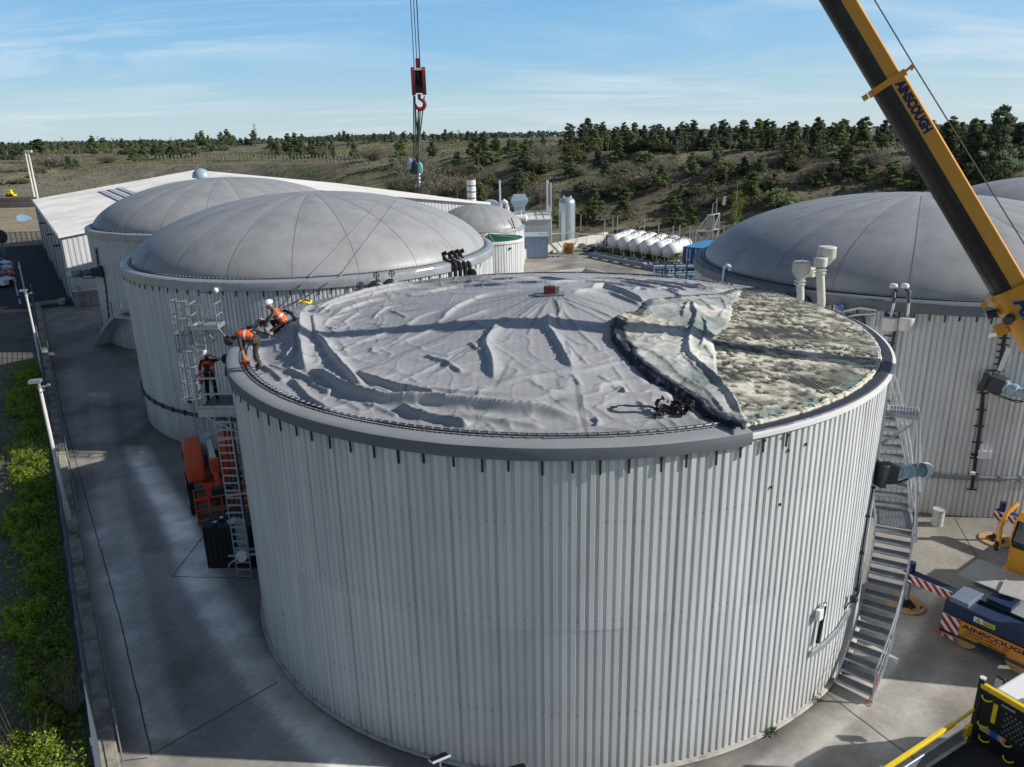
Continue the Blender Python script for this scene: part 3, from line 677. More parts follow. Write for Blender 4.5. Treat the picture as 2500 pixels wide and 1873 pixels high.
# curve where the membrane ends under the turned-over flap
open_ = [onroof(*p)[:2] for p in [(1806, 700), (1740, 735), (1720, 800), (1690, 880), (1720, 930), (1790, 1010), (1825, 1060), (2300, 1150), (2600, 700), (2000, 600)]]
op = inpoly(X, Y, open_); inside = np.hypot(X-CX, Y-CY) < RM+.015
mask = inside & ~op
Zm = Zb+Z-.0
g = 1+(fbm(X/2.6, Y/2.6, 161, 4)-.5)*.22+(fbm(X/.5, Y/.5, 171, 3)-.5)*.10
g *= 1-.10*np.exp(-((rr_-.95)/.05)**2)
C = np.stack([g*1.0, g*1.0, g*1.0], -1)
# sheet joints: radial welds
for i in range(24):
    a = radians(-90+15*i+1); d = np.abs(np.sin(ang_-a))*rr_*RM*1.0+(fbm(rr_*6, rr_*0+i, 8, 2)-.5)*.25; on = (np.cos(ang_-a) > 0) & (rr_ > .03)
    C *= (1-.45*(np.exp(-(d/.03)**2))*on)[..., None]
V = np.stack([X, Y, Zm], -1).reshape(-1, 3); ny_, nx_ = X.shape; idx = np.arange(nx_*ny_).reshape(ny_, nx_)
def gridfaces(mask): 
    q = mask[:-1, :-1] & mask[1:, 1:] & mask[:-1, 1:] & mask[1:, :-1]
    return np.stack([idx[:-1, :-1], idx[:-1, 1:], idx[1:, 1:], idx[1:, :-1]], -1)[q]
def compact(V, Fc, C=None):
    u, inv = np.unique(Fc.ravel(), return_inverse=True); return V[u], inv.reshape(Fc.shape), (C.reshape(-1, 3)[u] if C is not None else None)
v, f, c = compact(V, gridfaces(mask), C)
mem = np_mesh('roof_membrane', v, f, MEMB, col=c)
mem.parent = T1; mem.location = (-CX, -CY, 0)
# ------------------------------------------------------------------ scum and foam under the net in the opened part
mf = inside & inpoly(X, Y, [onroof(*p)[:2] for p in [(1700, 640), (1640, 760), (1640, 900), (1700, 980), (1800, 1070), (2300, 1160), (2600, 700), (2000, 600)]]) & (np.hypot(X-CX, Y-CY) < R-.30)
fa = fbm(X/1.2+Y*.2, Y/.34, 201, 5); fb = fbm(X/.28, Y/.20, 211, 3); fd = fbm(X/.11, Y/.10, 221, 2)
jx = (fbm(X/.09, Y/.09, 271, 2)-.5)*.8; cu_ = (X*cos(radians(42))+Y*sin(radians(42)))/.11+jx; cv2 = (X*cos(radians(104))+Y*sin(radians(104)))/.11-jx
cellr = _hash(np.floor(cu_).astype(np.int64), np.floor(cv2).astype(np.int64), 9)
pc = .57+1.7*(fa-.5)+.5*(fb-.5)+sstep(7.4, 9.4, np.hypot(X-CX, Y-CY))*.2-sstep(.5, .3, fbm(X/4, Y/1.3, 231))*.35; cream = sstep(-.10, .10, pc-cellr)
blk = onroof(2075, 925); cream *= 1-.9*np.exp(-(((X-blk[0])/1.3)**2+((Y-blk[1])/.55)**2))*sstep(.2, .5, fb)
blk = onroof(1960, 815); cream *= 1-.85*np.exp(-(((X-blk[0])/1.6)**2+((Y-blk[1])/.5)**2))*sstep(.25, .5, fb)
Zf = roofbase(X, Y)*0+ZR+(APEX*np.clip(1-rr_, 0, 1)**1.15)*.92-.10+cream*(.012+.030*fb+.030*fd)-.012*(1-cream)
C = np.array((.022, .021, .018))*(1-cream[..., None])+np.array((.70, .67, .56))*cream[..., None]*(.25+.95*sstep(.25, .75, fb)[..., None])
grn = sstep(8.9, 9.6, np.hypot(X-CX, Y-CY))*sstep(.5, .62, fbm(X/.7, Y/.7, 241))*.8
C = C*(1-grn[..., None])+np.array((.20, .29, .27))*grn[..., None]
V2 = np.stack([X, Y, Zf], -1).reshape(-1, 3); v, f, c = compact(V2, gridfaces(mf), C)
fo = np_mesh('scum_layer', v, f, FOAMC, T1, col=c); fo.location = (-CX, -CY, 0)
# support net: two families of cords
NETM = M('net_cord', (.62, .60, .48), .8, 0, .3, 2, dirt=(.04, .16, .11), dirts=(.3, .62, .7))
netpoly = [onroof(*p)[:2] for p in [(1780, 660), (1700, 760), (1670, 900), (1720, 980), (1810, 1062), (2300, 1160), (2600, 700), (2000, 600)]]
def netz(x, y):
    r = hypot(x-CX, y-CY)/RM; return ZR+APEX*max(0, 1-r)**1.15*.97+.0+.05*sin(x*1.3)*sin(y*.9)+.01
nv = []; nf = []
for fam in (0, 1):
    ca, sa = (cos(radians(42)), sin(radians(42))) if fam == 0 else (cos(radians(104)), sin(radians(104)))
    for i in range(-230, 230):
        off = i*.088+random.uniform(-.012, .012); L = np.arange(-10.5, 10.5, .21); run = []; ph = random.uniform(0, 6)
        def flush(run):
            if len(run) < 2: return
            n0 = len(nv); w = .0048 if i % 12 else .008
            for q in run: nv.append((q[0]-sa*w, q[1]+ca*w, q[2])); nv.append((q[0]+sa*w, q[1]-ca*w, q[2]+.004))
            for j in range(len(run)-1): a = n0+2*j; nf.append((a+1, a+3, a+2, a))
        for l in L:
            wob = .05*sin(l*1.7+i*.35)+.07*sin(i*.11+l*.6)
            x = CX+l*ca-(off+wob)*sa; y = CY+l*sa+(off+wob)*ca
            if hypot(x-CX, y-CY) < R-.38: run.append((x, y, netz(x, y)))
            else: flush(run); run = []
        flush(run)
nv = np.array(nv); nf = np.array(nf); ctr = nv[nf].mean(1); ok = inpoly(ctr[:, 0], ctr[:, 1], netpoly)
v, f, _ = compact(nv, nf[ok]); nt_ = np_mesh('support_net', v, f, NETM, T1); nt_.location = (-CX, -CY, 0)
# ------------------------------------------------------------------ turned-over flap, underside up
outl = [(870, 458), (815, 492), (812, 650), (850, 700), (955, 835), (1140, 1000), (1350, 1125), (1500, 1225), (1650, 1320), (1800, 1375), (1925, 1405), (1952, 1340), (1885, 1195), (1795, 1090), (1700, 965), (1692, 790), (1662, 690), (1662, 625), (1780, 555), (1822, 460), (1818, 372), (1868, 320), (1900, 236), (1850, 232), (1700, 275), (1500, 288), (1350, 300), (1200, 318), (1100, 330), (1058, 392), (1000, 442), (945, 425)]
OP = cropB(outl); 
st = .03; gx = np.arange(min(p[0] for p in OP)-.3, max(p[0] for p in OP)+.3, st); gy = np.arange(min(p[1] for p in OP)-.3, max(p[1] for p in OP)+.3, st); X, Y = np.meshgrid(gx, gy)
WX = X+(fbm(X/.5, Y/.5, 301, 3)-.5)*.16; WY = Y+(fbm(X/.5, Y/.5, 311, 3)-.5)*.16
Z = np.zeros(X.shape)
for pts, *pr in [([(1520, 340), (1495, 430), (1532, 480), (1485, 580), (1450, 700), (1460, 800), (1540, 880), (1640, 960), (1750, 1080), (1850, 1200), (1935, 1350)], .50, .12, .34, -1), ([(1470, 350), (1430, 420), (1400, 500)], .30, .1, .3, -1),
                 ([(1545, 460), (1605, 560), (1580, 660), (1545, 760)], .34, .1, .22, -1), ([(1190, 665), (1350, 600), (1490, 560)], .22, .12, .3, -1), ([(1370, 780), (1460, 850), (1560, 960)], .2, .1, .3, -1), ([(1640, 640), (1580, 700), (1700, 850)], .22, .1, .25, -1),
                 ([(940, 640), (1000, 780), (1090, 900), (1250, 1010), (1420, 1130), (1600, 1230), (1800, 1330)], .26, .10, .25, -1), ([(860, 480), (840, 620), (880, 740)], .30, .1, .2, -1), ([(900, 470), (1000, 450), (1100, 360), (1300, 330)], .24, .1, .2, -1),
                 ([(1000, 560), (1200, 520), (1400, 540)], .1, .12, .3, -1), ([(1020, 720), (1200, 800), (1400, 980), (1560, 1100)], .14, .12, .3, -1), ([(1550, 330), (1650, 420), (1780, 420)], .2, .1, .3, -1), ([(1100, 420), (1250, 380), (1440, 400)], .12, .1, .3, -1), ([(1700, 300), (1760, 380), (1700, 520)], .16, .1, .3, -1), ([(1500, 1010), (1640, 1150), (1800, 1290)], .2, .1, .2, -1), ([(1320, 520), (1300, 600), (1380, 680)], .1, .1, .2, -1)]:
    fold(cropB(pts), *pr)
rd = 1-np.abs(2*fbm(WX*1.8, WY*1.8, 321, 3)-1); Z += .05*rd**9
rd = 1-np.abs(2*fbm(WX*4.5, WY*4, 331, 3)-1); Z += .018*rd**8
de, _, _ = polydist(X, Y, OP+[OP[0]]); ins = inpoly(X+(fbm(X/.25, Y/.25, 341, 2)-.5)*.12, Y+(fbm(X/.25, Y/.25, 351, 2)-.5)*.12, OP)
lift = sstep(0, .10, de); left = cropB(outl[:11]); dl, _, tl = polydist(X, Y, left); roll = np.exp(-((dl-.16)/.13)**2)*.20*(.6+.8*fbm(tl*30, dl*2, 361, 2))
stl = .5*np.sin(tl*170)*np.exp(-(dl/.12)**2)*.05
Zfl = roofbase(X, Y)+.05+.03*lift+Z*lift*.62+.22*roll*lift+stl*.35+.04*sstep(0, 1.2, de)
C = np.ones(X.shape+(3,))
n1 = fbm(X/1.3, Y/1.3, 371, 4); n2 = fbm(X/.14, Y/.9, 381, 3); n3 = fbm(X/.3, Y/.3, 391, 4)
C = lerp((.32, .34, .32), (.58, .57, .51), sstep(.35, .65, n1))*(.75+.5*n3[..., None])
cp = onroof(1540, 800); cr = np.exp(-(((X-cp[0])/1.5)**2+((Y-cp[1])/1.4)**2)); cr = sstep(.25, .7, cr*.9+(n1-.5)*.5); C = C*(1-cr[..., None])+np.array((.55, .49, .38))*cr[..., None]*(.8+.35*n3[..., None])
sp = onroof(1612, 807); sc_ = np.exp(-(((X-sp[0])/.5)**2+((Y-sp[1])/.12)**2))*sstep(.4, .6, n3); C = C*(1-.6*sc_[..., None])+np.array((.25, .13, .05))*.6*sc_[..., None]
vein = (1-np.abs(2*fbm(WX*2.2, WY*2.6, 395, 4)-1))**9*sstep(.42, .6, fbm(X/1.1, Y/1.1, 396)); C = C*(1-.65*vein[..., None])+np.array((.78, .80, .76))*.65*vein[..., None]
gt = sstep(.52, .7, fbm(X/.45, Y/.8, 401, 4)); C = C*(1-.45*gt[..., None]*np.array((1, .75, .8)))
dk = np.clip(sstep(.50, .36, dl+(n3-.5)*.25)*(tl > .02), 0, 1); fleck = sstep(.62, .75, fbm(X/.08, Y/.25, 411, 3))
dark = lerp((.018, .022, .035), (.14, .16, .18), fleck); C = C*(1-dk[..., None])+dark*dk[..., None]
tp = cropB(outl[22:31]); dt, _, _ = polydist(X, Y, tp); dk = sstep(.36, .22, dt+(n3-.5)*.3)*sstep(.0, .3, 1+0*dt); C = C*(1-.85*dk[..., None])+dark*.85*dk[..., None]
V = np.stack([X, Y, Zfl], -1).reshape(-1, 3); ny_, nx_ = X.shape; idx = np.arange(nx_*ny_).reshape(ny_, nx_)
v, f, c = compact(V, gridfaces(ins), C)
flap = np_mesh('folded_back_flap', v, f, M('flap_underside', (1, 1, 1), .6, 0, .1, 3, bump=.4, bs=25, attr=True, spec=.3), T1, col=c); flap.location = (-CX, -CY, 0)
sol = flap.modifiers.new('thick', 'SOLIDIFY'); sol.thickness = .02; sol.offset = -1
# ------------------------------------------------------------------ plants
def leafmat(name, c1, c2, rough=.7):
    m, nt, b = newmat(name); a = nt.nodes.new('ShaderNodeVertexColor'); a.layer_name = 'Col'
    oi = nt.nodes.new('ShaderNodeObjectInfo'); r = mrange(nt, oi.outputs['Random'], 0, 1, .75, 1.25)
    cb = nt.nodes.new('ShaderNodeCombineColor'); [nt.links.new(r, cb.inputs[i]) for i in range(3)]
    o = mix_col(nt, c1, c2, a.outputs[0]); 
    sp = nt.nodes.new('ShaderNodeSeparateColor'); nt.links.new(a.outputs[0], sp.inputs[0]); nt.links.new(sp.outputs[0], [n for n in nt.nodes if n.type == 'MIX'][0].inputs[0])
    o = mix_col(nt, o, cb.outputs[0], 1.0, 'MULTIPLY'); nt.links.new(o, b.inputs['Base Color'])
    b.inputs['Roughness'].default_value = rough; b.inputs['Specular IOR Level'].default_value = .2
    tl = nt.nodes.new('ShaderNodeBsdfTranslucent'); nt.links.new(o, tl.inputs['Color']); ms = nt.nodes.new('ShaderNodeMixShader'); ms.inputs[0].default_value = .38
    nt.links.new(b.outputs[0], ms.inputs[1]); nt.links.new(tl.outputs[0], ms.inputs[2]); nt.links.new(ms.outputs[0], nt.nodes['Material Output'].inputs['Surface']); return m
PINE = leafmat('pine_needles', (.078, .115, .05), (.30, .37, .16))
PINE2 = leafmat('pine_needles_blue', (.066, .095, .06), (.24, .30, .17))
OLIV = leafmat('olive_leaves', (.08, .085, .035), (.26, .25, .10))
YELG = leafmat('young_leaves', (.11, .14, .02), (.32, .36, .05))
HEDG = leafmat('hedge_leaves', (.11, .20, .025), (.50, .64, .09))
TWIG = leafmat('bare_twigs', (.12, .11, .085), (.34, .32, .25))
PURP = leafmat('budding_twigs', (.14, .10, .085), (.30, .23, .20))
BARK = M('pine_bark', (.09, .065, .045), .9, 0, .3, 8)
BIRCH = M('birch_bark', (.42, .40, .36), .8, 0, .3, 5)
def quads(P, Nn, sz, rng, asp=1.6):
    """leaf cards at P with rough normals Nn"""
    n = len(P); a = rng.normal(size=(n, 3)); t = np.cross(Nn, a); t /= np.linalg.norm(t, axis=1)[:, None]+1e-9; b = np.cross(Nn, t); b /= np.linalg.norm(b, axis=1)[:, None]+1e-9
    s = sz*rng.uniform(.6, 1.3, (n, 1)); t = t*s; b = b*s*asp*.5
    V = np.stack([P-t*.5-b*.2, P-b, P+t*.5+b*.2, P+b], 1).reshape(-1, 3); return V, np.arange(4*n).reshape(n, 4)
def crown(kind, seed):
    rng = np.random.RandomState(seed); P = []; Nn = []; Cv = []; limbs = MB()
    if kind == 'pine':
        Hh = 6.0; nc = 46; 
        trunk = [(0, 0, -.3), (.05*rng.randn(), .05*rng.randn(), 2), (.12*rng.randn(), .12*rng.randn(), 4), (.1*rng.randn(), .1*rng.randn(), Hh-.5)]
        for i in range(nc):
            f = (i+.5)/nc; z = .9+f*(Hh-1.2); env = (2.0*(1-f)**.62+.2)*(.75+.35*sin(f*9+seed)); a = i*2.4+rng.uniform(-.5, .5); r = env*rng.uniform(.5, 1.05)
            c = np.array((cos(a)*r, sin(a)*r, z+rng.uniform(-.2, .35))); limbs.tube([(0, 0, z-.25), tuple(c*(.5, .5, 1)+(0, 0, -.1)), tuple(c)], [.045, .03, .012], 4, caps=False)
            k = int(70+56*(1-f)); rad = .40+.34*(1-f)*rng.uniform(.6, 1.2)
            d = rng.normal(size=(k, 3)); d /= np.linalg.norm(d, axis=1)[:, None]; q = c+d*rad*rng.uniform(.35, 1, (k, 1))*(1, 1, .62)
            P.append(q); Nn.append(d*.6+rng.normal(size=(k, 3))*.5+(0, 0, .3)); 
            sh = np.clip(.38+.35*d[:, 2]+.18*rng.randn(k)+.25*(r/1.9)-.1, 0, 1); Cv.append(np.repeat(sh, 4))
        limbs.tube(trunk, [.13, .11, .07, .02], 6); sz = .165
    elif kind == 'bush':
        nc = 34
        for i in range(nc):
            a = rng.uniform(0, 6.28); r = 1.35*sqrt(rng.uniform(0, 1)); z = .25+(1.7*(1-(r/1.6)**2))*rng.uniform(.2, 1); c = np.array((cos(a)*r, sin(a)*r, z))
            limbs.tube([(0, 0, -.2), tuple(c*(.6, .6, .55)), tuple(c)], [.035, .02, .008], 3, caps=False)
            k = 60; d = rng.normal(size=(k, 3)); d /= np.linalg.norm(d, axis=1)[:, None]; P.append(c+d*.36*rng.uniform(.3, 1, (k, 1))); Nn.append(d+rng.normal(size=(k, 3))*.5)
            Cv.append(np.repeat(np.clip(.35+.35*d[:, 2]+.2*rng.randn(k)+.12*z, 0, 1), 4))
        sz = .13
    elif kind == 'birchgreen':
        Hh = 7.5; limbs.tube([(0, 0, -.3), (.08, 0, 3), (0, .1, 5.5), (0, 0, Hh)], [.07, .055, .035, .01], 5)
        for i in range(60):
            f = rng.uniform(.08, 1); z = f*Hh; env = 1.25*(sin(pi*min(1, f*.82+.12)))**.8; a = rng.uniform(0, 6.28); r = env*rng.uniform(.3, 1); c = np.array((cos(a)*r, sin(a)*r, z))
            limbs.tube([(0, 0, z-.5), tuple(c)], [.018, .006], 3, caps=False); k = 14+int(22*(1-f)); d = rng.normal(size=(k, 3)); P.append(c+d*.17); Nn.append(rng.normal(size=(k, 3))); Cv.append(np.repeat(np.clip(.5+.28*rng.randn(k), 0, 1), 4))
        sz = .13
    V, Fq = quads(np.concatenate(P), np.concatenate(Nn), sz, rng); c = np.concatenate(Cv); return V, Fq, np.stack([c]*3, 1), limbs
def twigtree(seed, Hh, spread, n1, n2, w, weep=0.0, trunk=True, low=.15):
    """bare branching crown from thin ribbons"""
    rng = np.random.RandomState(seed); V = []; Fq = []; C = []
    def rib(a, b, w0, w1, c):
        d = b-a; s = np.cross(d, rng.normal(size=3)); s /= np.linalg.norm(s)+1e-9; n = len(V); V.extend([a-s*w0, a+s*w0, b+s*w1, b-s*w1]); Fq.append((n, n+1, n+2, n+3)); C.extend([c]*4)
    for i in range(n1):
        f = rng.uniform(low, .95) if trunk else 0; a0 = np.array((0, 0, f*Hh*(.9 if trunk else 0))); az_ = rng.uniform(0, 6.28)
        L = spread*(1-f*.6)*rng.uniform(.6, 1.1) if trunk else Hh*rng.uniform(.6, 1); el = rng.uniform(.5, 1.2) if trunk else rng.uniform(.55, 1.5)
        d = np.array((cos(az_)*cos(el), sin(az_)*cos(el), sin(el))); 
        if not trunk: d = np.array((cos(az_)*cos(el)*spread/Hh, sin(az_)*cos(el)*spread/Hh, sin(el)))
        p = a0.copy(); prev = p; 
        for k in range(3):
            nxt = prev+d*L/3+rng.normal(size=3)*L*.05; rib(prev, nxt, w*(1.6-k*.5), w*(1.1-k*.4), rng.uniform(.3, .8))
            for j in range(n2):
                t = rng.uniform(0, 1); q = prev+(nxt-prev)*t; dd = d+rng.normal(size=3)*.6; dd[2] += .25-weep*k; dd /= np.linalg.norm(dd); rib(q, q+dd*L*.28*rng.uniform(.4, 1.1), w*.55, w*.2, rng.uniform(.2, 1))
            prev = nxt
    return np.array(V), np.array(Fq), np.array(C)
PROTO = {}
def proto(key, name, V, Fq, C, leafm, limbs=None, limbm=None, cn='crown'):
    t = thing(name, 'tmp', 'tree', (0, -500, 0)); kids = [np_mesh(cn, V, Fq, leafm, t, smooth=0, col=C)]
    if limbs is not None: kids.append(limbs.build('trunk', limbm or BARK, t))
    PROTO[key] = (t, kids)
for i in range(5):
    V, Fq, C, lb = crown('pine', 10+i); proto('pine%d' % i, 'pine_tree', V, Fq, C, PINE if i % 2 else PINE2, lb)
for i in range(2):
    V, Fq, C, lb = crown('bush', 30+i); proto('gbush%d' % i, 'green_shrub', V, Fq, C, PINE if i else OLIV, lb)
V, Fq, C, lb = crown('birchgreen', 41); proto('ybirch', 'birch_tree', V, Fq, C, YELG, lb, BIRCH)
for i in range(2):
    V, Fq, C = twigtree(50+i, 7.0, 2.0, 46, 9, .018, .25); lb = MB().tube([(0, 0, -.3), (.1, 0, 2.5), (0, .1, 4.6), (.05, 0, 6.6)], [.075, .06, .04, .012], 5); proto('birch%d' % i, 'birch_tree', V, Fq, C, TWIG if i else PURP, lb, BIRCH)
for i in range(2):
    V, Fq, C = twigtree(60+i, 2.4, 2.6, 90, 9, .013, .1, trunk=False); rng = np.random.RandomState(i); k = 500; P = rng.normal(size=(k, 3))*(.75, .75, .5)+(0, 0, 1.2); P = P[P[:, 2] > .1]
    V2, F2 = quads(P, rng.normal(size=(len(P), 3)), .13, rng); proto('tbush%d' % i, 'bare_shrub', np.concatenate([V, V2]), np.concatenate([Fq, F2+len(V)]), np.concatenate([np.stack([C]*3, 1), np.stack([rng.uniform(.2, .9, len(V2))]*3, 1)]), TWIG, None, None, 'twigs')
HT = {'pine': 6.0, 'gbush': 2.1, 'ybirch': 7.6, 'birch': 7.2, 'tbush': 2.5}
NPL = {}
def plant(kind, px, py, hpx, label, group=None, wide=1.0, cat='tree', var=None):
    key = kind if kind in PROTO else kind+str(random.randrange({'pine': 5, 'gbush': 2, 'birch': 2, 'tbush': 2}[kind]) if var is None else var)
    p = hit_terrain(px, py); dist = p[1]*.95+(H-p[2])*.31; hm = hpx*dist/F*(1.28 if hpx < 50 else 1.04); s = hm/HT[kind if kind in HT else kind.rstrip('01234')]
    root, kids = PROTO[key]; first = key not in NPL; NPL[key] = 1
    if first: c = root; c.location = [float(v) for v in p-np.array((0, 0, .1))]; c.rotation_euler = (0, 0, random.uniform(0, 6.28)); c.scale = (s*wide, s*wide, s)
    else: c = copy_thing(root, kids, p-np.array((0, 0, .1)), random.uniform(0, 6.28), s*wide, sz=s)
    c['label'] = label; c['category'] = cat
    if group: c['group'] = group
    elif 'group' in c: del c['group']
    return c
# individually surveyed plants ---------------------------------------------------------------
def c2(x, y): return 1250+x/3.525, 250+y/3.525
def c1(x, y): return 625+x/3.525, 250+y/3.525
def c3(x, y): return 1875+x/3.525, 250+y/3.525
def c0_(x, y): return x/3.525, 250+y/3.525
EX = [('pine', c2(700, 1010), 84, 'pointed bright green pine beyond the fence, just right of the silver column vessel', .85), ('pine', c2(965, 1020), 80, 'bushy pine low on the slope above the row of white tankers', 1.1), ('pine', c2(1395, 1075), 78, 'green pine low on the slope above the right-hand white tanker', 1.1),
 ('pine', c2(1545, 1025), 36, 'small round pine on the slope left of the steel mast', 1.3), ('pine', c2(915, 505), 44, 'dark pine alone on the crest of the bank, casting a long shadow', 1.2), ('pine', c2(335, 515), 24, 'small dark pine near the crest, left of the lone big one', 1.2), ('pine', c2(125, 590), 62, 'tall dark pine on the slope above the twin steel chimney', 1.0),
 ('pine', c2(735, 545), 34, 'small pine leaning over the shadow of the lone crest pine', 1.0), ('pine', c2(1285, 745), 56, 'dark dense pine half way up the slope above the tankers', 1.2), ('pine', c2(1545, 640), 46, 'dark pine half way up the slope left of a white birch stem', 1.2), ('pine', c2(1405, 470), 40, 'pine on the crest beside a thin birch', 1.0),
 ('pine', c2(2060, 900), 84, 'tall pine at the left edge of the right-hand dome, behind the yellow birch', 1.1), ('pine', c2(1990, 650), 40, 'dark pine up the slope behind the yellow birch', 1.3), ('pine', c2(2130, 700), 60, 'dark pine up the slope just above the right-hand dome', 1.2), ('pine', c2(60, 780), 60, 'dark pine low on the slope above the square ventilation cowl', 1.2), ('pine', c2(800, 700), 54, 'spreading green pine half way up the slope over the silver vessel', 1.5), ('pine', c2(500, 640), 40, 'soft green pine on the slope above the silver vessel', 1.5),
 ('ybirch', c2(1915, 1090), 112, 'yellow-green birch coming into leaf behind the steel mast', .9), ('birch', c2(1415, 610), 74, 'thin white-stemmed birch on the crest above the tankers', .8), ('birch', c2(1835, 745), 66, 'thin white-stemmed birch on the slope above the steel mast', .8), ('birch', c2(250, 945), 60, 'bare birch behind the twin steel chimney', .8), ('birch', c2(480, 800), 44, 'bare birch above the silver vessel', .8), ('birch', c2(1505, 560), 30, 'short bare birch right of the crest birch', .8), ('birch', c2(1720, 560), 34, 'short bare birch high on the slope above the mast', .8),
 ('tbush', c2(1120, 740), 56, 'wide grey bare thicket in the middle of the slope', 1.7), ('tbush', c2(1290, 600), 34, 'grey bare shrub above the wide thicket', 1.5), ('tbush', c2(960, 640), 34, 'grey bare shrub left of the wide thicket', 1.5), ('tbush', c2(1730, 405), 26, 'round bare shrub on the crest between pines', 1.3), ('tbush', c2(1660, 900), 30, 'pale bare shrub on the slope left of the mast', 1.2),
 ('pine', c1(1250, 520), 44, 'dark round pine hanging low behind the chain hoists', 1.4), ('pine', c1(850, 485), 30, 'dark pine at the end of the rail fence on the far bank', 1.3), ('pine', c1(800, 390), 13, 'tiny pine alone on the far plateau', 1.2), ('pine', c1(1520, 480), 32, 'green pine right of the hanging chain hoists', 1.3), ('pine', c1(1850, 460), 28, 'small dark pine at the left end of the slope trees', 1.2), ('pine', c1(1740, 580), 36, 'dark pine on the slope above the rusty white chimney', 1.5), ('pine', c1(1960, 450), 40, 'green pine on the bank above the striped chimney', 1.1),
 ('tbush', c1(560, 470), 22, 'rounded grey shrub between pines on the far bank', 1.4), ('tbush', c1(1010, 500), 28, 'brown bare shrub on the far bank left of the hoists', 1.8), ('tbush', c1(1450, 720), 44, 'grey willow thicket below the hanging hoists', 2.0), ('tbush', c1(1650, 800), 44, 'brown thicket left of the rusty white chimney', 1.7), ('tbush', c1(1340, 800), 36, 'brown reed-like thicket behind the far shed roof', 1.4),
 ('birch', c1(1920, 700), 74, 'white birch stem just above the rusty white chimney', .8), ('birch', c1(1735, 870), 66, 'white birch stem left of the rusty white chimney', .8), ('birch', c1(2050, 640), 62, 'bare birch right of the rusty white chimney', .8), ('birch', c1(2175, 640), 66, 'bare birch on the slope above the blue arched cowl', .8), ('birch', c1(0, 330), 34, 'tall purple-grey bare tree on the far left skyline', 1.2),
 ('pine', c3(200, 560), 104, 'tall pine with two tops left of the crane boom', .85), ('pine', c3(395, 500), 98, 'tall slim pine standing nearest left of the crane boom', .8), ('pine', c3(660, 660), 80, 'broad pine low on the slope directly behind the boom', 1.3), ('pine', c3(800, 440), 86, 'dark pine on the crest touching the boom', .95), ('pine', c3(620, 400), 66, 'pine on the crest between two taller ones, left of the boom', .9), ('pine', c3(980, 420), 74, 'dark pine on the crest behind the boom', 1.0), ('pine', c3(1060, 720), 62, 'dark pine on the slope behind the boom', 1.4), ('pine', c3(50, 400), 50, 'dark pine on the crest left of the two-topped pine', 1.0),
 ('pine', c3(1920, 740), 186, 'largest pine, right of the crane boom', .85), ('pine', c3(1700, 740), 130, 'dark pine leaning against the largest pine', 1.0), ('pine', c3(2120, 620), 120, 'dark pine right of the largest pine at the frame edge', 1.0), ('pine', c3(1560, 400), 74, 'open-branched pine with a pale trunk right of the boom', 1.2), ('pine', c3(2230, 560), 120, 'pine at the right edge of the frame', 1.0), ('pine', c3(1750, 420), 72, 'pine on the crest behind the largest one', 1.0), ('ybirch', c3(1930, 520), 58, 'yellow-green birch in front of the largest pine', .8), ('birch', c3(1600, 520), 44, 'bare birch below the open-branched pine', .8), ('tbush', c3(240, 580), 34, 'pale bare shrub at the foot of the two-topped pine', 1.3), ('gbush', c3(90, 900), 50, 'olive shrub at the left edge of the right-hand dome', 1.2),
 ('pine', c0_(815, 465), 38, 'dark rounded pine beside a white-stemmed birch on the left bank', 1.1), ('birch', c0_(700, 525), 56, 'white-stemmed birch with reddish crown on the left bank', 1.0), ('pine', c0_(600, 570), 24, 'dark low pine left of a twin on the left quarry bank', 1.5), ('pine', c0_(665, 575), 20, 'dark low pine right of a twin on the left quarry bank', 1.5), ('pine', c0_(1165, 515), 28, 'dark pine where the rail fence begins', 1.4), ('birch', c0_(860, 420), 32, 'bare grey tree behind the rounded pine, far left', 1.0), ('birch', c0_(985, 430), 30, 'brown bare tree on the left skyline', 1.2), ('tbush', c0_(930, 520), 16, 'grass-coloured shrub on the left quarry bank', 2.6), ('tbush', c0_(420, 560), 30, 'brown scrub right of the twin floodlight masts', 2.4), ('tbush', c0_(520, 540), 22, 'brown scrub on the left bank', 2.2), ('pine', c0_(170, 520), 36, 'dark pine left of the twin floodlight masts', 1.6), ('pine', c0_(350, 460), 32, 'dark spreading pine right of the floodlight mast tops', 2.0)]
random.seed(21)
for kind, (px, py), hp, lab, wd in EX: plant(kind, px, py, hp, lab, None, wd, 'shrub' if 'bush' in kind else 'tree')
def row(kind, x0, x1, n, ybase, h0, h1, label, group, wd=1.1, jx=.5):
    for i in range(n):
        px = x0+(x1-x0)*(i+random.uniform(.5-jx, .5+jx))/n; f = (px-x0)/(x1-x0); py = np.interp(px, *zip(*ybase))+random.uniform(-2.5, 2.5)
        plant(kind, px, py, random.uniform(h0*.72, h1)*(1 if random.random() > .25 else .7), label, group, wd*random.uniform(.8, 1.2), 'shrub' if 'bush' in kind else 'tree')
CR = [(1150, 375), (1400, 367), (1700, 362), (2500, 358)]
row('pine', 1180, 1500, 11, CR, 30, 42, 'dark pine in the line along the crest above the yard', 'crest pines above the yard')
row('pine', 1380, 1880, 34, [(1380, 356), (1880, 351)], 34, 52, 'dark pine in the second rank behind the crest', 'second rank of pines behind the crest', 1.2)
row('pine', 1880, 2560, 26, [(1880, 352), (2560, 350)], 44, 66, 'dark pine in the second rank behind the boom', 'second rank of pines behind the boom', 1.2)
row('birch', 1300, 2100, 12, [(1300, 358), (2100, 352)], 30, 44, 'bare grey birch between the crest pines', 'bare birches between the crest pines', 1.2)
row('gbush', 1180, 1900, 26, [(1180, 372), (1900, 362)], 14, 24, 'olive shrub under the crest pines', 'olive shrubs under the crest pines', 1.5)
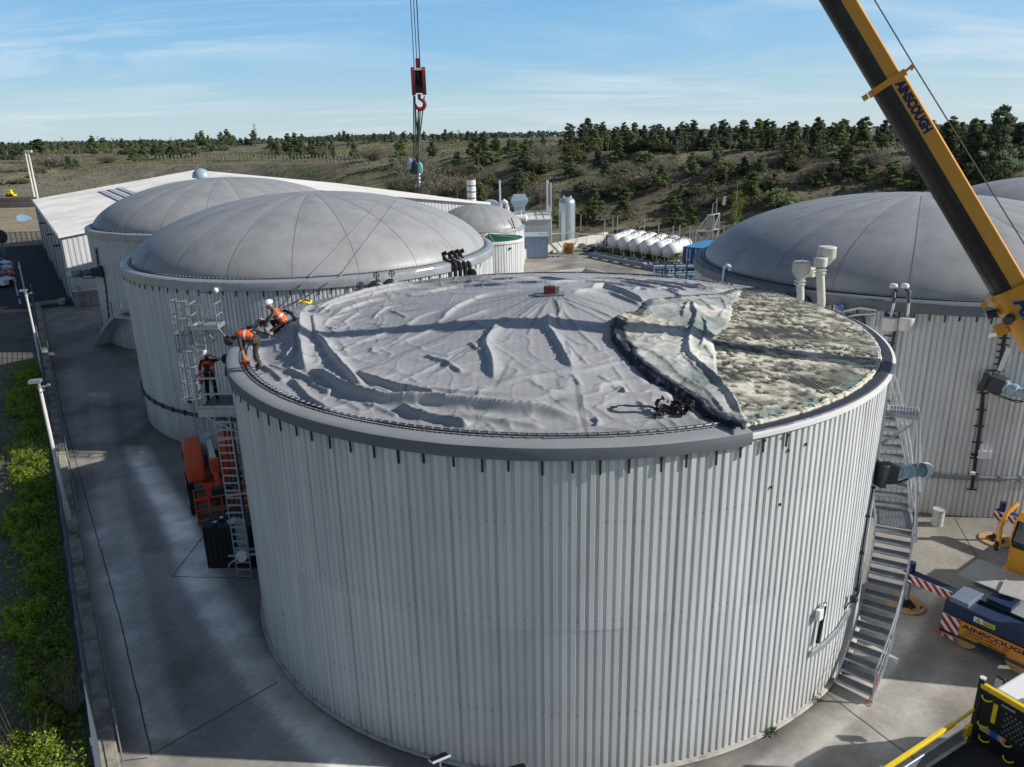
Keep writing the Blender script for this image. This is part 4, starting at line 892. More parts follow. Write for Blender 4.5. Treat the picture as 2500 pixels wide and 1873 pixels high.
row('pine', 1415, 1870, 22, [(p, q+2) for p, q in CR], 36, 54, 'dark pine in the dense line along the crest above the tankers', 'crest pines above the tankers', 1.0)
row('pine', 1870, 2100, 9, [(1870, 362), (2100, 362)], 48, 70, 'dark pine in the tall crest line left of the boom', 'tall crest pines left of the boom', .9)
row('pine', 2280, 2560, 12, [(2280, 364), (2560, 362)], 56, 84, 'dark pine in the tall crest line right of the boom', 'tall crest pines right of the boom', .95)
row('pine', 1140, 1260, 8, [(1140, 385), (1260, 378)], 26, 44, 'pine in the clump above the arched cowl', 'clump of pines above the cowls', 1.1)
row('pine', 655, 820, 15, [(655, 372), (820, 374)], 26, 38, 'dark pine in the clump on the far bank left of the hoist ropes', 'clump of pines on the far bank')
row('pine', 680, 820, 8, [(680, 386), (820, 386)], 22, 32, 'front pine of the clump on the far bank', 'front of the clump on the far bank', 1.3)
row('pine', 820, 1010, 16, [(820, 350), (1010, 348)], 16, 24, 'small pine in the skyline row left of the hoist ropes', 'skyline row left of the ropes', 1.2)
row('pine', 1035, 1190, 10, [(1035, 346), (1190, 349)], 18, 27, 'small pine in the skyline row right of the hoist ropes', 'skyline row right of the ropes', 1.2)
row('birch', 980, 1180, 3, [(980, 346), (1180, 346)], 18, 26, 'bare purple-grey tree in the skyline row', 'bare trees in the skyline row', 1.6)
row('pine', 480, 625, 13, [(480, 362), (625, 356)], 18, 32, 'dark pine in the left skyline wood', 'left skyline wood')
row('pine', 318, 480, 10, [(318, 388), (480, 384)], 18, 28, 'dark pine above the left quarry face', 'pines above the quarry face', 1.4)
row('gbush', 380, 560, 9, [(380, 372), (560, 366)], 9, 15, 'olive shrub above the left quarry face', 'shrubs above the quarry face', 1.6)
row('birch', 380, 520, 7, [(380, 364), (520, 360)], 18, 26, 'brown bare tree on the left skyline behind the pines', 'bare trees on the left skyline', 1.3)
row('pine', 240, 480, 14, [(240, 366), (480, 362)], 14, 22, 'small dark pine on the left skyline', 'small pines on the left skyline', 1.5)
row('gbush', 100, 480, 16, [(100, 376), (480, 372)], 8, 13, 'olive bush on the left plateau', 'olive bushes on the left plateau', 2.0)
row('birch', 10, 380, 14, [(10, 362), (380, 362)], 12, 24, 'bare grey tree at the far left skyline', 'bare trees at the far left', 1.5)
row('pine', -60, 260, 22, [(-60, 372), (150, 372), (260, 366)], 14, 24, 'dark pine in the far left wood', 'far left wood', 1.4)
row('pine', -60, 120, 9, [(-60, 392), (120, 388)], 16, 26, 'dark pine at the front of the far left wood', 'front of the far left wood', 1.5)
row('tbush', -40, 160, 12, [(-40, 425), (60, 420), (160, 400)], 8, 16, 'scrub bush on the far left slope', 'scrub on the far left slope', 2.0)
row('gbush', -40, 120, 10, [(-40, 455), (60, 445), (120, 410)], 6, 12, 'low olive bush on the far left slope', 'low bushes on the far left slope', 2.0)
for i in range(85):   # scattered scrub on the long slope
    px = random.uniform(1150, 2500); py = random.uniform(385, 545 if px < 1650 else (500 if px < 1800 else 470))
    k = random.choice(['tbush', 'gbush', 'gbush', 'gbush', 'pine']); plant(k, px, py, {'tbush': 30, 'gbush': 22, 'pine': 36}[k]*random.uniform(.7, 1.4), {'tbush': 'bare twiggy shrub scattered on the long slope', 'gbush': 'low green shrub scattered on the long slope', 'pine': 'young pine scattered on the long slope'}[k], {'tbush': 'bare shrubs on the long slope', 'gbush': 'green shrubs on the long slope', 'pine': 'young pines on the long slope'}[k], 1.4 if k != 'pine' else 1.1, 'shrub' if k != 'pine' else 'tree')
for i in range(20):
    px = random.uniform(880, 1150); py = random.uniform(400, 470); k = random.choice(['tbush', 'tbush', 'gbush', 'birch'])
    plant(k, px, py, {'tbush': 20, 'gbush': 14, 'birch': 40}[k]*random.uniform(.7, 1.3), {'tbush': 'bare shrub on the slope behind the shed', 'gbush': 'green shrub on the slope behind the shed', 'birch': 'slender bare birch on the slope behind the shed'}[k], {'tbush': 'bare shrubs behind the shed', 'gbush': 'green shrubs behind the shed', 'birch': 'birches behind the shed'}[k], 1.3 if k != 'birch' else .8, 'shrub' if k != 'birch' else 'tree')
# far wood on the horizon: one mass
rng = np.random.RandomState(3); n = 26000; uu = rng.uniform(-1.0, 1.0, n); yy = rng.uniform(520, 760, n); xx = uu*yy; keep = fbm(xx/60, yy/60, 77) > .44; xx, yy = xx[keep], yy[keep]
zt, _, _ = terrain_z(xx, yy, False); hgt = 4.2*fbm(xx/25, yy/25, 78)+.8; P = np.stack([xx, yy, zt+hgt*rng.uniform(0, 1, len(xx))**.7], 1); V, Fq = quads(P, rng.normal(size=P.shape), 1.9, rng); c = np.repeat(rng.uniform(.15, .9, len(P)), 4)
fw = np_mesh('distant_wood', V, Fq, leafmat('distant_foliage', (.045, .065, .048), (.12, .14, .105)), smooth=0, col=np.stack([c]*3, 1)); meta(fw, 'hazy wood along the horizon beyond the plateau', 'wood', None, 'stuff')
# dry grass tufts on slope: stuff
n = 90000; px = rng.uniform(-1.1, 1.1, n); yy = rng.uniform(75, 330, n)**1.0; xx = px*yy; zt, tt, _ = terrain_z(xx, yy); keep = (tt > .02) & ((fbm(xx/5, yy/5, 88) > .46)); xx, yy, zt = xx[keep], yy[keep], zt[keep]
P = np.stack([xx, yy, zt+.06], 1); V, Fq = quads(P, rng.normal(size=P.shape)*(1, 1, .4), .34, rng, 1.2); c = np.repeat(rng.uniform(0, 1, len(P)), 4)
gt = np_mesh('dry_grass', V, Fq, leafmat('dry_grass_blades', (.09, .09, .04), (.24, .225, .12)), smooth=0, col=np.stack([c]*3, 1)); meta(gt, 'dry grass and weeds covering the banks', 'grass', None, 'stuff')
# ------------------------------------------------------------------ hedge plants along the outside of the fence
def leafbush(seed, w, l, hh, n, sz, mat, twigs=0):
    rng = np.random.RandomState(seed); P = []; Cc = []
    nc = 30
    for i in range(nc):
        a = rng.uniform(0, 6.28); r = sqrt(rng.uniform(0, 1)); c = np.array((cos(a)*r*w*.42, sin(a)*r*l*.42, hh*(.2+.62*rng.uniform(.1, 1)*(1-r*r*.6)))); k = n//nc
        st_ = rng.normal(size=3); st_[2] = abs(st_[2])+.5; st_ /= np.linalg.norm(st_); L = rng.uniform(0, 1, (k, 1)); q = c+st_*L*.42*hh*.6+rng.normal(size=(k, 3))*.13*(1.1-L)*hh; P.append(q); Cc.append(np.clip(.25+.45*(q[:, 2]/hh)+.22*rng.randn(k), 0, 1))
    P = np.concatenate(P); P[:, 2] = np.abs(P[:, 2]); V, Fq = quads(P, rng.normal(size=P.shape)+(0, 0, .7), sz, rng); c = np.repeat(np.concatenate(Cc), 4); return V, Fq, np.stack([c]*3, 1)
hb = []
for i in range(3):
    V, Fq, C = leafbush(70+i, 1.35, 3.2, .80, 8000, .046, HEDG); lb = MB(); rg = random.Random(i)
    for k in range(16):
        a = rg.uniform(0, 6.28); lb.tube([(0, rg.uniform(-.6, .6), 0), (cos(a)*.3, sin(a)*.6, .6), (cos(a)*.55, sin(a)*1.0, 1.2+rg.uniform(0, .3))], [.014, .009, .003], 3, caps=False)
    t = thing('hedge_shrub', 'tmp', 'shrub'); hb.append((t, [np_mesh('foliage', V, Fq, HEDG, t, smooth=0, col=C), lb.build('stem', TWIG if False else BARK, t)]))
HL = [(-3.6, 'lit yellow-green hedge shrub at the very bottom left'), (-1.6, 'lit hedge shrub below the bare twigs at the bottom left'), (.6, 'shaded hedge shrub, first above the sunlit bottom patch'), (2.8, 'shaded hedge shrub, second above the sunlit bottom patch'), (5.2, 'shaded hedge shrub, third above the bottom patch'), (7.6, 'shaded hedge shrub beside the nearest lamp post foot'), (10.2, 'shaded hedge shrub past the nearest lamp post'), (12.8, 'shaded hedge shrub under the edge of the sunlit stretch'), (15.4, 'lit hedge shrub beside the nearest lamp head'), (18.0, 'lit hedge shrub in the middle of the sunlit stretch'), (20.8, 'lit hedge shrub at the far end of the sunlit stretch'), (23.8, 'shaded hedge shrub beyond the sunlit stretch'), (26.8, 'dim hedge shrub opposite the big domed tank'), (30.2, 'bright hedge shrub at the far sunlit spot'), (33.4, 'bright narrow hedge shrub at the far sunlit spot'), (37.5, 'dark hedge shrub below the parked cars')]
for i, (s_, lab) in enumerate(HL):
    t, kids = hb[i % 3]; p = fl(s_, -1.05-.25*(i % 3)); rz = atan2(FD[1], FD[0])-pi/2+random.uniform(-.3, .3); sc = random.uniform(.82, 1.15)
    if i < 3: t.location = (p[0], p[1], 0); t.rotation_euler = (0, 0, rz); t.scale = (sc, sc, sc); c = t
    else: c = copy_thing(t, kids, (p[0], p[1], 0), rz, sc)
    c['label'] = lab; c['group'] = 'shrubs along the fence'; c['category'] = 'shrub'
# low ivy and weeds between them
rng = np.random.RandomState(9); n = 15000; s_ = rng.uniform(-5, 42, n); o_ = -.35-np.abs(rng.normal(size=n))*.95; k = o_ > -2.9; s_, o_ = s_[k], o_[k]
P = np.stack([A0[0]+FD[0]*s_+FNn[0]*o_, A0[1]+FD[1]*s_+FNn[1]*o_, rng.uniform(.02, .38, len(s_))], 1); V, Fq = quads(P, rng.normal(size=P.shape)+(0, 0, 1), .075, rng); c = np.repeat(rng.uniform(0, .8, len(P)), 4)
iv = np_mesh('ground_cover', V, Fq, HEDG, smooth=0, col=np.stack([c]*3, 1)); meta(iv, 'green ground cover growing along the foot of the fence', 'ground cover', None, 'stuff')
V, Fq, C = twigtree(91, 1.9, 1.6, 26, 6, .006, 0, trunk=False); p = fl(1.9, -.5); t = thing('bare_bush', 'leafless pale twigs poking over the fence at the bottom left', 'shrub', (p[0], p[1], .3)); np_mesh('twigs', V, Fq, TWIG, t, smooth=0, col=np.stack([np.clip(C+.3, 0, 1)]*3, 1))
# rosette weed at the tank foot
p = G(1880, 1790); t = thing('weed', 'dark green rosette weed growing against the big tank foot', 'plant', (p[0], p[1], 0)); mb = MB(); rg = random.Random(2)
for i in range(34):
    a = i*2.4; L = .10+.20*(i/34); el = radians(72-55*i/34); w = .035; d = Vector((cos(a)*cos(el), sin(a)*cos(el), sin(el))); sd = Vector((-sin(a), cos(a), 0)); b0 = Vector((0, 0, .02)); m_ = b0+d*L*.6; e_ = b0+d*L+Vector((0, 0, -.03)); mb.add([b0, m_-sd*w, e_, m_+sd*w], [(0, 1, 2, 3)])
mb.build('leaves', M('weed_leaf', (.07, .14, .06), .5, 0, .25, 9), t, smooth=0)
p = G(1988, 1712); V, Fq, C = leafbush(95, .3, .3, .12, 260, .03, YELG); t = thing('small_weed', 'small yellow-green weed at the tank foot near the stairs', 'plant', (p[0], p[1], 0)); np_mesh('leaves', V, Fq, YELG, t, smooth=0, col=C)
# ------------------------------------------------------------------ white shed behind the tanks
u_ = np.array([.845, .535]); v_ = np.array([-.535, .845]); P0 = np.array([-39.2, 69.0])
def sh(s, t, z=0.0): p = P0+u_*s+v_*t; return (p[0], p[1], z)
SHED = thing('warehouse', 'long white metal-clad shed with a shallow pitched roof behind the domed tanks', 'warehouse', (P0[0], P0[1], 0), atan2(u_[1], u_[0]))
WD, LG, EH, RH = 43.5, 50.0, 6.35, 9.35
SW = M('shed_wall', (.60, .61, .62), .5, 0, .06, .5, streak=.12, stk=(3, 3, .1)); SR = M('shed_roof', (.74, .73, .70), .55, 0, .07, .25, streak=.1, stk=(.5, 4, 1), dirt=(.58, .57, .54), dirts=(.2, .45, .6))
def ribwall(p0, p1, z0f, z1f, pitch, depth, nrm, mb):
    """vertical ribbed wall from p0 to p1 (local xy); z0f/z1f give bottom and top heights at parameter t"""
    p0 = np.array(p0, float); p1 = np.array(p1, float); L = hypot(*(p1-p0)); n = max(2, int(L/pitch)); pr = [(0, 1), (.45, 1), (.55, 0), (.9, 0)]; pts = []
    for i in range(n):
        for f, o in pr: pts.append(((i+f)/n, o))
    pts.append((1, 1)); vs = []
    for t, o in pts:
        q = p0+(p1-p0)*t+np.array(nrm)*o*depth; vs.append((q[0], q[1], z0f(t))); vs.append((q[0], q[1], z1f(t)))
    mb.add(vs, [(2*i, 2*i+2, 2*i+3, 2*i+1) for i in range(len(pts)-1)])
mb = MB(); ribwall((0, 0), (WD, 0), lambda t: 1.5, lambda t: EH+(RH-EH)*(1-abs(2*t-1)), .42, .035, (0, -1), mb); mb.build('end_wall', SW, SHED, smooth=0)
mb = MB(); ribwall((0, LG), (0, 0), lambda t: .5, lambda t: EH, .5, .05, (-1, 0), mb); mb.build('side_wall', SW, SHED, smooth=0)
mb = MB(); ribwall((WD, 0), (WD, LG), lambda t: .5, lambda t: EH, .5, .05, (1, 0), mb); mb.add([(0, LG, 0), (WD, LG, 0), (WD, LG, EH), (WD/2, LG, RH), (0, LG, EH)], [(0, 1, 2, 3, 4)]); mb.build('far_wall', SW, SHED, smooth=0)
mb = MB(); mb.box((WD/2, .22, .75), (WD-.1, .3, 1.5)); mb.box((.2, LG/2, .25), (.3, LG-.1, .5)); 
for i in range(12): mb.box((1.5+i*3.6, .04, .75), (.14, .12, 1.5))
mb.build('plinth', CONC, SHED, smooth=0)
for sgn in (0, 1):
    mb = MB(); x0, x1 = (-.25, WD/2) if sgn == 0 else (WD/2, WD+.25); z0, z1 = (EH-.02, RH+.02) if sgn == 0 else (RH+.02, EH-.02); n = int(LG/.45); vs = []
    for i in range(n+1):
        for f, o in ((0, 1), (.25, 1), (.35, 0), (.85, 0)):
            y = -.25+(LG+.5)*(i+f)/(n+1); vs += [(x0, y, z0+.05*o+.03), (x1, y, z1+.05*o+.03)]
    k = len(vs)//2; mb.add(vs, [(2*i, 2*i+1, 2*i+3, 2*i+2) for i in range(k-1)]); mb.build('roof', SR, SHED, smooth=0)
mb = MB(); mb.bar((-.28, -.25, EH+.02), (-.28, LG+.2, EH+.02), .16, .2); mb.build('gutter', GALVD, SHED)
mb = MB(); mb.bar((-.25, -.3, EH), (WD/2, -.3, RH), .08, .28); mb.bar((WD/2, -.3, RH), (WD+.25, -.3, EH), .08, .28); mb.bar((0, -.3, 1.5), (WD, -.3, 1.5), .10, .12); mb.build('edge_trim', WHITE, SHED)
for i, y in enumerate((3, 9, 15.5, 22, 29, 36, 43)):
    q = MB().tube([(-.14, y, EH-.1), (-.16, y, .3)], .06, 6).build('downpipe', GALVD, SHED)
for i, (y, hh) in enumerate(((6, 4.6), (18, 4.6), (33, 4.6))):
    mb = MB(); mb.box((-.09, y, hh/2+.02), (.06, 4.2, hh)); 
    for j in range(14): mb.box((-.125, y, .2+j*hh/14), (.02, 4.2, .03))
    mb.build('shutter_door', GALV, SHED, smooth=0)
for y in (2, 12, 25):
    mb = MB(); mb.box((-.4, y, EH-1.0), (.5, .3, .14)); mb.box((-.15, y, EH-.95), (.3, .08, .08)); mb.build('flood_lamp', DARK, SHED)
mb = MB(); mb.box((5.5, -.22, 4.3), (.5, .3, .16)); mb.tube([(5.5, -.1, 4.2), (5.5, -.5, 4.2)], .03, 5); mb.build('flood_lamp', DARK, SHED)
mb = MB()
for j in range(3): mb.box((7.8+j*1.1, LG*.62, EH+(RH-EH)*((7.8+j*1.1)/(WD/2))+.13), (.75, 22, .04), M=None)
mb.build('rooflight', M('rooflight_grey', (.42, .43, .42), .4, 0, .1, 2), SHED, smooth=0)['label'] = 'grey translucent strips along the far left roof slope'
p = D(492, 434, 80); o = thing('roof_cowl', 'small blue-grey dome cowl peeping over the farthest domed tank', 'vent', (p[0], p[1], 8.0)); z_ = p[2]
MB().lathe([(.5, 0), (.5, z_-8), (.85, z_-8), (.85, z_-7.8), (.75, z_-7.5), (.5, z_-7.25), (.15, z_-7.1), (.001, z_-7.1)], n=20).build('cowl', BLUEM, o)
# steel gate between shed and tank: open leaf
o = thing('steel_gate', 'open galvanised sheet gate leaf at the near corner of the white shed', 'gate', G(180, 728)); p = G(201, 752)-G(180, 728); L = hypot(p[0], p[1]); o.rotation_euler = (0, 0, atan2(p[1], p[0])); MB().box((L/2, 0, 1.0), (L, .05, 1.75)).build('leaf_panel', GALV, o); mb = MB(); mb.tube([(0, 0, 0), (0, 0, 2.1)], .06, 8); mb.bar((0, 0, .1), (L, 0, .1), .07); mb.bar((0, 0, 1.9), (L, 0, 1.9), .07); mb.bar((L, 0, .1), (L, 0, 1.9), .07); mb.build('gate_frame', GALVD, o)
o = thing('concrete_block', 'pale concrete block lying across the lane by the shed gate', 'block', G(152, 741)); MB().box((0, 0, .2), (.6, 1.3, .4), .4).build('block', CONC, o, bevel=.03)
mb = MB(); a = G(72, 748); b = G(150, 738); mb.bar(a+(0, 0, .13), b+(0, 0, .13), .35, .26); o = mb.build('road_kerb', CONC, None); meta(o, 'long sunlit kerb across the lane in front of the shed', 'kerb')
# ------------------------------------------------------------------ fence line
o = thing('retaining_kerb', 'weathered concrete strip wall under the fence', 'wall'); mb = MB()
Ls = 74; rg = random.Random(1)
for i in range(30):
    s0 = -12+i*2.5; a = fl(s0, .10); mb.box((*(fl(s0+1.25, .10)), .11), (.44, 2.492, .5+.0), atan2(FD[1], FD[0])-pi/2)
mb.build('wall', M('kerb_concrete', (.42, .385, .31), .92, 0, .25, 2.5, bump=.5, bs=20, dirt=(.12, .11, .08), dirts=(1.2, .45, .65)), o, bevel=.02)
o = thing('mesh_fence', 'grey welded mesh security fence along the hedge', 'fence'); FM = M('fence_steel', (.16, .20, .24), .5, .3, .15, 3)
mb = MB(); hh = 1.75; Lp = 2.5
for j in range(26): mb.box((0, Lp*j/26-Lp/2+.05, hh/2+.05), (.012, .011, hh))
for k in range(9): mb.box((0, 0, .1+k*hh/8.3), (.022, Lp, .018))
pan = mb.build('fence_panel', FM, o, smooth=0); pst = MB().box((0, 0, .95), (.07, .07, 2.0)).build('fence_post', FM, o, smooth=0)
rz = atan2(FD[1], FD[0])-pi/2
for i in range(30):
    s0 = -12+i*2.5
    for src, ss in ((pan, s0+1.25), (pst, s0)):
        c = src if i == 0 else src.copy()
        if i: COL.objects.link(c)
        p = fl(ss, -.06); c.location = (p[0], p[1], .34); c.rotation_euler = (0, 0, rz); c.parent = o
o = thing('wire_fence', 'low wire fence with short posts on the yard side of the kerb', 'fence'); wl = []
mb = MB(); 
for zz_ in (.35, .62, .88): mb.tube([(*fl(s_, .40), zz_+.03*sin(s_)) for s_ in np.arange(-12, 60, 1.5)], .014, 4)
mb.build('wire', GALVD, o); pst = MB().box((0, 0, .48), (.05, .05, .96)).build('post', GALVD, o, smooth=0)
for i in range(34):
    c = pst if i == 0 else pst.copy()
    if i: COL.objects.link(c)
    p = fl(-12+i*2.1, .40); c.location = (p[0], p[1], 0); c.parent = o; c.rotation_euler = (0, 0, rz)
for i, (pb, pt, lab) in enumerate((((172, 1288), (108, 948), 'nearest white lamp post with a square floodlight head'), ((104, 906), (57, 720), 'second white lamp post along the fence'), ((66, 735), (38, 640), 'third white lamp post, beside the parked cars'))):
    b = G(*pb); t = D(*pt, b[1]); hgt = t[2]; o = thing('lamp_post', lab, 'lamp post', b, group='lamp posts along the fence')
    mb = MB(); mb.tube([(0, 0, 0), (0, 0, 1.1), (0, 0, 1.12), (0, 0, hgt)], [.11, .11, .075, .06], 10); mb.cyl((0, 0, 0), .14, .03, 10); mb.build('pole', WHITED, o)
    if i < 2:
        mb = MB(); mb.box((-.12, 0, hgt+.28), (.40, .34, .10), .3); mb.box((-.12, 0, hgt+.225), (.34, .28, .02), .3); mb.build('flood_lamp', GALVD, o); mb = MB(); mb.tube([(0, 0, hgt-.05), (0, 0, hgt+.22)], .05, 8); mb.bar((-.1, 0, hgt+.02), (.32, .12, hgt+.08), .05); mb.bar((.1, -.15, hgt-.12), (.0, .22, hgt-.12), .035); mb.box((.28, .1, hgt+.1), (.1, .08, .06)); mb.build('bracket', GALV, o)
    else: MB().box((.03, -.08, hgt-.45), (.16, .14, .2)).build('junction_box', WHITE, o)
# far floodlight masts
for i, (b, tx, ty) in enumerate(((G(84, 482), 60, 371), (G(95, 500), 69, 371))):
    t = D(tx, ty, b[1]); hgt = t[2]; o = thing('floodlight_mast', ['left of the two slim white floodlight masts at the quarry', 'right of the two slim white floodlight masts at the quarry'][i], 'mast', b); MB().tube([(0, 0, 0), (0, 0, hgt)], [.28, .17], 8).build('pole', WHITED, o); mb = MB(); mb.box((.3, 0, hgt+.1), (1.1 if i else .6, .4, .5)); mb.build('lamp_head', WHITED, o)
# pond, track and berms at the quarry entrance
mb = MB(); pts = [G(x, y)[:2] for x, y in [(40, 527), (50, 523), (62, 525), (80, 532), (66, 537), (50, 540), (40, 538)]]; pts = [tuple(p) for p in smoothline(pts+[pts[0]], 4)][:-1]; mb.prism(pts, -.2, -.03); struct(mb.build('water', M('pond_water', (.16, .24, .32), .06, 0, 0, 1, spec=.9), smooth=0))
mb = MB()
trk = [(-40, 640), (-10, 560), (10, 520), (60, 490), (150, 475), (240, 470)]
P = [G(x, y)[:2] for x, y in trk]; 
for a, b in zip(smoothline(P, 4)[:-1], smoothline(P, 4)[1:]):
    d = b-a; n_ = np.array([-d[1], d[0]])/hypot(*d)*6; mb.add([(*(a-n_), .0), (*(b-n_), .0), (*(b+n_), .0), (*(a+n_), .0)], [(3, 2, 1, 0)])
# track tone is carried by the terrain sheet; only low spoil heaps are separate
for k, (px, py, w, hgt, lab) in enumerate(((45, 492, 11, 1.0, 'dark low spoil heap in front of the floodlight masts'), (48, 503, 13, .8, 'long dark ditch bank left of the shed'))):
    p = G(px, py); o = thing('spoil_heap', lab, 'heap', (p[0], p[1], -.05)); mb = MB(); prof = [(w*.5, 0), (w*.42, hgt*.5), (w*.3, hgt*.9), (.01, hgt)]; mb.lathe(prof, n=26, M=Matrix.Diagonal(Vector((1.6, .55, 1)))); mb.build('heap', M('dark_spoil', (.06, .05, .042), .95, 0, .4, .6, bump=.8, bs=3), o)
# far gate across the lane
a = G(18, 602); b = G(107, 598); L = hypot(*(b-a)[:2]); o = thing('steel_gate', 'wide galvanised mesh gate across the far end of the dark lane', 'gate', a, atan2((b-a)[1], (b-a)[0])); mb = MB()
for i in range(8): mb.tube([(L*i/7, 0, 0), (L*i/7, 0, 2.0)], .05, 6)
mb.build('gate_post', GALV, o); mb = MB(); [mb.bar((0, 0, z), (L, 0, z), .05) for z in (.15, 1.0, 1.9)]; [mb.box((L*i/70, 0, 1.0), (.02, .02, 1.9)) for i in range(70)]; mb.build('gate_mesh', GALVD, o)
# traffic sign seen edge-on left of the lane
p = G(12, 625); o = thing('road_sign', 'tall dark round-backed sign at the left edge of the lane', 'sign', p); MB().tube([(0, 0, 0), (0, 0, 2.9)], .06, 6).build('post', GALVD, o); mb = MB(); mb.cyl((0, 0, 0), .9, .06, 24, M=Matrix.Rotation(radians(90), 3, 'X')@Matrix.Rotation(0, 3, 'Z')); mb.build('sign_plate', DARK, o, loc=(0, 0, 2.5))
# yellow wheel loader far left
p = G(26, 480); o = thing('wheel_loader', 'tiny yellow loader working at the far left quarry track', 'loader', p); o.scale = (.55, .55, .55); mb = MB(); mb.box((0, 0, 1.4), (2.6, 1.9, 1.1)); mb.box((.3, 0, 2.5), (1.4, 1.5, 1.3)); mb.build('body', YEL, o, bevel=.1); mb = MB(); [mb.cyl((x, y-.2, .65), .65, .4, 14, M=Matrix.Rotation(radians(-90), 3, 'X')) for x in (-1, 1.1) for y in (-.9, .9)]; mb.build('wheel', BLACK, o); MB().box((1.9, 0, .7), (.9, 2.4, .8), 0).build('bucket', YEL, o)
# parked cars, cut by the left frame edge
def car(name_mat, loc, rz, label):
    o = thing('parked_car', label, 'car', loc, rz, 'cars parked beside the lane'); L, Wc, hc = 4.3, 1.78, 1.45
    side = [(-2.15, .45), (-2.1, .85), (-1.75, .95), (-1.2, 1.38), (-.2, 1.46), (.55, 1.40), (1.25, .98), (2.0, .82), (2.15, .6), (2.12, .3), (-2.1, .3)]
    V = []; n = len(side)
    for yy_, k in ((-Wc/2, .0), (-Wc/2+.08, 1), (Wc/2-.08, 1), (Wc/2, 0)):
        for x, z in side: V.append((x*(1 if k else .985), yy_*(.80 if z > 1.2 else (.9 if z > .95 else 1)), z*(1.0 if k else .985)))
    Fs = [tuple(range(n))]+[(a*n+i, a*n+(i+1) % n, (a+1)*n+(i+1) % n, (a+1)*n+i) for a in range(3) for i in range(n)]+[tuple(reversed(range(3*n, 4*n)))]
    mb = MB(); mb.add(V, [tuple(reversed(f)) for f in Fs]); mb.build('body', name_mat, o, smooth=40)
    mb = MB(); mb.add([(1.22, -.70, 1.0), (1.22, .70, 1.0), (.57, .60, 1.41), (.57, -.60, 1.41)], [(0, 1, 2, 3)]); mb.add([(-1.70, -.68, .99), (-1.22, -.6, 1.39), (-1.22, .6, 1.39), (-1.70, .68, .99)], [(0, 1, 2, 3)]); mb.build('windscreen', GLASS, o, loc=(0, 0, .012), smooth=0)
    for s in (-1, 1): MB().add([(1.1, s*.815, .98), (.5, s*.735, 1.36), (-1.1, s*.735, 1.36), (-1.55, s*.815, .98)], [(0, 1, 2, 3) if s > 0 else (3, 2, 1, 0)]).build('side_window', GLASS, o, smooth=0)
    for x in (-1.35, 1.35):
        for s in (-1, 1):
            w = MB().lathe([(.001, -.11), (.28, -.11), (.32, -.08), (.32, .08), (.28, .11), (.001, .11)], n=18, M=Matrix.Rotation(radians(90), 3, 'X')).build('wheel', BLACK, o, loc=(x, s*.80, .32)); MB().lathe([(.001, 0), (.2, 0), (.2, .01)], n=14, M=Matrix.Rotation(radians(90*s), 3, 'X')).build('rim', ALU, w, loc=(0, s*.115, 0))
    for s in (-1, 1): MB().box((2.08, s*.62, .68), (.12, .34, .14)).build('headlight', ALU, o)
    return o
cd = atan2(.60, .80)
CW = M('car_white', (.75, .75, .75), .25, 0, .03, 1, spec=.6); CB = M('car_blue', (.20, .30, .45), .25, .2, .03, 1, spec=.6); CS = M('car_silver', (.42, .45, .5), .25, .5, .03, 1, spec=.6)
for i, (px, py, m_, lab) in enumerate(((6, 700, CW, 'white hatchback, nearest of the cars at the left frame edge'), (5, 684, CB, 'pale blue car, second from the camera at the left frame edge'), (3, 671, CS, 'silver car, third from the camera at the left frame edge'), (1, 658, CW, 'white car, farthest of the row at the left frame edge'))):
    p = G(px, py); d_ = np.array((cos(radians(-8)), sin(radians(-8)))); car(m_, (p[0]-d_[0]*1.1, p[1]-d_[1]*1.1, 0), radians(-8), lab)
# ------------------------------------------------------------------ back of the site: small dome, green net tank, cowls, vessels
sx_, sy_ = -3.35, 84.5
o = thing('digester_tank', 'small domed tank between the white shed and the green net tank', 'tank', (-3.4, 88.0, 0)); wall(o, 5.1, 4.1, 31, nr=110); band(o, 5.1, 4.0, 4.35, FLASH, 0, 360, .07); dome(o, 4.9, 4.3, 2.35, 14, 5)
for a in (-38,): mb = MB(); r_ = 5.0; mb.tube([(r_*cos(radians(a)), r_*sin(radians(a)), 3.4), (r_*cos(radians(a))*1.02, r_*sin(radians(a))*1.02, 4.4), (r_*cos(radians(a))*.93, r_*sin(radians(a))*.93, 5.4)], .07, 6); mb.build('hose', BLACK, o)
GT = thing('open_tank', 'ribbed white tank topped by a green net, beside the small dome', 'tank', (-2.1, 80.6, 0)); wall(GT, 3.55, 3.75, 33, nr=74); mb = MB(); mb.lathe([(3.6, 3.65), (3.66, 3.7), (3.66, 3.9), (3.5, 3.95), (3.4, 3.9)], n=60); mb.build('rim', WHITED, GT); MB().lathe([(3.5, 3.6), (.01, 3.6)], n=40).build('liquid', DARK, GT)
gnm = M('green_net', (.01, .14, .075), .7, 0, .3, 1.5); mb = MB()
for i in range(48):
    a = 2*pi*i/48; mb.tube([(0, 0, 4.35), (1.7*cos(a), 1.7*sin(a), 4.12), (3.5*cos(a), 3.5*sin(a), 3.93)], .02, 3, caps=False)
for r_ in np.arange(.25, 3.5, .22): mb.tube([(r_*cos(q), r_*sin(q), 4.35-.12*r_) for q in np.linspace(0, 2*pi, 33)[:-1]], .022, 3, closed=True)
mb.lathe([(3.5, 3.9), (2.6, 4.02)], n=40); mb.build('net', gnm, GT)
mb = MB(); [mb.tube([(0, 0, 4.38), (3.5*cos(q), 3.5*sin(q), 3.96)], .035, 4) for q in np.radians((-170, -140, -110, -80, -50, -20, 20, 60))]; mb.build('net_rope', CREAM, GT)
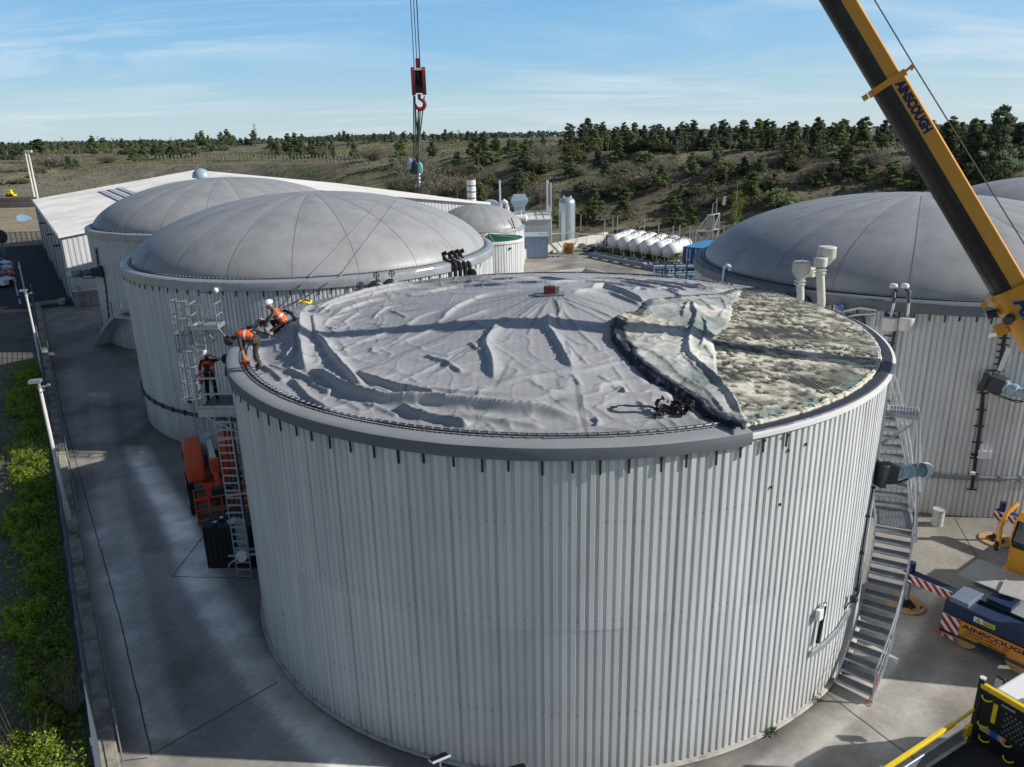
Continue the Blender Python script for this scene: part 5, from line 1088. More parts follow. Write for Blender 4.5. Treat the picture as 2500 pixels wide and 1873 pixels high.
def cage_platform(o, w, d, z, ladder=True, rail=1.05):
    mb = MB(); mb.box((0, 0, z-.04), (w, d, .05)); mb.build('floor_grating', GALVD, o); mb = MB()
    for sx1 in (-1, 1):
        for sy1 in (-1, 1): mb.bar((sx1*w/2, sy1*d/2, z-.2), (sx1*w/2, sy1*d/2, z+rail), .055)
    for zz_ in (z+rail*.5, z+rail):
        mb.bar((-w/2, -d/2, zz_), (w/2, -d/2, zz_), .045); mb.bar((-w/2, -d/2, zz_), (-w/2, d/2, zz_), .045); mb.bar((w/2, -d/2, zz_), (w/2, d/2, zz_), .045)
    for sy1 in (-1, 1): mb.bar((-w/2, sy1*d/2, z-.1), (w/2, sy1*d/2, z-.1), .05, .18)
    for sx1 in (-1, 1): mb.bar((sx1*w/2, -d/2, z-.1), (sx1*w/2, d/2, z-.1), .05, .18)
    mb.build('guard_rail', GALV, o)
def ladder(o, p, z0, z1, w=.42, rz=0.0, cage=None, mat=None, step=.28):
    mat = mat or GALV; q = MB(); c, s = cos(rz), sin(rz)
    for k in (-1, 1): q.bar((p[0]+k*w/2*c, p[1]+k*w/2*s, z0), (p[0]+k*w/2*c, p[1]+k*w/2*s, z1), .045, .03)
    n = int((z1-z0)/step)
    for i in range(n): z = z0+.15+i*step; q.bar((p[0]-w/2*c, p[1]-w/2*s, z), (p[0]+w/2*c, p[1]+w/2*s, z), .035, .05)
    q.build('ladder', mat, o)
    if cage:
        q = MB(); za, zb, r_ = cage; nx_ = (s, -c)
        def cp(t, z): return (p[0]+nx_[0]*r_*.9+r_*(cos(t)*c)+nx_[0]*r_*sin(t)*.9, p[1]+nx_[1]*r_*.9+r_*cos(t)*s+nx_[1]*r_*sin(t)*.9, z)
        zs = np.arange(za, zb+.01, (zb-za)/max(1, round((zb-za)/.75)))
        for z in zs: q.tube([cp(t, z) for t in np.linspace(-.9, pi+.9, 14)], .022, 4)
        for t in np.linspace(-.5, pi+.5, 6): q.bar(cp(t, za), cp(t, zb), .05, .012)
        q.build('safety_cage', GALVD, o)
p = G(1253, 660); o = thing('access_platform', 'caged ladder and small platform on the right of the green net tank', 'platform', (p[0]-.2, p[1]-.4, 0)); cage_platform(o, 1.2, 1.0, 2.0); ladder(o, (-1.0, 0), 0, 3.2, cage=(1.6, 3.2, .33)); [MB().bar((sx1, sy1, 0), (sx1, sy1, 1.9), .06).build('leg', GALV, o) for sx1 in (-.55, .55) for sy1 in (-.45, .45)]
o = thing('service_lamp', 'dark pipe stub on the wall of the green net tank', 'pipe', (-.0, 77.9, 3.2)); MB().tube([(0, 0, 0), (.1, -.25, .02)], .12, 8).build('stub', DARK, o)
# process building with blue-grey shed, cowls and rails
o = thing('process_building', 'flat-roofed white plant building carrying the ventilation cowls', 'building', (.5, 101, 0)); MB().box((0, 0, 1.9), (9.5, 8, 3.8)).build('wall', SW, o, bevel=.03); MB().box((0, 0, 3.85), (9.7, 8.2, .12)).build('roof', WHITED, o); mb = MB()
for x in np.linspace(.2, 4.7, 6): mb.bar((x, -4, 3.9), (x, -4, 4.9), .06)
for z in (4.4, 4.9): mb.bar((.2, -4, z), (4.7, -4, z), .06); mb.bar((4.7, -4, z), (4.7, 3.9, z), .06)
for y in np.linspace(-4, 3.9, 6): mb.bar((4.7, y, 3.9), (4.7, y, 4.9), .06)
mb.build('guard_rail', WHITE, o)
DUCT = M('duct_sheet', (.42, .52, .58), .4, .35, .08, 2)
o = thing('ventilation_cowl', 'arched blue-grey duct cowl curving over behind the small dome', 'vent', (-2.3, 97.5, 3.85)); mb = MB(); prof = [(-1.05, 1.35)]; arc = [(cos(t)*1.25+.1, sin(t)*1.15+1.3) for t in np.linspace(pi, 0, 14)]; pl = arc+[(1.35, -.05), (.35, -.05), (.35, 1.3)]; mb.prism(pl, -.7, .7, M=Matrix(((1, 0, 0), (0, 0, 1), (0, 1, 0)))); mb.build('duct', DUCT, o); MB().bar((-1.0, -.6, 0), (-1.0, -.6, 1.3), .08).build('leg', GALV, o)
o = thing('ventilation_cowl', 'square blue-grey cowl with flared hexagonal head on the plant roof', 'vent', (1.35, 98.2, 3.85)); mb = MB(); R45 = Matrix.Rotation(radians(45), 3, 'Z')
mb.lathe([(.95, 0), (.95, 1.35), (.95*1.0, 1.5), (1.5, 2.15), (1.5, 2.3), (1.0, 2.95), (.01, 2.96)], n=4, M=R45); mb.build('duct', DUCT, o, smooth=0)
o = thing('gas_pipe', 'fat white pipe bend looping up over the plant roof', 'pipe', (-.55, 97.4, 3.9)); MB().tube([(-.4, 0, 0), (-.4, 0, 1.5), (-.3, 0, 2.0), (0, 0, 2.25), (.32, 0, 2.0), (.42, 0, 1.5), (.42, 0, .1)], .26, 12).build('pipe', WHITE, o)
o = thing('gas_vessel', 'short horizontal white pressure vessel on the plant roof', 'vessel', (.9, 96.6, 4.1)); mb = MB(); mb.lathe([(.001, -1.4), (.3, -1.35), (.45, -1.2), (.45, 1.2), (.3, 1.35), (.001, 1.4)], n=18, M=Matrix.Rotation(radians(90), 3, 'Y')); mb.build('shell', WHITE, o); MB().box((0, 0, -.4), (1.6, .5, .25)).build('saddle', DARK, o); mb = MB(); mb.tube([(-.7, 0, .3), (-.7, 0, .9)], .1, 8); mb.tube([(.6, 0, .3), (.6, 0, 1.0)], .08, 8); mb.bar((-.8, 0, .7), (.7, 0, .7), .12); mb.build('valve', WHITED, o)
p = D(1150, 500, 97); o = thing('chimney', 'rusty white striped steel chimney behind the shed eave', 'chimney', (p[0], 99, 3)); zt = D(1151, 437, 99)[2]-3; mb = MB(); mb.lathe([(.56, 0), (.56, zt), (.5, zt), (.5, zt-.6)], n=24); mb.build('flue', M('rusty_white', (.72, .71, .70), .6, 0, .08, 2, dirt=(.16, .06, .04), dirts=(2.2, .56, .66)), o); mb = MB(); [mb.lathe([(.60, z), (.60, z+.10), (.56, z+.10)], n=24) for z in np.arange(.4, zt, .75)]; mb.build('band', M('rust_band', (.14, .06, .05), .8, 0, .3, 6), o); MB().lathe([(.5, zt-.05), (.62, zt-.03), (.62, zt+.06), (.5, zt+.08)], n=24).build('rim', M('rust_rim', (.2, .08, .05), .8), o)
for (px, yy_, pt, pb_, r_, lab) in ((1221, 101, 440, 520, .12, 'single slim steel stack behind the arched cowl'), (1337, 104, 440, 570, .15, 'taller twin steel stack left of the silver vessel'), (1344, 104.2, 446, 570, .15, None)):
    if lab: o = thing('flue_stack', lab, 'chimney', (D(px, pb_, yy_)[0], yy_, 0)); ref = D(px, pb_, yy_)[0]
    x_ = D(px, (pt+pb_)/2, yy_)[0]-ref; MB().tube([(x_, 0, 0), (x_, 0, D(px, pt, yy_)[2])], r_, 10).build('flue', ALU if lab else GALV, o)
p = D(1384, 540, 102); o = thing('silver_vessel', 'tall silver insulated column vessel in front of the slope', 'vessel', (p[0], 102, 0)); zt = D(1384, 482, 102)[2]; r_ = 1.06; mb = MB(); mb.lathe([(r_, 0), (r_, zt-.75), (r_*.97, zt-.45), (r_*.75, zt-.15), (r_*.4, zt-.02), (.01, zt)], n=36); mb.build('shell', M('silver_cladding', (.50, .56, .60), .32, .55, .08, 1, streak=.1), o); mb = MB(); [mb.lathe([(r_+.012, z), (r_+.012, z+.05)], n=36) for z in np.arange(1.2, zt-.8, 1.25)]; mb.build('band', GALV, o); mb = MB(); mb.cyl((-.4, 0, zt-.15), .1, .35, 10); mb.cyl((.45, .0, zt-.2), .14, .36, 10); mb.build('nozzle', WHITED, o)
o = thing('drain_pipe', 'long white pipe on stands running right of the silver vessel', 'pipe', (0, 0, 0)); pp = [D(1275, 575, 101), D(1365, 570, 101), D(1402, 570, 100), D(1440, 573, 99), D(1475, 572, 97), D(1477, 583, 97)]; MB().tube(pp, .07, 6).build('pipe', WHITE, o); mb = MB(); [mb.bar(D(x, 572, y_), (D(x, 572, y_)[0], y_, 0), .06) for x, y_ in ((1410, 100), (1432, 99.5))]; mb.build('stand', WHITE, o)
# blue lean-to shed
o = thing('pump_shed', 'small slate-blue corrugated pump shed in front of the plant building', 'shed', (2.15, 92.6, 0)); mb = MB(); hw = 2.3; mb2 = MB(); ribwall((-hw, -1.3), (hw, -1.3), lambda t: .1, lambda t: 2.5, .26, .04, (0, -1), mb); ribwall((hw, -1.3), (hw, 1.8), lambda t: .1, lambda t: 2.5, .26, .04, (1, 0), mb); mb.add([(-hw, -1.3, .1), (-hw, 1.8, .1), (-hw, 1.8, 2.5), (-hw, -1.3, 2.5)], [(3, 2, 1, 0)]); mb.build('wall', M('shed_blue', (.22, .29, .40), .5, 0, .08, 1), o, smooth=0); MB().box((0, .25, 2.6), (5.0, 3.6, .12)).build('roof', M('shed_roof_blue', (.40, .45, .50), .5, 0, .1, 1), o)
# bund walls round the yard back
BW = M('bund_concrete', (.56, .54, .50), .85, 0, .14, 1.2, bump=.2, bs=18, dirt=(.25, .23, .20), dirts=(.8, .55, .75), streak=.15)
def wallrun(name, label, pts, hh, th, mt=BW):
    o = thing(name, label, 'wall'); mb = MB()
    for a, b in zip(pts[:-1], pts[1:]):
        a = np.array(a[:2], float); b = np.array(b[:2], float); L = hypot(*(b-a)); m_ = (a+b)/2; mb.box((m_[0], m_[1], hh/2), (L+th*.98, th, hh), atan2(b[1]-a[1], b[0]-a[0]))
    mb.build('wall', mt, o, bevel=.02); return o
wallrun('bund_wall', 'low white concrete bund wall meeting in a corner behind the torn tank roof', [G(1040, 715), G(1430, 672), G(1745, 745)], .75, .28)
wallrun('bund_wall', 'white concrete bund wall behind the yard steps', [G(1245, 640), G(1300, 628), G(1480, 588)], 1.15, .3)
wallrun('bund_wall', 'grey concrete wall behind the scrap heap', [G(1480, 588), G(1580, 600)], .9, .3, CONC)
# metal steps over the bund
o = thing('access_steps', 'galvanised steps climbing over the back bund wall', 'steps', G(1347, 627)); mb = MB(); 
for k in (-.45, .45): mb.bar((1.3, k, 0), (-.3, k, 1.7), .07, .2); mb.bar((-1.5, k, 0), (-.3, k, 1.7), .08); mb.bar((1.3, k, 1.0), (-.3, k, 2.7), .05); mb.bar((1.3, k, 0), (1.3, k, 1.0), .05); mb.bar((-.3, k, 1.7), (-.3, k, 2.7), .05); mb.bar((-1.6, k, 1.7), (-1.6, k, 2.7), .05); mb.bar((-.3, k, 2.7), (-1.6, k, 2.7), .05)
mb.build('stringer', GALV, o); mb = MB(); [mb.box((1.3-1.6*i/8, 0, 1.7*i/8), (.26, .9, .04)) for i in range(9)]; mb.box((-.95, 0, 1.7), (1.3, .95, .05)); mb.build('tread', GALVD, o)
# pallet stack and scrap
rg = random.Random(8); o = thing('pallet_stack', 'stack of broken pallets and debris against the back bund wall', 'pallets', G(1388, 619)); mb = MB()
for i in range(9):
    z = i*.15; rz = rg.uniform(-.2, .2); [mb.box((rg.uniform(-.1, .1), -.5+j*.25, z), (1.2, .1, .03), rz) for j in range(5)]; [mb.box((-.5+j*.5, 0, z-.06), (.1, 1.0, .08), rz) for j in range(3)]
mb.build('pallet_boards', WOOD, o, smooth=0); o2 = thing('pallet_stack', 'low pale pallets right of the broken pallet stack', 'pallets', G(1408, 614)); mb = MB(); [mb.box((rg.uniform(-.1, .1), -.5+j*.25, .1+.16*i), (1.5, .1, .04), .1*i) for i in range(3) for j in range(5)]; mb.build('pallet_boards', CREAM, o2, smooth=0)
o = thing('scrap_heap', 'heap of grey bags and scrap pipes left of the white tankers', 'scrap', G(1443, 612)); mb = MB(); [mb.ball((rg.uniform(-1.6, 1.6), rg.uniform(-.9, .9), rg.uniform(.1, .7)), rg.uniform(.3, .6), 8, (1.3, 1, .6)) for i in range(16)]; mb.build('bags', M('scrap_grey', (.12, .13, .12), .8, 0, .4, 3), o); mb = MB(); [mb.tube([(rg.uniform(-1, 3), rg.uniform(-1, 1), .3), (rg.uniform(0, 3), rg.uniform(-1, 1), rg.uniform(.7, 1.3))], .05, 5) for i in range(16)]; mb.build('pipes', GALV, o)
# ------------------------------------------------------------------ six white pressure tankers
ends = [((1498, 622), 1503, 593), ((1524, 627), 0, 0), ((1551, 632), 0, 0), ((1578, 637), 0, 0), ((1606, 642), 0, 0), ((1636, 646), 0, 0)]
q0 = G(1497, 622); q1 = G(1633, 648); TD = np.array((cos(radians(61)), sin(radians(61))))
LPS = ['leftmost white horizontal gas tank, beside the scrap heap', 'second white horizontal gas tank from the left', 'third white horizontal gas tank from the left', 'fourth white horizontal gas tank from the left', 'fifth white horizontal gas tank, one from the right end', 'rightmost white horizontal gas tank, next to the blue container']
LT = thing('gas_tank', LPS[0], 'tank', (0, 0, 0), group='row of white gas tanks'); r_ = .78; L = 6.2; MX = Matrix.Rotation(radians(90), 3, 'Y')
TW = M('tanker_white', (.78, .78, .77), .35, 0, .04, 1, dirt=(.5, .49, .46), dirts=(1.5, .6, .8))
mb = MB(); prof = [(.001, -.42), (.35, -.38), (.62, -.22), (r_, 0), (r_, L), (.62, L+.22), (.35, L+.38), (.001, L+.42)]; mb.lathe(prof, (0, 0, 1.55), 28, M=MX); mb.build('shell', TW, LT)
mb = MB(); [mb.lathe([(r_+.01, x), (r_+.01, x+.07)], (0, 0, 1.55), 28, M=MX) for x in (.15, 2.1, 4.1, 6.0)]; mb.build('weld_band', WHITED, LT)
mb = MB(); [mb.bar((x, s*.5, 0), (x, s*.42, 1.1), .12) for x in (1.2, 4.9) for s in (-1, 1)]; [mb.box((x, 0, .9), (.25, 1.1, .25)) for x in (1.2, 4.9)]; mb.build('leg', WHITE, LT)
mb = MB(); [mb.cyl((x, 0, 2.3), .09, .22, 8) for x in (2.4, 3.0, 3.4, 3.7)]; [mb.tube([(2.2, s*.4, 2.2), (2.2, s*.4, 2.7), (4.2, s*.4, 2.7), (4.2, s*.4, 2.2)], .025, 4) for s in (-1, 1)]; mb.build('top_valve', GALVD, LT)
kids = [q for q in bpy.data.objects if q.parent == LT]
for i in range(6):
    p = q0+(q1-q0)*i/5; 
    if i == 0: LT.location = p; LT.rotation_euler = (0, 0, atan2(TD[1], TD[0]))
    else: copy_thing(LT, kids, p, atan2(TD[1], TD[0]), 1, LPS[i])
o = thing('steel_beam', 'long blue-grey steel channel rails lying in front of the gas tanks', 'beam'); mb = MB(); a = G(1442, 628); b = G(1635, 668); nn_ = np.array((.35, .94, 0)); mb.bar(a+(0, 0, .35), b+(0, 0, .35), .25, .35); mb.bar(a+nn_*1.5+(0, 0, .35), b+nn_*1.5+(0, 0, .35), .2, .3); [mb.bar(a+(b-a)*t+(0, 0, .12), a+(b-a)*t+nn_*1.6+(0, 0, .12), .2) for t in np.linspace(.02, .98, 8)]; mb.build('rail', M('rail_bluegrey', (.19, .24, .30), .5, .2, .2, 2), o); mb = MB(); rg = random.Random(5)
for i in range(60): p = a+(b-a)*rg.uniform(.3, 1.1)+nn_*rg.uniform(.3, 3.2); mb.tube([p+(0, 0, .1), p+(rg.uniform(-.9, .9), rg.uniform(-.6, .6), rg.uniform(.2, .8))], .04, 4)
o = thing('scaffold_tubes', 'tangle of white and rusty tubes under the right-hand gas tank', 'tubes'); mb.build('tubes', WHITED, o)['kind'] = 'stuff'
mb = MB(); pz = G(1655, 668); o = thing('trestle', 'white A-frame trestle at the end of the gas tanks', 'trestle', pz); [mb.bar((s*.8, t_*.5, 0), (s*.15, t_*.5, 1.3), .08) for s in (-1, 1) for t_ in (-1, 1)]; mb.bar((0, -.5, 1.3), (0, .5, 1.3), .08); mb.build('frame', WHITE, o)
# blue shipping container
p = G(1665, 657); ax = unit((.83, .56, 0)); o = thing('shipping_container', 'blue shipping container between the gas tanks and the right-hand dome', 'container', p, radians(52)); CBL = M('container_blue', (.012, .075, .24), .45, 0, .15, 2, dirt=(.1, .1, .12), dirts=(2, .62, .8)); CBT = M('container_top', (.06, .28, .55), .5, 0, .15, 1)
mb = MB(); Lc, Wc, Hc = 6.0, 2.4, 2.35
ribwall((0, 0), (Lc, 0), lambda t: .12, lambda t: Hc-.1, .28, .04, (0, -1), mb); ribwall((0, -Wc), (0, 0), lambda t: .12, lambda t: Hc-.1, .28, .04, (-1, 0), mb)
mb = MB(); mb.box((Lc/2, -Wc/2, Hc/2), (Lc, Wc, Hc-.06))
for i in range(22): mb.box((.2+i*.26, -Wc-.01, Hc/2), (.13, .06, Hc-.35)); mb.box((.2+i*.26, .01, Hc/2), (.13, .06, Hc-.35))
mb.build('shell', CBL, o, smooth=0); MB().box((Lc/2, -Wc/2, Hc+.0), (Lc+.02, Wc+.04, .06)).build('roof', CBT, o); mb = MB(); [mb.bar((-.05, -y, .15), (-.05, -y, Hc-.1), .045) for y in (.5, .85, 1.5, 1.9)]; [mb.box((-.06, -y, 1.1), (.04, .3, .06)) for y in (.65, 1.7)]; mb.build('lock_bar', ALU, o)
[MB().box((-.03, -y, Hc/2), (.05, 1.12, Hc-.2)).build('door', CBL, o) for y in (.6, 1.8)]
mb = MB(); mb.mat(0); [mb.box((-.085, -1.45-j*.09, 1.62-.28*k), (.01, .05, .12)) for j in range(6) for k in range(3) if (j+k) % 4]; mb.build('marking', WHITE, o, smooth=0)
# steel mast with cabinet
p = G(1712, 628); o = thing('flare_mast', 'braced white steel mast with a tall cabinet beside the right-hand dome', 'mast', p); zt = D(1750, 523, p[1])[2]; zm = D(1700, 562, p[1])[2]; w = 1.9; mb = MB(); STK = M('mast_steel', (.55, .54, .53), .5, .2, .12, 3)
for x, y in ((-w, -.9), (0, -.9), (w*.55, .7), (-w, .7)):
    mb.bar((x+w/2, y, 0), (x+w/2, y, zt if x > -w else zm), .13)
for z in (zm, zt): mb.bar((-w/2 if z == zm else w/2-.6, -.9, z), (w*.55+w/2, .7, z), .12); mb.bar((-w/2 if z == zm else w/2-.6, -.9, z), (w/2, -.9, z), .14)
mb.bar((-w/2, -.9, zm), (w/2-.6, -.9, zt), .11); mb.bar((-w/2, -.9, .3), (w/2, -.9, zm), .09); mb.bar((w/2, -.9, .3), (-w/2, -.9, zm), .09); mb.bar((w/2, -.9, .3), (w*1.05, .7, zm), .08); mb.bar((w/2, -.9, zm), (w*1.05, .7, zt), .08); mb.build('lattice', STK, o)
mb = MB(); mb.box((w*.35, -.1, zt*.5), (.55, .5, zt*.98)); mb.build('riser', M('riser_brown', (.35, .31, .28), .6, 0, .1, 1), o); zz2 = D(1762, 480, p[1])[2]; mb = MB(); mb.bar((w*.75, 0, zt), (w*.75, 0, zt+1.7), .12); mb.bar((w*.5, 0, zt), (w*.55, 0, zt+1.1), .1); mb.tube([(w*.5, 0, zt+1.1), (w*.75, 0, zt+1.5)], .05, 6); mb.bar((w*1.15, 0, zt+1.0), (w*1.2, 0, zz2), .30); mb.build('antenna', STK, o)
o = thing('pipe_rack', 'blue painted steel frame and railings at the foot of the right-hand dome', 'frame', G(1690, 705)); mb = MB(); BF = M('frame_blue', (.03, .06, .11), .5, 0, .2, 2)
for x in (-2.6, -1.7, -.6, .6, 1.7): mb.bar((x, 0, 0), (x, 0, 2.3), .13); mb.bar((x, 1.4, 0), (x, 1.4, 2.3), .1)
for z in (.9, 1.5, 2.3): mb.bar((-2.6, 0, z), (1.7, 0, z), .08); mb.bar((-2.6, 1.4, z), (1.7, 1.4, z), .06)
mb.build('steelwork', BF, o); mb = MB(); mb.tube([(-3.4, 1.2, .6), (-3.4, 1.2, 1.9), (2.2, 1.2, 1.9)], .17, 10); mb.tube([(-2.2, .9, 1.2), (2.0, .9, 1.2)], .2, 10); mb.build('pipe', M('pipe_paleblue', (.30, .48, .60), .4, 0, .1, 2), o); mb = MB(); [mb.box((-2+i*1.2, .8, .6), (.8, .8, 1.2)) for i in range(3)]; mb.build('pump', M('pump_cyan', (.12, .32, .42), .4, 0, .1, 2), o, bevel=.05)
o = thing('pit_cover', 'blue slatted pit cover lying in front of the pipe frame', 'cover', G(1615, 678)); mb = MB(); [mb.box((i*.35-2, -i*.18+.4, .12), (.28, 3.0, .12), -.9) for i in range(13)]; mb.build('slats', M('cover_blue', (.03, .12, .27), .5, 0, .2, 2), o)
# posts of the wire fence at the foot of the slope
fp = [(1418, 565, 40), (1476, 578, 38), (1572, 583, 36), (1607, 589, 34), (1642, 598, 36), (1658, 596, 30), (1683, 600, 34), (1496, 575, 20), (1507, 572, 22), (1765, 600, 30), (1790, 592, 30)]
me = None; fpo = None
pr = MB().box((0, 0, 1.2), (.10, .10, 2.4)).build('fence_post', WHITED, None, smooth=0); 
for i, (px, py, hp_) in enumerate(fp):
    p = hit_terrain(px, py); c = pr if i == 0 else pr.copy(); 
    if i: COL.objects.link(c)
    c.location = [float(v) for v in p]; meta(c, 'pale fence post at the foot of the slope behind the tankers', 'post', 'fence posts at the foot of the slope')
pr2 = MB().box((0, 0, .8), (.16, .16, 1.6)).build('fence_post', M('weathered_wood', (.32, .29, .25), .9, 0, .2, 5), None, smooth=0); k = 0
for (x0, y0, x1, y1, n, lab, gr) in ((1300, 376, 1880, 366, 42, 'wooden fence post on the crest of the bank', 'wooden posts on the crest'), (1880, 366, 2120, 366, 9, 'wooden fence post on the crest left of the boom', 'wooden posts left of the boom'), (350, 392, 872, 398, 60, 'rail fence post on the far bank', 'rail fence posts on the far bank')):
    for i in range(n):
        px = x0+(x1-x0)*i/(n-1); py = np.interp(px, (x0, (x0+x1)/2, x1), (y0, (y0+y1)/2-2, y1)); p = hit_terrain(px, py-1.5); c = pr2 if k == 0 else pr2.copy()
        if k: COL.objects.link(c)
        k += 1; s_ = 1.0 if x0 > 1000 else 1.15; c.location = [float(v) for v in p]; c.scale = (s_, s_, s_); c.rotation_euler = (random.uniform(-.06, .06), random.uniform(-.06, .06), 0); meta(c, lab, 'post', gr)
# ------------------------------------------------------------------ stairs curving up the right side of the big tank
cx1, cy1, R1, h1 = TANKS[1]
def pol(a, r, z, c=(cx1, cy1)): return (c[0]+r*cos(radians(a)), c[1]+r*sin(radians(a)), z)
def loc_pol(a, r, z): return (r*cos(radians(a)), r*sin(radians(a)), z)
def spiral(o, segs, ri, ro, rail=1.0, ndir=1, tread_mat=None, rail_r=.022):
    """segs: (a0,z0,a1,z1,n) flights or landings (n=0) in degrees about the tank axis; local coordinates"""
    ss = MB(); tr = MB(); hr = MB(); po = MB(); top = []; mid = []
    for a0, z0, a1, z1, n in segs:
        k = max(6, int(abs(a1-a0)/1.2)); A = np.linspace(a0, a1, k+1); Zs = np.linspace(z0, z1, k+1)
        for r in (ri, ro):
            ss = MB()
            for i in range(k): ss.bar(loc_pol(A[i], r, Zs[i]-.02), loc_pol(A[i+1], r, Zs[i+1]-.02), .012, .26)
            for i in range(k): ss.bar(loc_pol(A[i], r, Zs[i]+.10), loc_pol(A[i+1], r, Zs[i+1]+.10), .05, .012)
            ss.build('stringer', GALV, o)
        if n:
            for i in range(n):
                f = (i+.5)/n; a = a0+(a1-a0)*f; z = z0+(z1-z0)*f; w = abs(a1-a0)/n*.60; 
                q0, q1 = loc_pol(a-w, ri, z), loc_pol(a+w, ri, z); q2, q3 = loc_pol(a+w, ro, z), loc_pol(a-w, ro, z)
                tr.mat(0); [tr.bar(np.array(q0)*(1-t)+np.array(q1)*t, np.array(q3)*(1-t)+np.array(q2)*t, .018, .028) for t in np.linspace(.1, .9, 8)]; tr.mat(1); tr.bar(q0, q3, .012, .05); tr.bar(q1, q2, .035, .045)
                [tr.bar(np.array(q0)*(1-t)+np.array(q3)*t, np.array(q1)*(1-t)+np.array(q2)*t, .008, .02) for t in np.linspace(.04, .96, 22)]; tr.mat(0)
        else:
            m_ = 30
            for t in np.linspace(0, 1, m_): tr.bar(loc_pol(a0+(a1-a0)*t, ri, z0), loc_pol(a0+(a1-a0)*t, ro, z0), .012, .03)
            for r in np.linspace(ri, ro, 12): tr.bar(loc_pol(a0, r, z0), loc_pol(a1, r, z0), .01, .025)
        top += [loc_pol(a, ro, z+rail) for a, z in zip(A, Zs)]; mid += [loc_pol(a, ro, z+rail*.55) for a, z in zip(A, Zs)]
        for a, z in list(zip(A, Zs))[::4]: MB().bar(loc_pol(a, ro, z-.1), loc_pol(a, ro, z+rail), .045, .03).build('rail_post', GALV, o)
    hr.tube(top, rail_r, 6); hr.tube(mid, rail_r*.8, 6)
    tr.build('tread', [GALVD, GALV], o, smooth=0)['kind'] = 'stuff'; hr.build('handrail', GALV, o)
o = thing('tank_stairs', 'galvanised stairs curving up the right side of the big torn-open tank', 'stairs', (cx1, cy1, 0))
spiral(o, [(-44.5, .12, -24.5, 3.35, 15), (-24.5, 3.35, -18.5, 3.35, 0), (-18.5, 3.35, 6, 6.9, 17)], R1+.14, R1+1.12)
mb = MB(); rp = [loc_pol(-44, R1+1.13, .9), loc_pol(-44.2, R1+1.14, .7), loc_pol(-44.4, R1+1.12, .35), loc_pol(-44.9, R1+1.05, .05), loc_pol(-45.2, R1+1.15, .02)]; mb.tube(rp, .018, 5); mb.build('safety_chain', M('red_white_chain', (.62, .12, .11), .5, 0, .4, 30), o)
mb = MB(); mb.box(loc_pol(-40.5, R1+1.3, 1.0), (.22, .05, .12), radians(-40)); mb.build('bracket', GALV, o)
# cantilever platform frame near the rim
o = thing('access_platform', 'galvanised platform frame jutting from the tank wall above the curved stairs', 'platform', (cx1, cy1, 0))
pz = onwall(2160, 1010, 1, .3); az_ = math.degrees(atan2(pz[1]-cy1, pz[0]-cx1)); zp = pz[2]; a_ = -27
zp = D(2185, 1008, pol(a_, R1+.5, 0)[1])[2]; mb = MB()
for da in (-1.9, 0, 1.9): mb.bar(loc_pol(a_+da, R1, zp), loc_pol(a_+da, R1+.80, zp), .05, .1)
mb.bar(loc_pol(a_-1.9, R1+.80, zp-.03), loc_pol(a_+1.9, R1+.80, zp-.03), .05, .16); mb.bar(loc_pol(a_-1.9, R1+.05, zp), loc_pol(a_+1.9, R1+.05, zp), .05, .12)
for r in np.linspace(.10, .72, 9): mb.bar(loc_pol(a_-1.8, R1+r, zp+.04), loc_pol(a_+1.8, R1+r, zp+.04), .02, .03)
mb.bar(loc_pol(a_-3, R1, zp-.8), loc_pol(a_-3, R1+.7, zp-.1), .06); mb.bar(loc_pol(a_-1.9, R1+.80, zp), loc_pol(a_-2.0, R1+1.2, 3.4), .06, .05); mb.bar(loc_pol(a_+1.9, R1+.80, zp), loc_pol(a_+4.4, R1+1.2, 4.4), .06, .05)
mb.build('platform_frame', GALV, o)
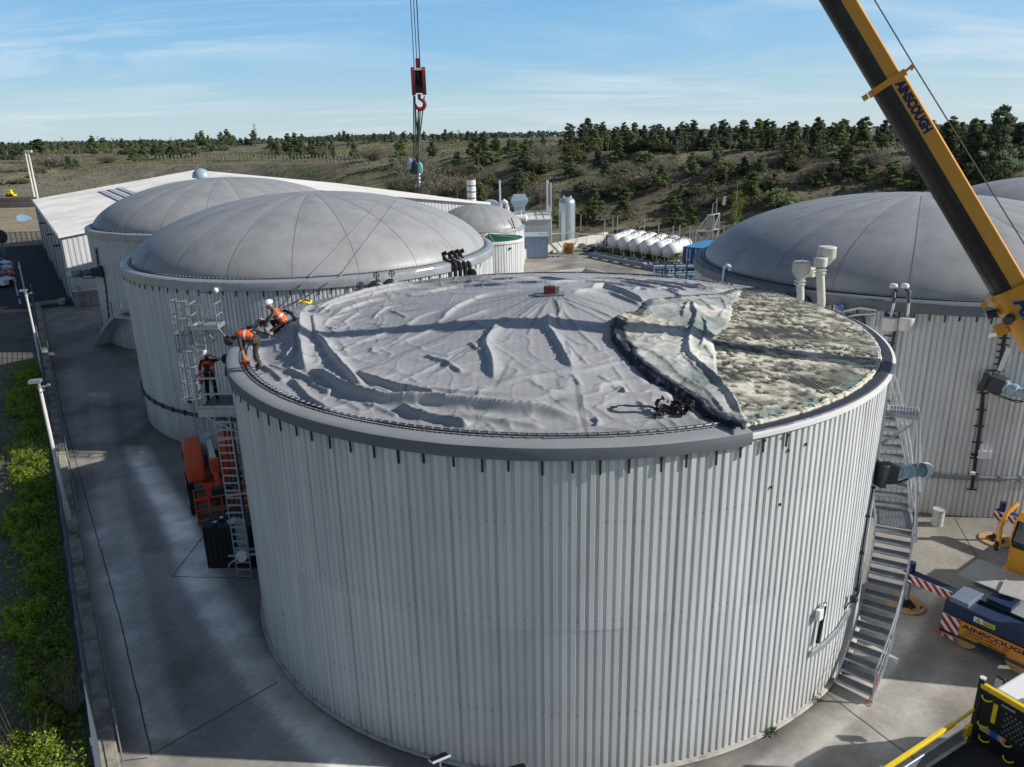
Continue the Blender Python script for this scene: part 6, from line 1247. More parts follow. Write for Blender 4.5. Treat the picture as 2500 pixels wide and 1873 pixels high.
# ------------------------------------------------------------------ side agitators
def agitator(label, p, axis, s=1.0, col=BLUEM):
    o = thing('agitator', label, 'agitator', p, group=None); a = unit(axis); up = Vector((0, 0, 1)); sd = a.cross(up).normalized(); up = sd.cross(a)
    Mx = Matrix((sd, up, a)).transposed()
    mb = MB(); mb.box(tuple(a*.10*s), (.75*s, .75*s, .20*s), M=Mx); mb.box(tuple(a*.42*s), (.52*s, .55*s, .62*s), M=Mx); mb.build('mounting_box', DARK, o, bevel=.015)
    mb = MB(); mb.lathe([(.26*s, .72*s), (.26*s, .80*s), (.2*s, .82*s), (.2*s, .95*s), (.23*s, .96*s), (.23*s, 1.1*s), (.17*s, 1.14*s), (.17*s, 1.34*s), (.25*s, 1.35*s), (.25*s, 1.42*s), (.19*s, 1.44*s)], n=22, M=Mx); mb.build('gearbox', col, o)
    mb = MB(); mb.lathe([(.19*s, 1.42*s), (.19*s, 1.92*s)], n=22, M=Mx)
    for k in range(26): t = 2*pi*k/26; c = a*1.68*s+sd*cos(t)*.20*s+up*sin(t)*.20*s; mb.bar(tuple(c-a*.22*s), tuple(c+a*.22*s), .012*s, .03*s)
    mb.build('motor', M('motor_fins', (.22, .32, .40), .5, .1, .15, 8), o); mb = MB(); mb.lathe([(.235*s, 1.90*s), (.24*s, 2.12*s), (.2*s, 2.19*s), (.10*s, 2.20*s), (.001, 2.20*s)], n=22, M=Mx); mb.build('fan_cover', M('fan_blue', (.45, .58, .64), .4, 0, .08, 5), o)
    mb = MB(); mb.box(tuple(a*1.58*s-up*.12*s-sd*.2*s), (.20*s, .18*s, .26*s), M=Mx); mb.build('terminal_box', col, o, bevel=.01)
    mb = MB(); mb.tube([tuple(-up*.28*s+a*.05), tuple(-up*.36*s+a*.5*s), tuple(-up*.36*s+a*1.1*s), tuple(-up*.25*s+a*1.5*s)], .022, 5); mb.tube([tuple(-up*.28*s+sd*.1+a*.05), tuple(-up*.42*s+a*.7*s), tuple(-up*.38*s+a*1.3*s), tuple(-up*.2*s+a*1.55*s)], .016, 5); mb.build('cable', BLACK, o); return o
q = onwall(2135, 1155, 1); a_ = atan2(q[1]-cy1, q[0]-cx1); agitator('blue agitator motor sticking out of the big torn-open tank above the stairs', q, (1.0, .30, -.10), .84)
q = onwall(2400, 925, 4); agitator('agitator motor on the right-hand domed tank, pointing at the camera', q, (.62, -.60, -.18), 1.0)
q = onwall(252, 662, 3); agitator('dark agitator motor on the farthest domed tank, pointing left', q, (-1.0, -.25, -.05), 1.05, M('motor_shadow', (.10, .14, .18), .5, 0, .2, 3))
for k, pts, lab in ((4, [(2372, 1195), (2386, 1090), (2398, 1000), (2400, 960)], 'black cable tray climbing the right-hand domed tank to its agitator'), (4, [(2455, 810), (2445, 870), (2438, 905)], 'short cable tray above the agitator of the right-hand domed tank'), (3, [(268, 800), (258, 700), (252, 668)], 'dark cable tray under the agitator of the farthest domed tank'), (3, [(240, 645), (234, 606)], 'cable tray above the agitator of the farthest domed tank'), (4, [(2172, 770), (2184, 810), (2172, 870)], 'dark bracketed duct under the twin level sensors')):
    o = thing('cable_tray', lab, 'cable tray'); mb = MB(); P = [onwall(x, y, k, .07) for x, y in pts]; X0, Y0 = TANKS[k][:2]
    for a, b in zip(P[:-1], P[1:]): n_ = unit((a[0]-X0, a[1]-Y0, 0)); mb.bar(a, b, .11, .06, up=n_)
    for i in range(7): t = i/6; p = P[0]*(1-t)+P[-1]*t; mb.box(p, (.36, .04, .05), atan2(p[1]-Y0, p[0]-X0)+pi/2)
    mb.build('tray', DARK, o); 
o = thing('jib_arm', 'perforated steel jib arm above the agitator of the right-hand domed tank', 'bracket'); p = onwall(2440, 905, 4, .1); q_ = onwall(2462, 850, 4, .1); mb = MB(); mb.bar(p, q_, .18, .05, up=(0, -1, 0)); mb.build('arm', ALU, o); mb = MB(); p = onwall(2455, 812, 4, .05); [mb.bar(p, p+np.array((-.9, -.5, -.02+.05*i)), .03, .05) for i in range(3)]; mb.build('strut', GALV, o)
o = thing('jib_arm', 'white hoist jib on the wall of the farthest domed tank', 'bracket'); p = onwall(238, 655, 3, .1); q_ = onwall(230, 606, 3, .15); mb = MB(); mb.bar(p, q_, .14, .1); mb.build('arm', WHITED, o); MB().bar(q_, q_+np.array((1.5, -.55, .05)), .12, .08).build('strut', GALVD, o)
# emergency flood light box on tank 4 and switch boxes
for (k, px, py, lab, w) in ((4, 2402, 1110, 'white emergency light box on the right-hand domed tank', .42), (2, 455, 980, 'small white box on the big domed tank left of the standing worker', .30), (4, 2374, 1155, 'small grey switch box on the pipe belt of the right-hand domed tank', .16)):
    p = onwall(px, py, k, .12); o = thing('light_box' if w > .2 else 'switch_box', lab, 'box', p, atan2(p[1]-TANKS[k][1], p[0]-TANKS[k][0])+pi/2); MB().box((0, 0, 0), (w, .16, w*.72)).build('case', WHITE, o, bevel=.015)
    if w > .2: mb = MB(); [mb.lathe([(.001, 0), (.07, .02), (.09, .10), (.001, .11)], (s*w*.3, -.03, w*.42), 10, M=Matrix.Rotation(radians(70), 3, 'X')) for s in (-1, 1)]; mb.build('lamp', ALU, o); MB().tube([(-w/2, 0, 0), (-w/2-.22, .02, -.02)] if k == 4 else [(w/2, 0, 0), (w/2+.2, .02, 0)], .05, 6).build('gland', BLACK, o)
# white camera-like junction on the rim of tank 2
p = onwall(527, 709, 2, .15); o = thing('junction_lamp', 'small white fitting under the rim of the big domed tank, above the upper platform', 'lamp', p); MB().ball((0, 0, 0), .13, 10).build('case', WHITE, o); MB().tube([(0, 0, 0), (-.3, .0, -.12), (-.65, .0, -.1), (-.8, .05, .02)], .02, 5).build('cable', BLACK, o)
# label plate on tank 1 and weld label
p = onwall(691, 1504, 1, .02); o = thing('label_plate', 'tiny white label plate low on the shaded side of the big tank', 'label', p, atan2(p[1]-cy1, p[0]-cx1)+pi/2); MB().box((0, 0, 0), (.16, .012, .17)).build('plate', WHITE, o); MB().box((0, -.009, .03), (.11, .004, .02)).build('print', DARK, o)
# level meter with corrugated tube and cable tray low on tank 1
p = onwall(2003, 1500, 1, .10); o = thing('level_sensor', 'white sensor box with a spiral black hose on the big tank near the stairs', 'sensor', p, atan2(p[1]-cy1, p[0]-cx1)+pi/2); mb = MB(); mb.box((-.05, 0, .02), (.20, .12, .30), 0); mb.tube([(0, 0, .15), (.08, -.03, .25), (.16, -.02, .22)], .035, 6); mb.build('case', WHITE, o, bevel=.02); MB().tube([(.17, 0, .25), (.16, 0, .05), (.10, 0, -.35), (.02, 0, -.85)], .05, 8).build('hose', BLACK, o)
o = thing('cable_tray', 'slanting perforated cable tray running to the foot of the curved stairs', 'cable tray'); P = [onwall(x, y, 1, .06) for x, y in ((1980, 1597), (2010, 1577), (2045, 1540), (2075, 1490))]; mb = MB(); [mb.bar(a, b, .05, .16) for a, b in zip(P[:-1], P[1:])]; mb.build('tray', GALV, o)
o = thing('valve_cluster', 'dark valve and cables beside the curved stairs of the big tank', 'valve', onwall(2085, 1462, 1, .15)); mb = MB(); mb.ball((0, 0, 0), .12, 8); mb.tube([(0, 0, 0), (.05, -.1, .3), (.1, 0, .45)], .03, 5); mb.tube([(0, 0, 0), (-.2, -.1, -.1), (-.25, 0, -.4)], .02, 5); mb.build('body', DARK, o)
o = thing('wall_conduit', 'vertical black conduit with clips beside the inner edge of the curved stairs', 'conduit'); P = [onwall(x, y, 1, .05) for x, y in ((2092, 1440), (2104, 1350), (2118, 1260), (2132, 1190))]; mb = MB(); mb.tube(P, .022, 5); [mb.box(p, (.09, .09, .05)) for p in P]; mb.build('conduit', BLACK, o)
# twin air hose level pots on tank 4
o = thing('pressure_pots', 'pair of white pots with black hoses up to the rim of the right-hand dome', 'pots'); 
for dx in (0, 41):
    p = onwall(2172+dx, 792, 4, .25); t = MB().lathe([(.001, 0), (.26, 0), (.28, .05), (.28, .40), (.26, .46), (.001, .46)], (p[0], p[1], p[2]-.2), 16).build('pot', WHITED, o); top = D(2181+dx*.68, 703, p[1]+.45); m1 = D(2182+dx*.9, 740, p[1]); mb = MB(); mb.tube([(p[0], p[1], p[2]+.2), m1-(0, 0, .1), m1], .05, 8); mb.build('pipe', WHITED, o); MB().tube([m1, m1+(.0, .1, .35), (m1+top)/2+(.14, .1, .1), top], .07, 8).build('hose', M('hose_grey', (.10, .11, .13), .5, 0, .1, 4), o); MB().lathe([(.13, 0), (.15, .05), (.12, .15), (.001, .18)], top, 12).build('cap', WHITE, o)
# vent stacks with drum heads
CRM = M('drum_white', (.66, .65, .60), .5, 0, .06, 3)
for (px, pyb, pyt, dx, lab) in ((1955, 745, 672, 24, 'left white drum-headed vent standing at the rim of the open tank'), (2005, 735, 645, -24, 'right white drum-headed vent with a bent foot at the right-hand dome')):
    b = onwall(px, pyb if px < 2000 else 735, 4, .55 if px < 2000 else .45); z0 = b[2]-.35; hp = D(px, pyt, b[1]); o = thing('vent_stack', lab, 'vent', (b[0], b[1], z0)); zt = hp[2]-z0; lx = hp[0]-b[0]
    mb = MB(); 
    if px < 2000: mb.tube([(0, 0, -.3), (lx*.5, 0, zt*.5), (lx, 0, zt-.35)], .15, 12)
    else: mb.tube([(.35, .35, 0), (.15, .15, -.05), (.02, 0, .1), (0, 0, .4), (lx, 0, zt-.35)], .15, 12)
    mb.build('pipe', CRM, o); mb = MB(); mb.lathe([(.15, -.38), (.22, -.36), (.22, -.32), (.15, -.3), (.15, -.26), (.22, -.24), (.22, -.20), (.12, -.16)], (lx, 0, zt), 16); mb.build('flange', ALU, o)
    s_ = 1 if dx > 0 else -1; d1 = MB(); d1.lathe([(.12, -.18), (.33, .10), (.34, .12), (.34, .46), (.35, .48), (.30, .52), (.001, .53)], (lx+(.0 if dx > 0 else .20), .1 if dx < 0 else 0, zt+(.0 if dx > 0 else .12)), 24); d1.build('drum_head', CRM, o); MB().lathe([(.001, 0), (.24, .0), (.25, .30), (.22, .33), (.001, .34)], (lx+(.38 if dx > 0 else -.12), .2 if dx > 0 else -.2, zt+(-.08 if dx > 0 else -.05)), 20).build('side_drum', CRM, o); MB().tube([(lx, 0, zt+.5), (lx, 0, zt+.65)], .02, 5).build('pin', ALU, o)
# round manhole and pipework on the wall of tank 4 behind the rim
for px, py in ((1935, 730), (1967, 738)):
    p = onwall(px, py, 4, .05); o = thing('pipe_stub', ['left', 'right'][px > 1950]+' round black pipe opening on the right-hand domed tank, behind the vents', 'pipe', p); n_ = unit((p[0]-19.04, p[1]-36.7, 0)); Mx = n_.to_track_quat('Z', 'Y').to_matrix(); MB().lathe([(.27, 0), (.27, .25), (.2, .25), (.18, .1), (.001, .1)], n=20, M=Mx).build('rim', BLACK, o)
o = thing('gas_pipe', 'white gas pipes with a bend along the right-hand domed tank wall', 'pipe'); P = [onwall(x, y, 4, .35) for x, y in ((2038, 745), (2034, 765), (2052, 775), (2100, 768), (2138, 765), (2136, 785), (2130, 812))]; MB().tube(P, .055, 8).build('pipe', GALV, o); P = [onwall(x, y, 4, .2) for x, y in ((2062, 760), (2100, 752), (2140, 758))]; MB().tube(P, .045, 8).build('pipe', WHITE, o); mb = MB(); p = onwall(2054, 751, 4, .3); mb.ball(p, .12, 10); mb.build('valve', M('valve_blue', (.05, .2, .5), .4), o)
o = thing('air_hose', 'looped black corrugated hoses behind the rim at the right-hand dome', 'hose'); 
for dx in (0, 22): P = [onwall(x+dx, y, 4, .3) for x, y in ((2065, 790), (2066, 775), (2073, 771), (2082, 776), (2086, 795))]; MB().tube(smoothline(P, 3), .10, 8).build('hose', M('hose_dark', (.05, .055, .06), .45, 0, .1, 4), o)
o = thing('strut_pipe', 'short white strut between the open tank rim and the right-hand dome', 'pipe', (0, 0, 0)); a = D(2100, 796, 28.2); b = D(2130, 785, 29.3); MB().tube([a, b], .05, 8).build('pipe', WHITE, o)
# pipes with hand wheels linking the tanks
def wheelvalve(o, p, r=.2):
    MB().tube([(p[0]+r*cos(t), p[1]+.05*cos(t), p[2]+r*sin(t)) for t in np.linspace(0, 2*pi, 17)[:-1]], .025, 5, closed=True).build('hand_wheel', DARK, o); mb = MB(); mb.bar((p[0]-r, p[1], p[2]), (p[0]+r, p[1], p[2]), .03); mb.bar((p[0], p[1], p[2]-r-.25), (p[0], p[1], p[2]+r), .035); mb.build('spindle', DARK, o)
for i, px in enumerate((918, 955)):
    s = onwall(px-6, 690, 2, -.1); s[2] = 7.75; o = thing('gas_pipe', ['left fat grey gas pipe with a black hand wheel between the tank roofs', 'right fat grey gas pipe with a black hand wheel between the tank roofs'][i], 'pipe'); e = s+np.array((2.0, -6.5, -.15)); mid_ = s+np.array((.35, -.7, .1)); MB().tube([s, s+np.array((.1, -.4, .1)), mid_, e], .24, 14).build('pipe', FLASH, o); mb = MB(); Mx = unit(e-s).to_track_quat('Z', 'Y').to_matrix(); [mb.lathe([(.24, 0), (.34, 0), (.34, .06), (.24, .06)], s+(e-s)*t+(0, 0, .05), 18, M=Mx) for t in (.07, .11, .19)]; mb.build('flange', DARK, o); wheelvalve(o, (s[0]+.25, s[1]-.55, s[2]+.62), .12)
for i, (px, py) in enumerate(((1862, 705), (1900, 712))):
    s = onwall(px, py, 4, -.1); s[2] = 7.7; o = thing('gas_pipe', ['left white gas pipe with valve, between the torn flap and the right-hand dome', 'right white gas pipe with valve, between the torn flap and the right-hand dome'][i], 'pipe'); e = s+np.array((-1.9, -1.3, -.1)); MB().tube([s, e], .15, 12).build('pipe', ALU, o); mb = MB(); Mx = unit(e-s).to_track_quat('Z', 'Y').to_matrix(); [mb.lathe([(.15, 0), (.25, 0), (.25, .07), (.15, .07)], s+(e-s)*t, 16, M=Mx) for t in (.15, .22, .38)]; mb.build('flange', DARK, o); wheelvalve(o, (s[0]-.35, s[1]-.3, s[2]+.40), .10)
# black hoses over the rim of tank 2 on the right
o = thing('air_hoses', 'bundle of black bent hoses climbing over the rim of the big domed tank', 'hoses'); 
for i, (x0, x1, y0) in enumerate(((1080, 1112, 622), (1097, 1124, 620), (1110, 1136, 617), (1122, 1147, 616))):
    b = onwall(x1, 668, 2, .2); m1 = D(x1-1, 650, b[1]); t1 = D(x0, y0, b[1]+.5); MB().tube(smoothline([b-(0, 0, 1.0), b, m1+(0, 0, .12), (m1+t1)/2+(-.05, 0, -.06), t1], 3), .10, 8).build('hose', BLACK, o); MB().tube([t1, t1+(.22, 0, .10)], .11, 8).build('elbow', BLACK, o)
o = thing('air_blower', 'dark round blower hanging beside the black hoses of the big domed tank', 'blower', onwall(1152, 668, 2, .3)); MB().lathe([(.001, -.15), (.22, -.12), (.26, 0), (.22, .12), (.001, .15)], n=16, M=Matrix.Rotation(radians(90), 3, 'X')).build('body', BLACK, o)
# swan-neck vents left of tank 4 dome
for i, (px, pt) in enumerate(((1765, 650), (1708, 671))):
    b = onwall(px, pt+38, 4, .15); z0 = b[2]; t = D(px+3, pt, b[1])[2]; o = thing('swan_neck_vent', ['tall white swan-neck vent pipe at the left rim of the right-hand dome', 'lower white swan-neck vent pipe left of the taller one'][i], 'vent', (b[0], b[1], z0-1.2)); hh = t-z0+1.2; MB().tube([(0, 0, 0), (0, 0, hh-.2), (.03, 0, hh-.02), (.14, 0, hh+.04), (.26, 0, hh-.03), (.28, 0, hh-.2)], [.05, .05, .07, .08, .08, .08], 8).build('pipe', WHITE, o)
# curved stairs on the farthest domed tank
o = thing('tank_stairs', 'galvanised curved stairs on the farthest domed tank, in shade', 'stairs', (TANKS[3][0], TANKS[3][1], 0)); b = G(237, 840); a0 = math.degrees(atan2(b[1]-TANKS[3][1], b[0]-TANKS[3][0])); spiral(o, [(a0+2, .1, a0+22, 2.75, 13), (a0+22, 2.75, a0+31, 2.75, 0)], TANKS[3][2]+.15, TANKS[3][2]+1.15)
# ------------------------------------------------------------------ platforms and ladders between the tanks
def rails(mb, P, z, hts=(.5, 1.0), w=.045):
    for h_ in hts:
        for a, b in zip(P[:-1], P[1:]): mb.bar((a[0], a[1], z+h_), (b[0], b[1], z+h_), w)
    for a in P: mb.bar((a[0], a[1], z-.12), (a[0], a[1], z+hts[-1]+.02), w*1.1)
o = thing('access_platform', 'upper galvanised platform on brackets on the big domed tank, above the standing worker', 'platform'); wc = onwall(520, 790, 2, 0); yw = wc[1]; zf = D(495, 797, yw-1.0)[2]; xl = D(470, 797, yw-1.0)[0]; xr = D(534, 800, yw-1.0)[0]; yb = yw-.05; yf = yw-1.15; mb = MB(); mb.box(((xl+xr)/2, (yf+yb)/2, zf), (xr-xl, yb-yf, .05)); mb.build('floor_grating', GALV, o); mb = MB(); rails(mb, [(xl, yb), (xl, yf), (xr, yf), (xr, yb)], zf, (.5, 1.02)); mb.bar((xl, yf, zf-.02), (xr, yf, zf-.02), .05, .2); mb.bar((xl, yf, zf-.02), (xl, yb, zf-.02), .05, .2); mb.bar((xr, yf, zf-.02), (xr, yb, zf-.02), .05, .2); mb.build('guard_rail', GALV, o); mb = MB(); mb.bar((xr, yf+.1, zf-.1), (xr, yb, zf-1.0), .07); mb.bar((xr, yb, zf-1.1), (xr, yb, zf), .07); mb.bar((xl+.5, yf+.1, zf-.1), (xl+.5, yb, zf-.9), .06); mb.build('bracket', GALV, o); mb = MB(); mb.bar((xl+.35, yf, zf), (xl+.35, yf, zf+1.0), .05); mb.bar((xl+.55, yf, zf), (xl+.55, yf, zf+1.0), .05); mb.bar((xl+.3, yf+.3, zf+.5), (xl+.75, yf+.3, zf+.7), .05); mb.build('self_closing_gate', GALV, o)
o = thing('caged_ladder', 'caged ladder beside the upper platform of the big domed tank', 'ladder'); lx = D(452, 850, yw-.6)[0]; ladder(o, (lx, yw-.25), .9, zf+1.15, .42, 0, cage=(3.0, zf+1.1, .36))
o = thing('wall_ladder', 'short ladder section hanging under the upper platform', 'ladder'); lx2 = D(489, 860, yw-.4)[0]; ladder(o, (lx2, yw-.2), 3.9, zf-.15, .42, 0, mat=ALU)
# lower platform with the standing worker, spanning between the tanks
o = thing('access_platform', 'lower galvanised platform with rails where the worker shields his eyes', 'platform'); zf2 = 6.15; p_l = G(484, 1000, zf2); p_r = G(572, 1003, zf2); p_b = G(497, 964, zf2); yf = p_l[1]; ybk = p_b[1]+.05; xl, xr = p_l[0], p_r[0]-.02; PLAT = (xl, xr, yf, ybk, zf2)
mb = MB(); [mb.bar((xl, yf+(ybk-yf)*t, zf2), (xr, yf+(ybk-yf)*t, zf2), .012, .03) for t in np.linspace(.02, .98, 30)]; [mb.bar((xl+(xr-xl)*t, yf, zf2-.01), (xl+(xr-xl)*t, ybk, zf2-.01), .012, .02) for t in np.linspace(0, 1, 14)]; mb.box(((xl+xr)/2, (yf+ybk)/2, zf2-.035), (xr-xl, ybk-yf, .012)); mb.build('floor_grating', GALVD, o, smooth=0)
mb = MB(); rails(mb, [(xl, ybk), (xl, yf), (xr, yf)], zf2, (.52, 1.05), .055); mb.bar((xl, yf-.03, zf2-.12), (xr, yf-.03, zf2-.12), .06, .26); mb.bar((xl, yf, zf2-.1), (xl, ybk, zf2-.1), .06, .2); mb.bar((xr, yf, zf2-.1), (xr, ybk, zf2-.1), .06, .2); mb.bar((xl, yf, zf2+.06), (xr, yf, zf2+.06), .012, .12); rails(mb, [(xl+.75, ybk), (xr, ybk)], zf2, (.52, 1.05), .045); mb.build('guard_rail', GALV, o)
mb = MB(); mb.bar((xl+.1, yf, zf2-.2), (xr+.15, yf+.1, zf2-.95), .06); mb.bar((xl, yf, zf2-.2), (xr, ybk, zf2-.25), .08); mb.build('bracket', GALV, o); 
o = thing('hose_reel', 'blue round hose reel behind the bending worker at the tank edge', 'reel', D(553, 876, yf+1.2)); MB().lathe([(.001, -.08), (.16, -.08), (.16, -.03), (.08, 0), (.16, .03), (.16, .08), (.001, .08)], n=18, M=Matrix.Rotation(radians(80), 3, 'X')).build('drum', BLUEN, o); MB().bar((0, 0, 0), (-.1, 0, -.6), .05).build('stand', BLUEN, o)
o = thing('tall_ladder', 'tall galvanised ladder rising from the ground to the lower platform', 'ladder'); bl = G(580, 1420); br = G(618, 1412); ladder(o, ((bl[0]+br[0])/2, (bl[1]+br[1])/2), 0, zf2-.1, br[0]-bl[0], 0, step=.27)
mb = MB(); lxm, lym = (bl[0]+br[0])/2, (bl[1]+br[1])/2
for z in (1.1, 3.2, 5.2): mb.bar((bl[0], lym, z), (br[0]+.35, lym+.25, z), .06)
mb.build('wall_bracket', GALV, o)
o = thing('cable_winch', 'hand winch drum with a crank on the foot of the tall ladder', 'winch', (br[0]-.18, lym-.12, 1.02)); MB().lathe([(.001, -.09), (.19, -.09), (.19, -.06), (.1, -.05), (.1, .05), (.19, .06), (.19, .09), (.001, .09)], n=20, M=Matrix.Rotation(radians(78), 3, 'X')).build('drum', WHITED, o); mb = MB(); mb.bar((-.08, -.12, 0), (-.42, -.16, -.22), .04); mb.bar((-.42, -.16, -.22), (-.44, -.16, -.34), .04); mb.bar((-.5, .08, -.05), (.5, .1, -.0), .06); mb.build('crank', GALV, o)
o = thing('cable_duct', 'flat grey cable duct standing behind the tall ladder', 'duct', (lxm, lym+.25, 0)); MB().box((0, 0, 1.45), (.36, .08, 1.5)).build('duct', M('duct_grey', (.30, .33, .33), .6, 0, .1, 2), o); mb = MB(); [mb.tube([(x, .12, .2), (x+.02, .12, 5.6)], .03, 5) for x in (-.15, 0, .14)]; mb.build('riser_pipes', DARK, o)
o = thing('second_ladder', 'second thinner ladder just behind the tall one, against the dark side', 'ladder'); ladder(o, (lxm+.1, lym+.75), 2.3, zf2-.15, .42, 0, mat=GALVD)
o = thing('steel_locker', 'pale blue upright locker box behind the orange boom lift', 'locker', G(505, 1150, 1.0)); q = D(505, 1085, G(505, 1150, 1.0)[1]); o.location = (q[0], q[1], 0); MB().box((0, 0, q[2]/2+.25), (.42, .4, q[2]+.3)).build('case', M('locker_blue', (.32, .42, .52), .4, 0, .05, 2), o, bevel=.02)
# flood lamps at the bottom foreground on stands
for i, (px, py, rz_) in enumerate(((1073, 1852, .5), (1262, 1878, .3))):
    p = G(px, py, 1.1); o = thing('flood_lamp', ['floodlight panel on a post at the bottom edge, left one', 'floodlight panel barely showing at the bottom edge, right one'][i], 'lamp', (p[0], p[1], 0)); MB().tube([(0, .02, 0), (0, .02, 1.05)], .03, 6).build('post', GALVD, o); Mx = Matrix.Rotation(rz_, 3, 'Z')@Matrix.Rotation(radians(-28), 3, 'X'); mb = MB(); mb.box((0, 0, 1.12), (.44, .32, .05), M=Mx); mb.build('frame', ALU, o); mb = MB(); nn = Mx@Vector((0, 0, 1)); mb.box(tuple(Vector((0, 0, 1.12))+nn*.028), (.40, .28, .01), M=Mx); [mb.box(tuple(Vector((0, 0, 1.12))+nn*.036+Mx@Vector((-.19+.02*j, 0, 0))), (.006, .27, .01), M=Mx) for j in range(20)]; mb.build('lens', DARK, o, smooth=0)
# steel drum
o = thing('steel_drum', 'pale grey steel drum standing by the right-hand domed tank', 'drum', G(2287, 1281)); mb = MB(); r_ = .205; prof = [(.001, .0), (r_, 0), (r_*1.04, .01), (r_, .03)]+[(r_*(1+(.05 if z in (.24, .43) else 0)), z) for z in (.20, .22, .24, .26, .39, .41, .43, .45)]+[(r_, .62), (r_*1.05, .64), (r_*1.04, .66), (r_*.97, .655), (r_*.96, .635), (.001, .635)]; mb.lathe(prof, n=28); mb.build('shell', M('drum_paint', (.50, .54, .52), .45, .1, .1, 6, dirt=(.3, .28, .24), dirts=(6, .6, .75)), o); MB().cyl((.12, .05, .635), .025, .02, 8).build('bung', GALVD, o)
o = thing('plastic_tank', 'black cube tank with white lids on top at the foot of the tall ladder', 'tank', (0, 0, 0)); a = G(508, 1388); b = G(626, 1388); w = b[0]-a[0]; d_ = 1.0; o.location = ((a[0]+b[0])/2, a[1]+d_/2, 0); hz_ = D(505, 1288, a[1])[2]; mb = MB(); mb.box((0, 0, hz_/2), (w, d_, hz_)); [mb.box((-w/2+.05+i*(w-.1)/9, -d_/2-.012, hz_*.47), (.035, .03, hz_*.8)) for i in range(10)]; mb.build('case', M('black_plastic', (.012, .013, .016), .5, 0, .15, 3), o, bevel=.02); mb = MB(); mb.cyl((.12, -.05, hz_), .24, .03, 20); mb.build('hatch', WHITED, o); mb = MB(); [mb.cyl((.12+.2*cos(t), -.05+.2*sin(t), hz_+.03), .015, .02, 6) for t in np.linspace(0, 6.28, 11)]; mb.build('bolt_ring', BLACK, o); [MB().cyl((x, y, hz_), .085, .11, 12).build('filler_neck', DARK, o) for x, y in ((-.45, -.32), (-.33, 0), (-.2, .3))]; [MB().cyl((x, y, hz_+.11), .07, .02, 12).build('cap', WHITED, o) for x, y in ((-.45, -.32), (-.33, 0), (-.2, .3))]
# roof fittings: apex box, straps, ropes, yellow ring, tools
p = onroof(1342, 718); o = thing('apex_box', 'dark red box standing on the centre of the deflated roof', 'box', p); MB().box((0, 0, .12), (.34, .26, .26), .1).build('case', M('dark_red', (.10, .012, .015), .5, 0, .2, 5), o, bevel=.015); mb = MB(); mb.box((.24, 0, .14), (.12, .16, .2)); mb.box((0, 0, .0), (.9, .5, .03)); [mb.box((-.4+.1*i, -.25, .03), (.03, .03, .05)) for i in range(9)]; mb.build('bracket', GALVD, o)
def ribbon(name, label, pts, w, mt, cat='strap', zoff=.05):
    o = thing(name, label, cat); P = [np.array((*q[:2], q[2])) for q in pts]; P = smoothline(P, 6); mb = MB()
    for i, (a, b) in enumerate(zip(P[:-1], P[1:])): mb.bar(a+(0, 0, zoff), b+(0, 0, zoff), w, .012, up=(sin(i*.7)*.6, 0, 1))
    mb.build('webbing', mt, o); return o
def RB(x, y, dz=0): q = onroof(1250+x/3.3815, 640+y/3.3815); q[2] += dz; return q
ribbon('lifting_strap', 'long black webbing strap trailing left across the lower roof', [RB(815, 1215), RB(860, 1212), RB(900, 1235, .1), RB(1000, 1248, .12), (RB(1120, 1248, .12)), RB(1200, 1265, .1), RB(1300, 1245, .1)], .09, BLACK)
o = thing('strap_pile', 'tangled pile of black webbing straps near the torn edge tip', 'straps'); rg = random.Random(12)
for j in range(11):
    x = rg.uniform(1190, 1430); y = rg.uniform(1225, 1290); P = [RB(x, y, .1)]; 
    for k in range(4): x += rg.uniform(-60, 80); y += rg.uniform(-28, 28); P.append(RB(min(1500, max(1180, x)), min(1320, max(1215, y)), rg.uniform(.05, .3)))
    mb = MB(); P = smoothline(P, 4); [mb.bar(a, b, .11, .01, up=(sin(i), cos(i), .6)) for i, (a, b) in enumerate(zip(P[:-1], P[1:]))]; mb.build('webbing', BLACK, o)
o = thing('yellow_ring', 'yellow coil of strap lying on the raised fold left of the roof', 'strap', onroof(748, 766)+np.array((0, 0, .42))); MB().tube([(.2*cos(t), .14*sin(t), .03*sin(3*t)) for t in np.linspace(0, 6.28, 15)[:-1]], .045, 6, closed=True).build('coil', YEL, o); MB().tube([(.1*cos(t), .08*sin(t), .05) for t in np.linspace(0, 5, 9)], .02, 5).build('strap_end', BLACK, o)
o = thing('roof_hose', 'grey corrugated hose bent over the roof edge between the two workers', 'hose', (0, 0, 0)); P = [onroof(x, y)+np.array((0, 0, z)) for x, y, z in ((624, 820, .25), (636, 812, .4), (648, 812, .35), (652, 822, .2), (660, 828, .12), (664, 822, .1))]; MB().tube(smoothline(P, 3), .075, 8).build('hose', M('hose_lightgrey', (.28, .29, .28), .5, 0, .1, 5), o)
o = thing('black_hose', 'thick black hose looping behind the kneeling worker', 'hose', (0, 0, 0)); P = [onroof(x, y)+np.array((0, 0, z)) for x, y, z in ((688, 776, .22), (700, 776, .24), (714, 782, .2), (720, 790, .10), (712, 796, .06), (704, 794, .06))]; MB().tube(smoothline(P, 3), .055, 8).build('hose', BLACK, o)
rope_a = onroof(700, 775)+np.array((0, 0, .45))
for i, (p0_, p1_, lab) in enumerate(((D(618, 806, 24.8), onwall(735, 695, 2, .1), 'thin black rope from the bending worker up to the big dome'), (onroof(692, 772)+np.array((0, 0, .3)), onwall(802, 708, 2, .1), 'second thin black rope, lower, from the roof edge up to the big dome'))):
    q = p1_.copy(); q[2] = 8.15; dcap = onwall(1120 if i == 0 else 1145, 480, 2) if False else None
    o = thing('safety_rope', lab, 'rope', (0, 0, 0)); MB().tube([p0_, (p0_+q)/2+(0, 0, -.08), q], .022, 6).build('rope', BLACK, o)
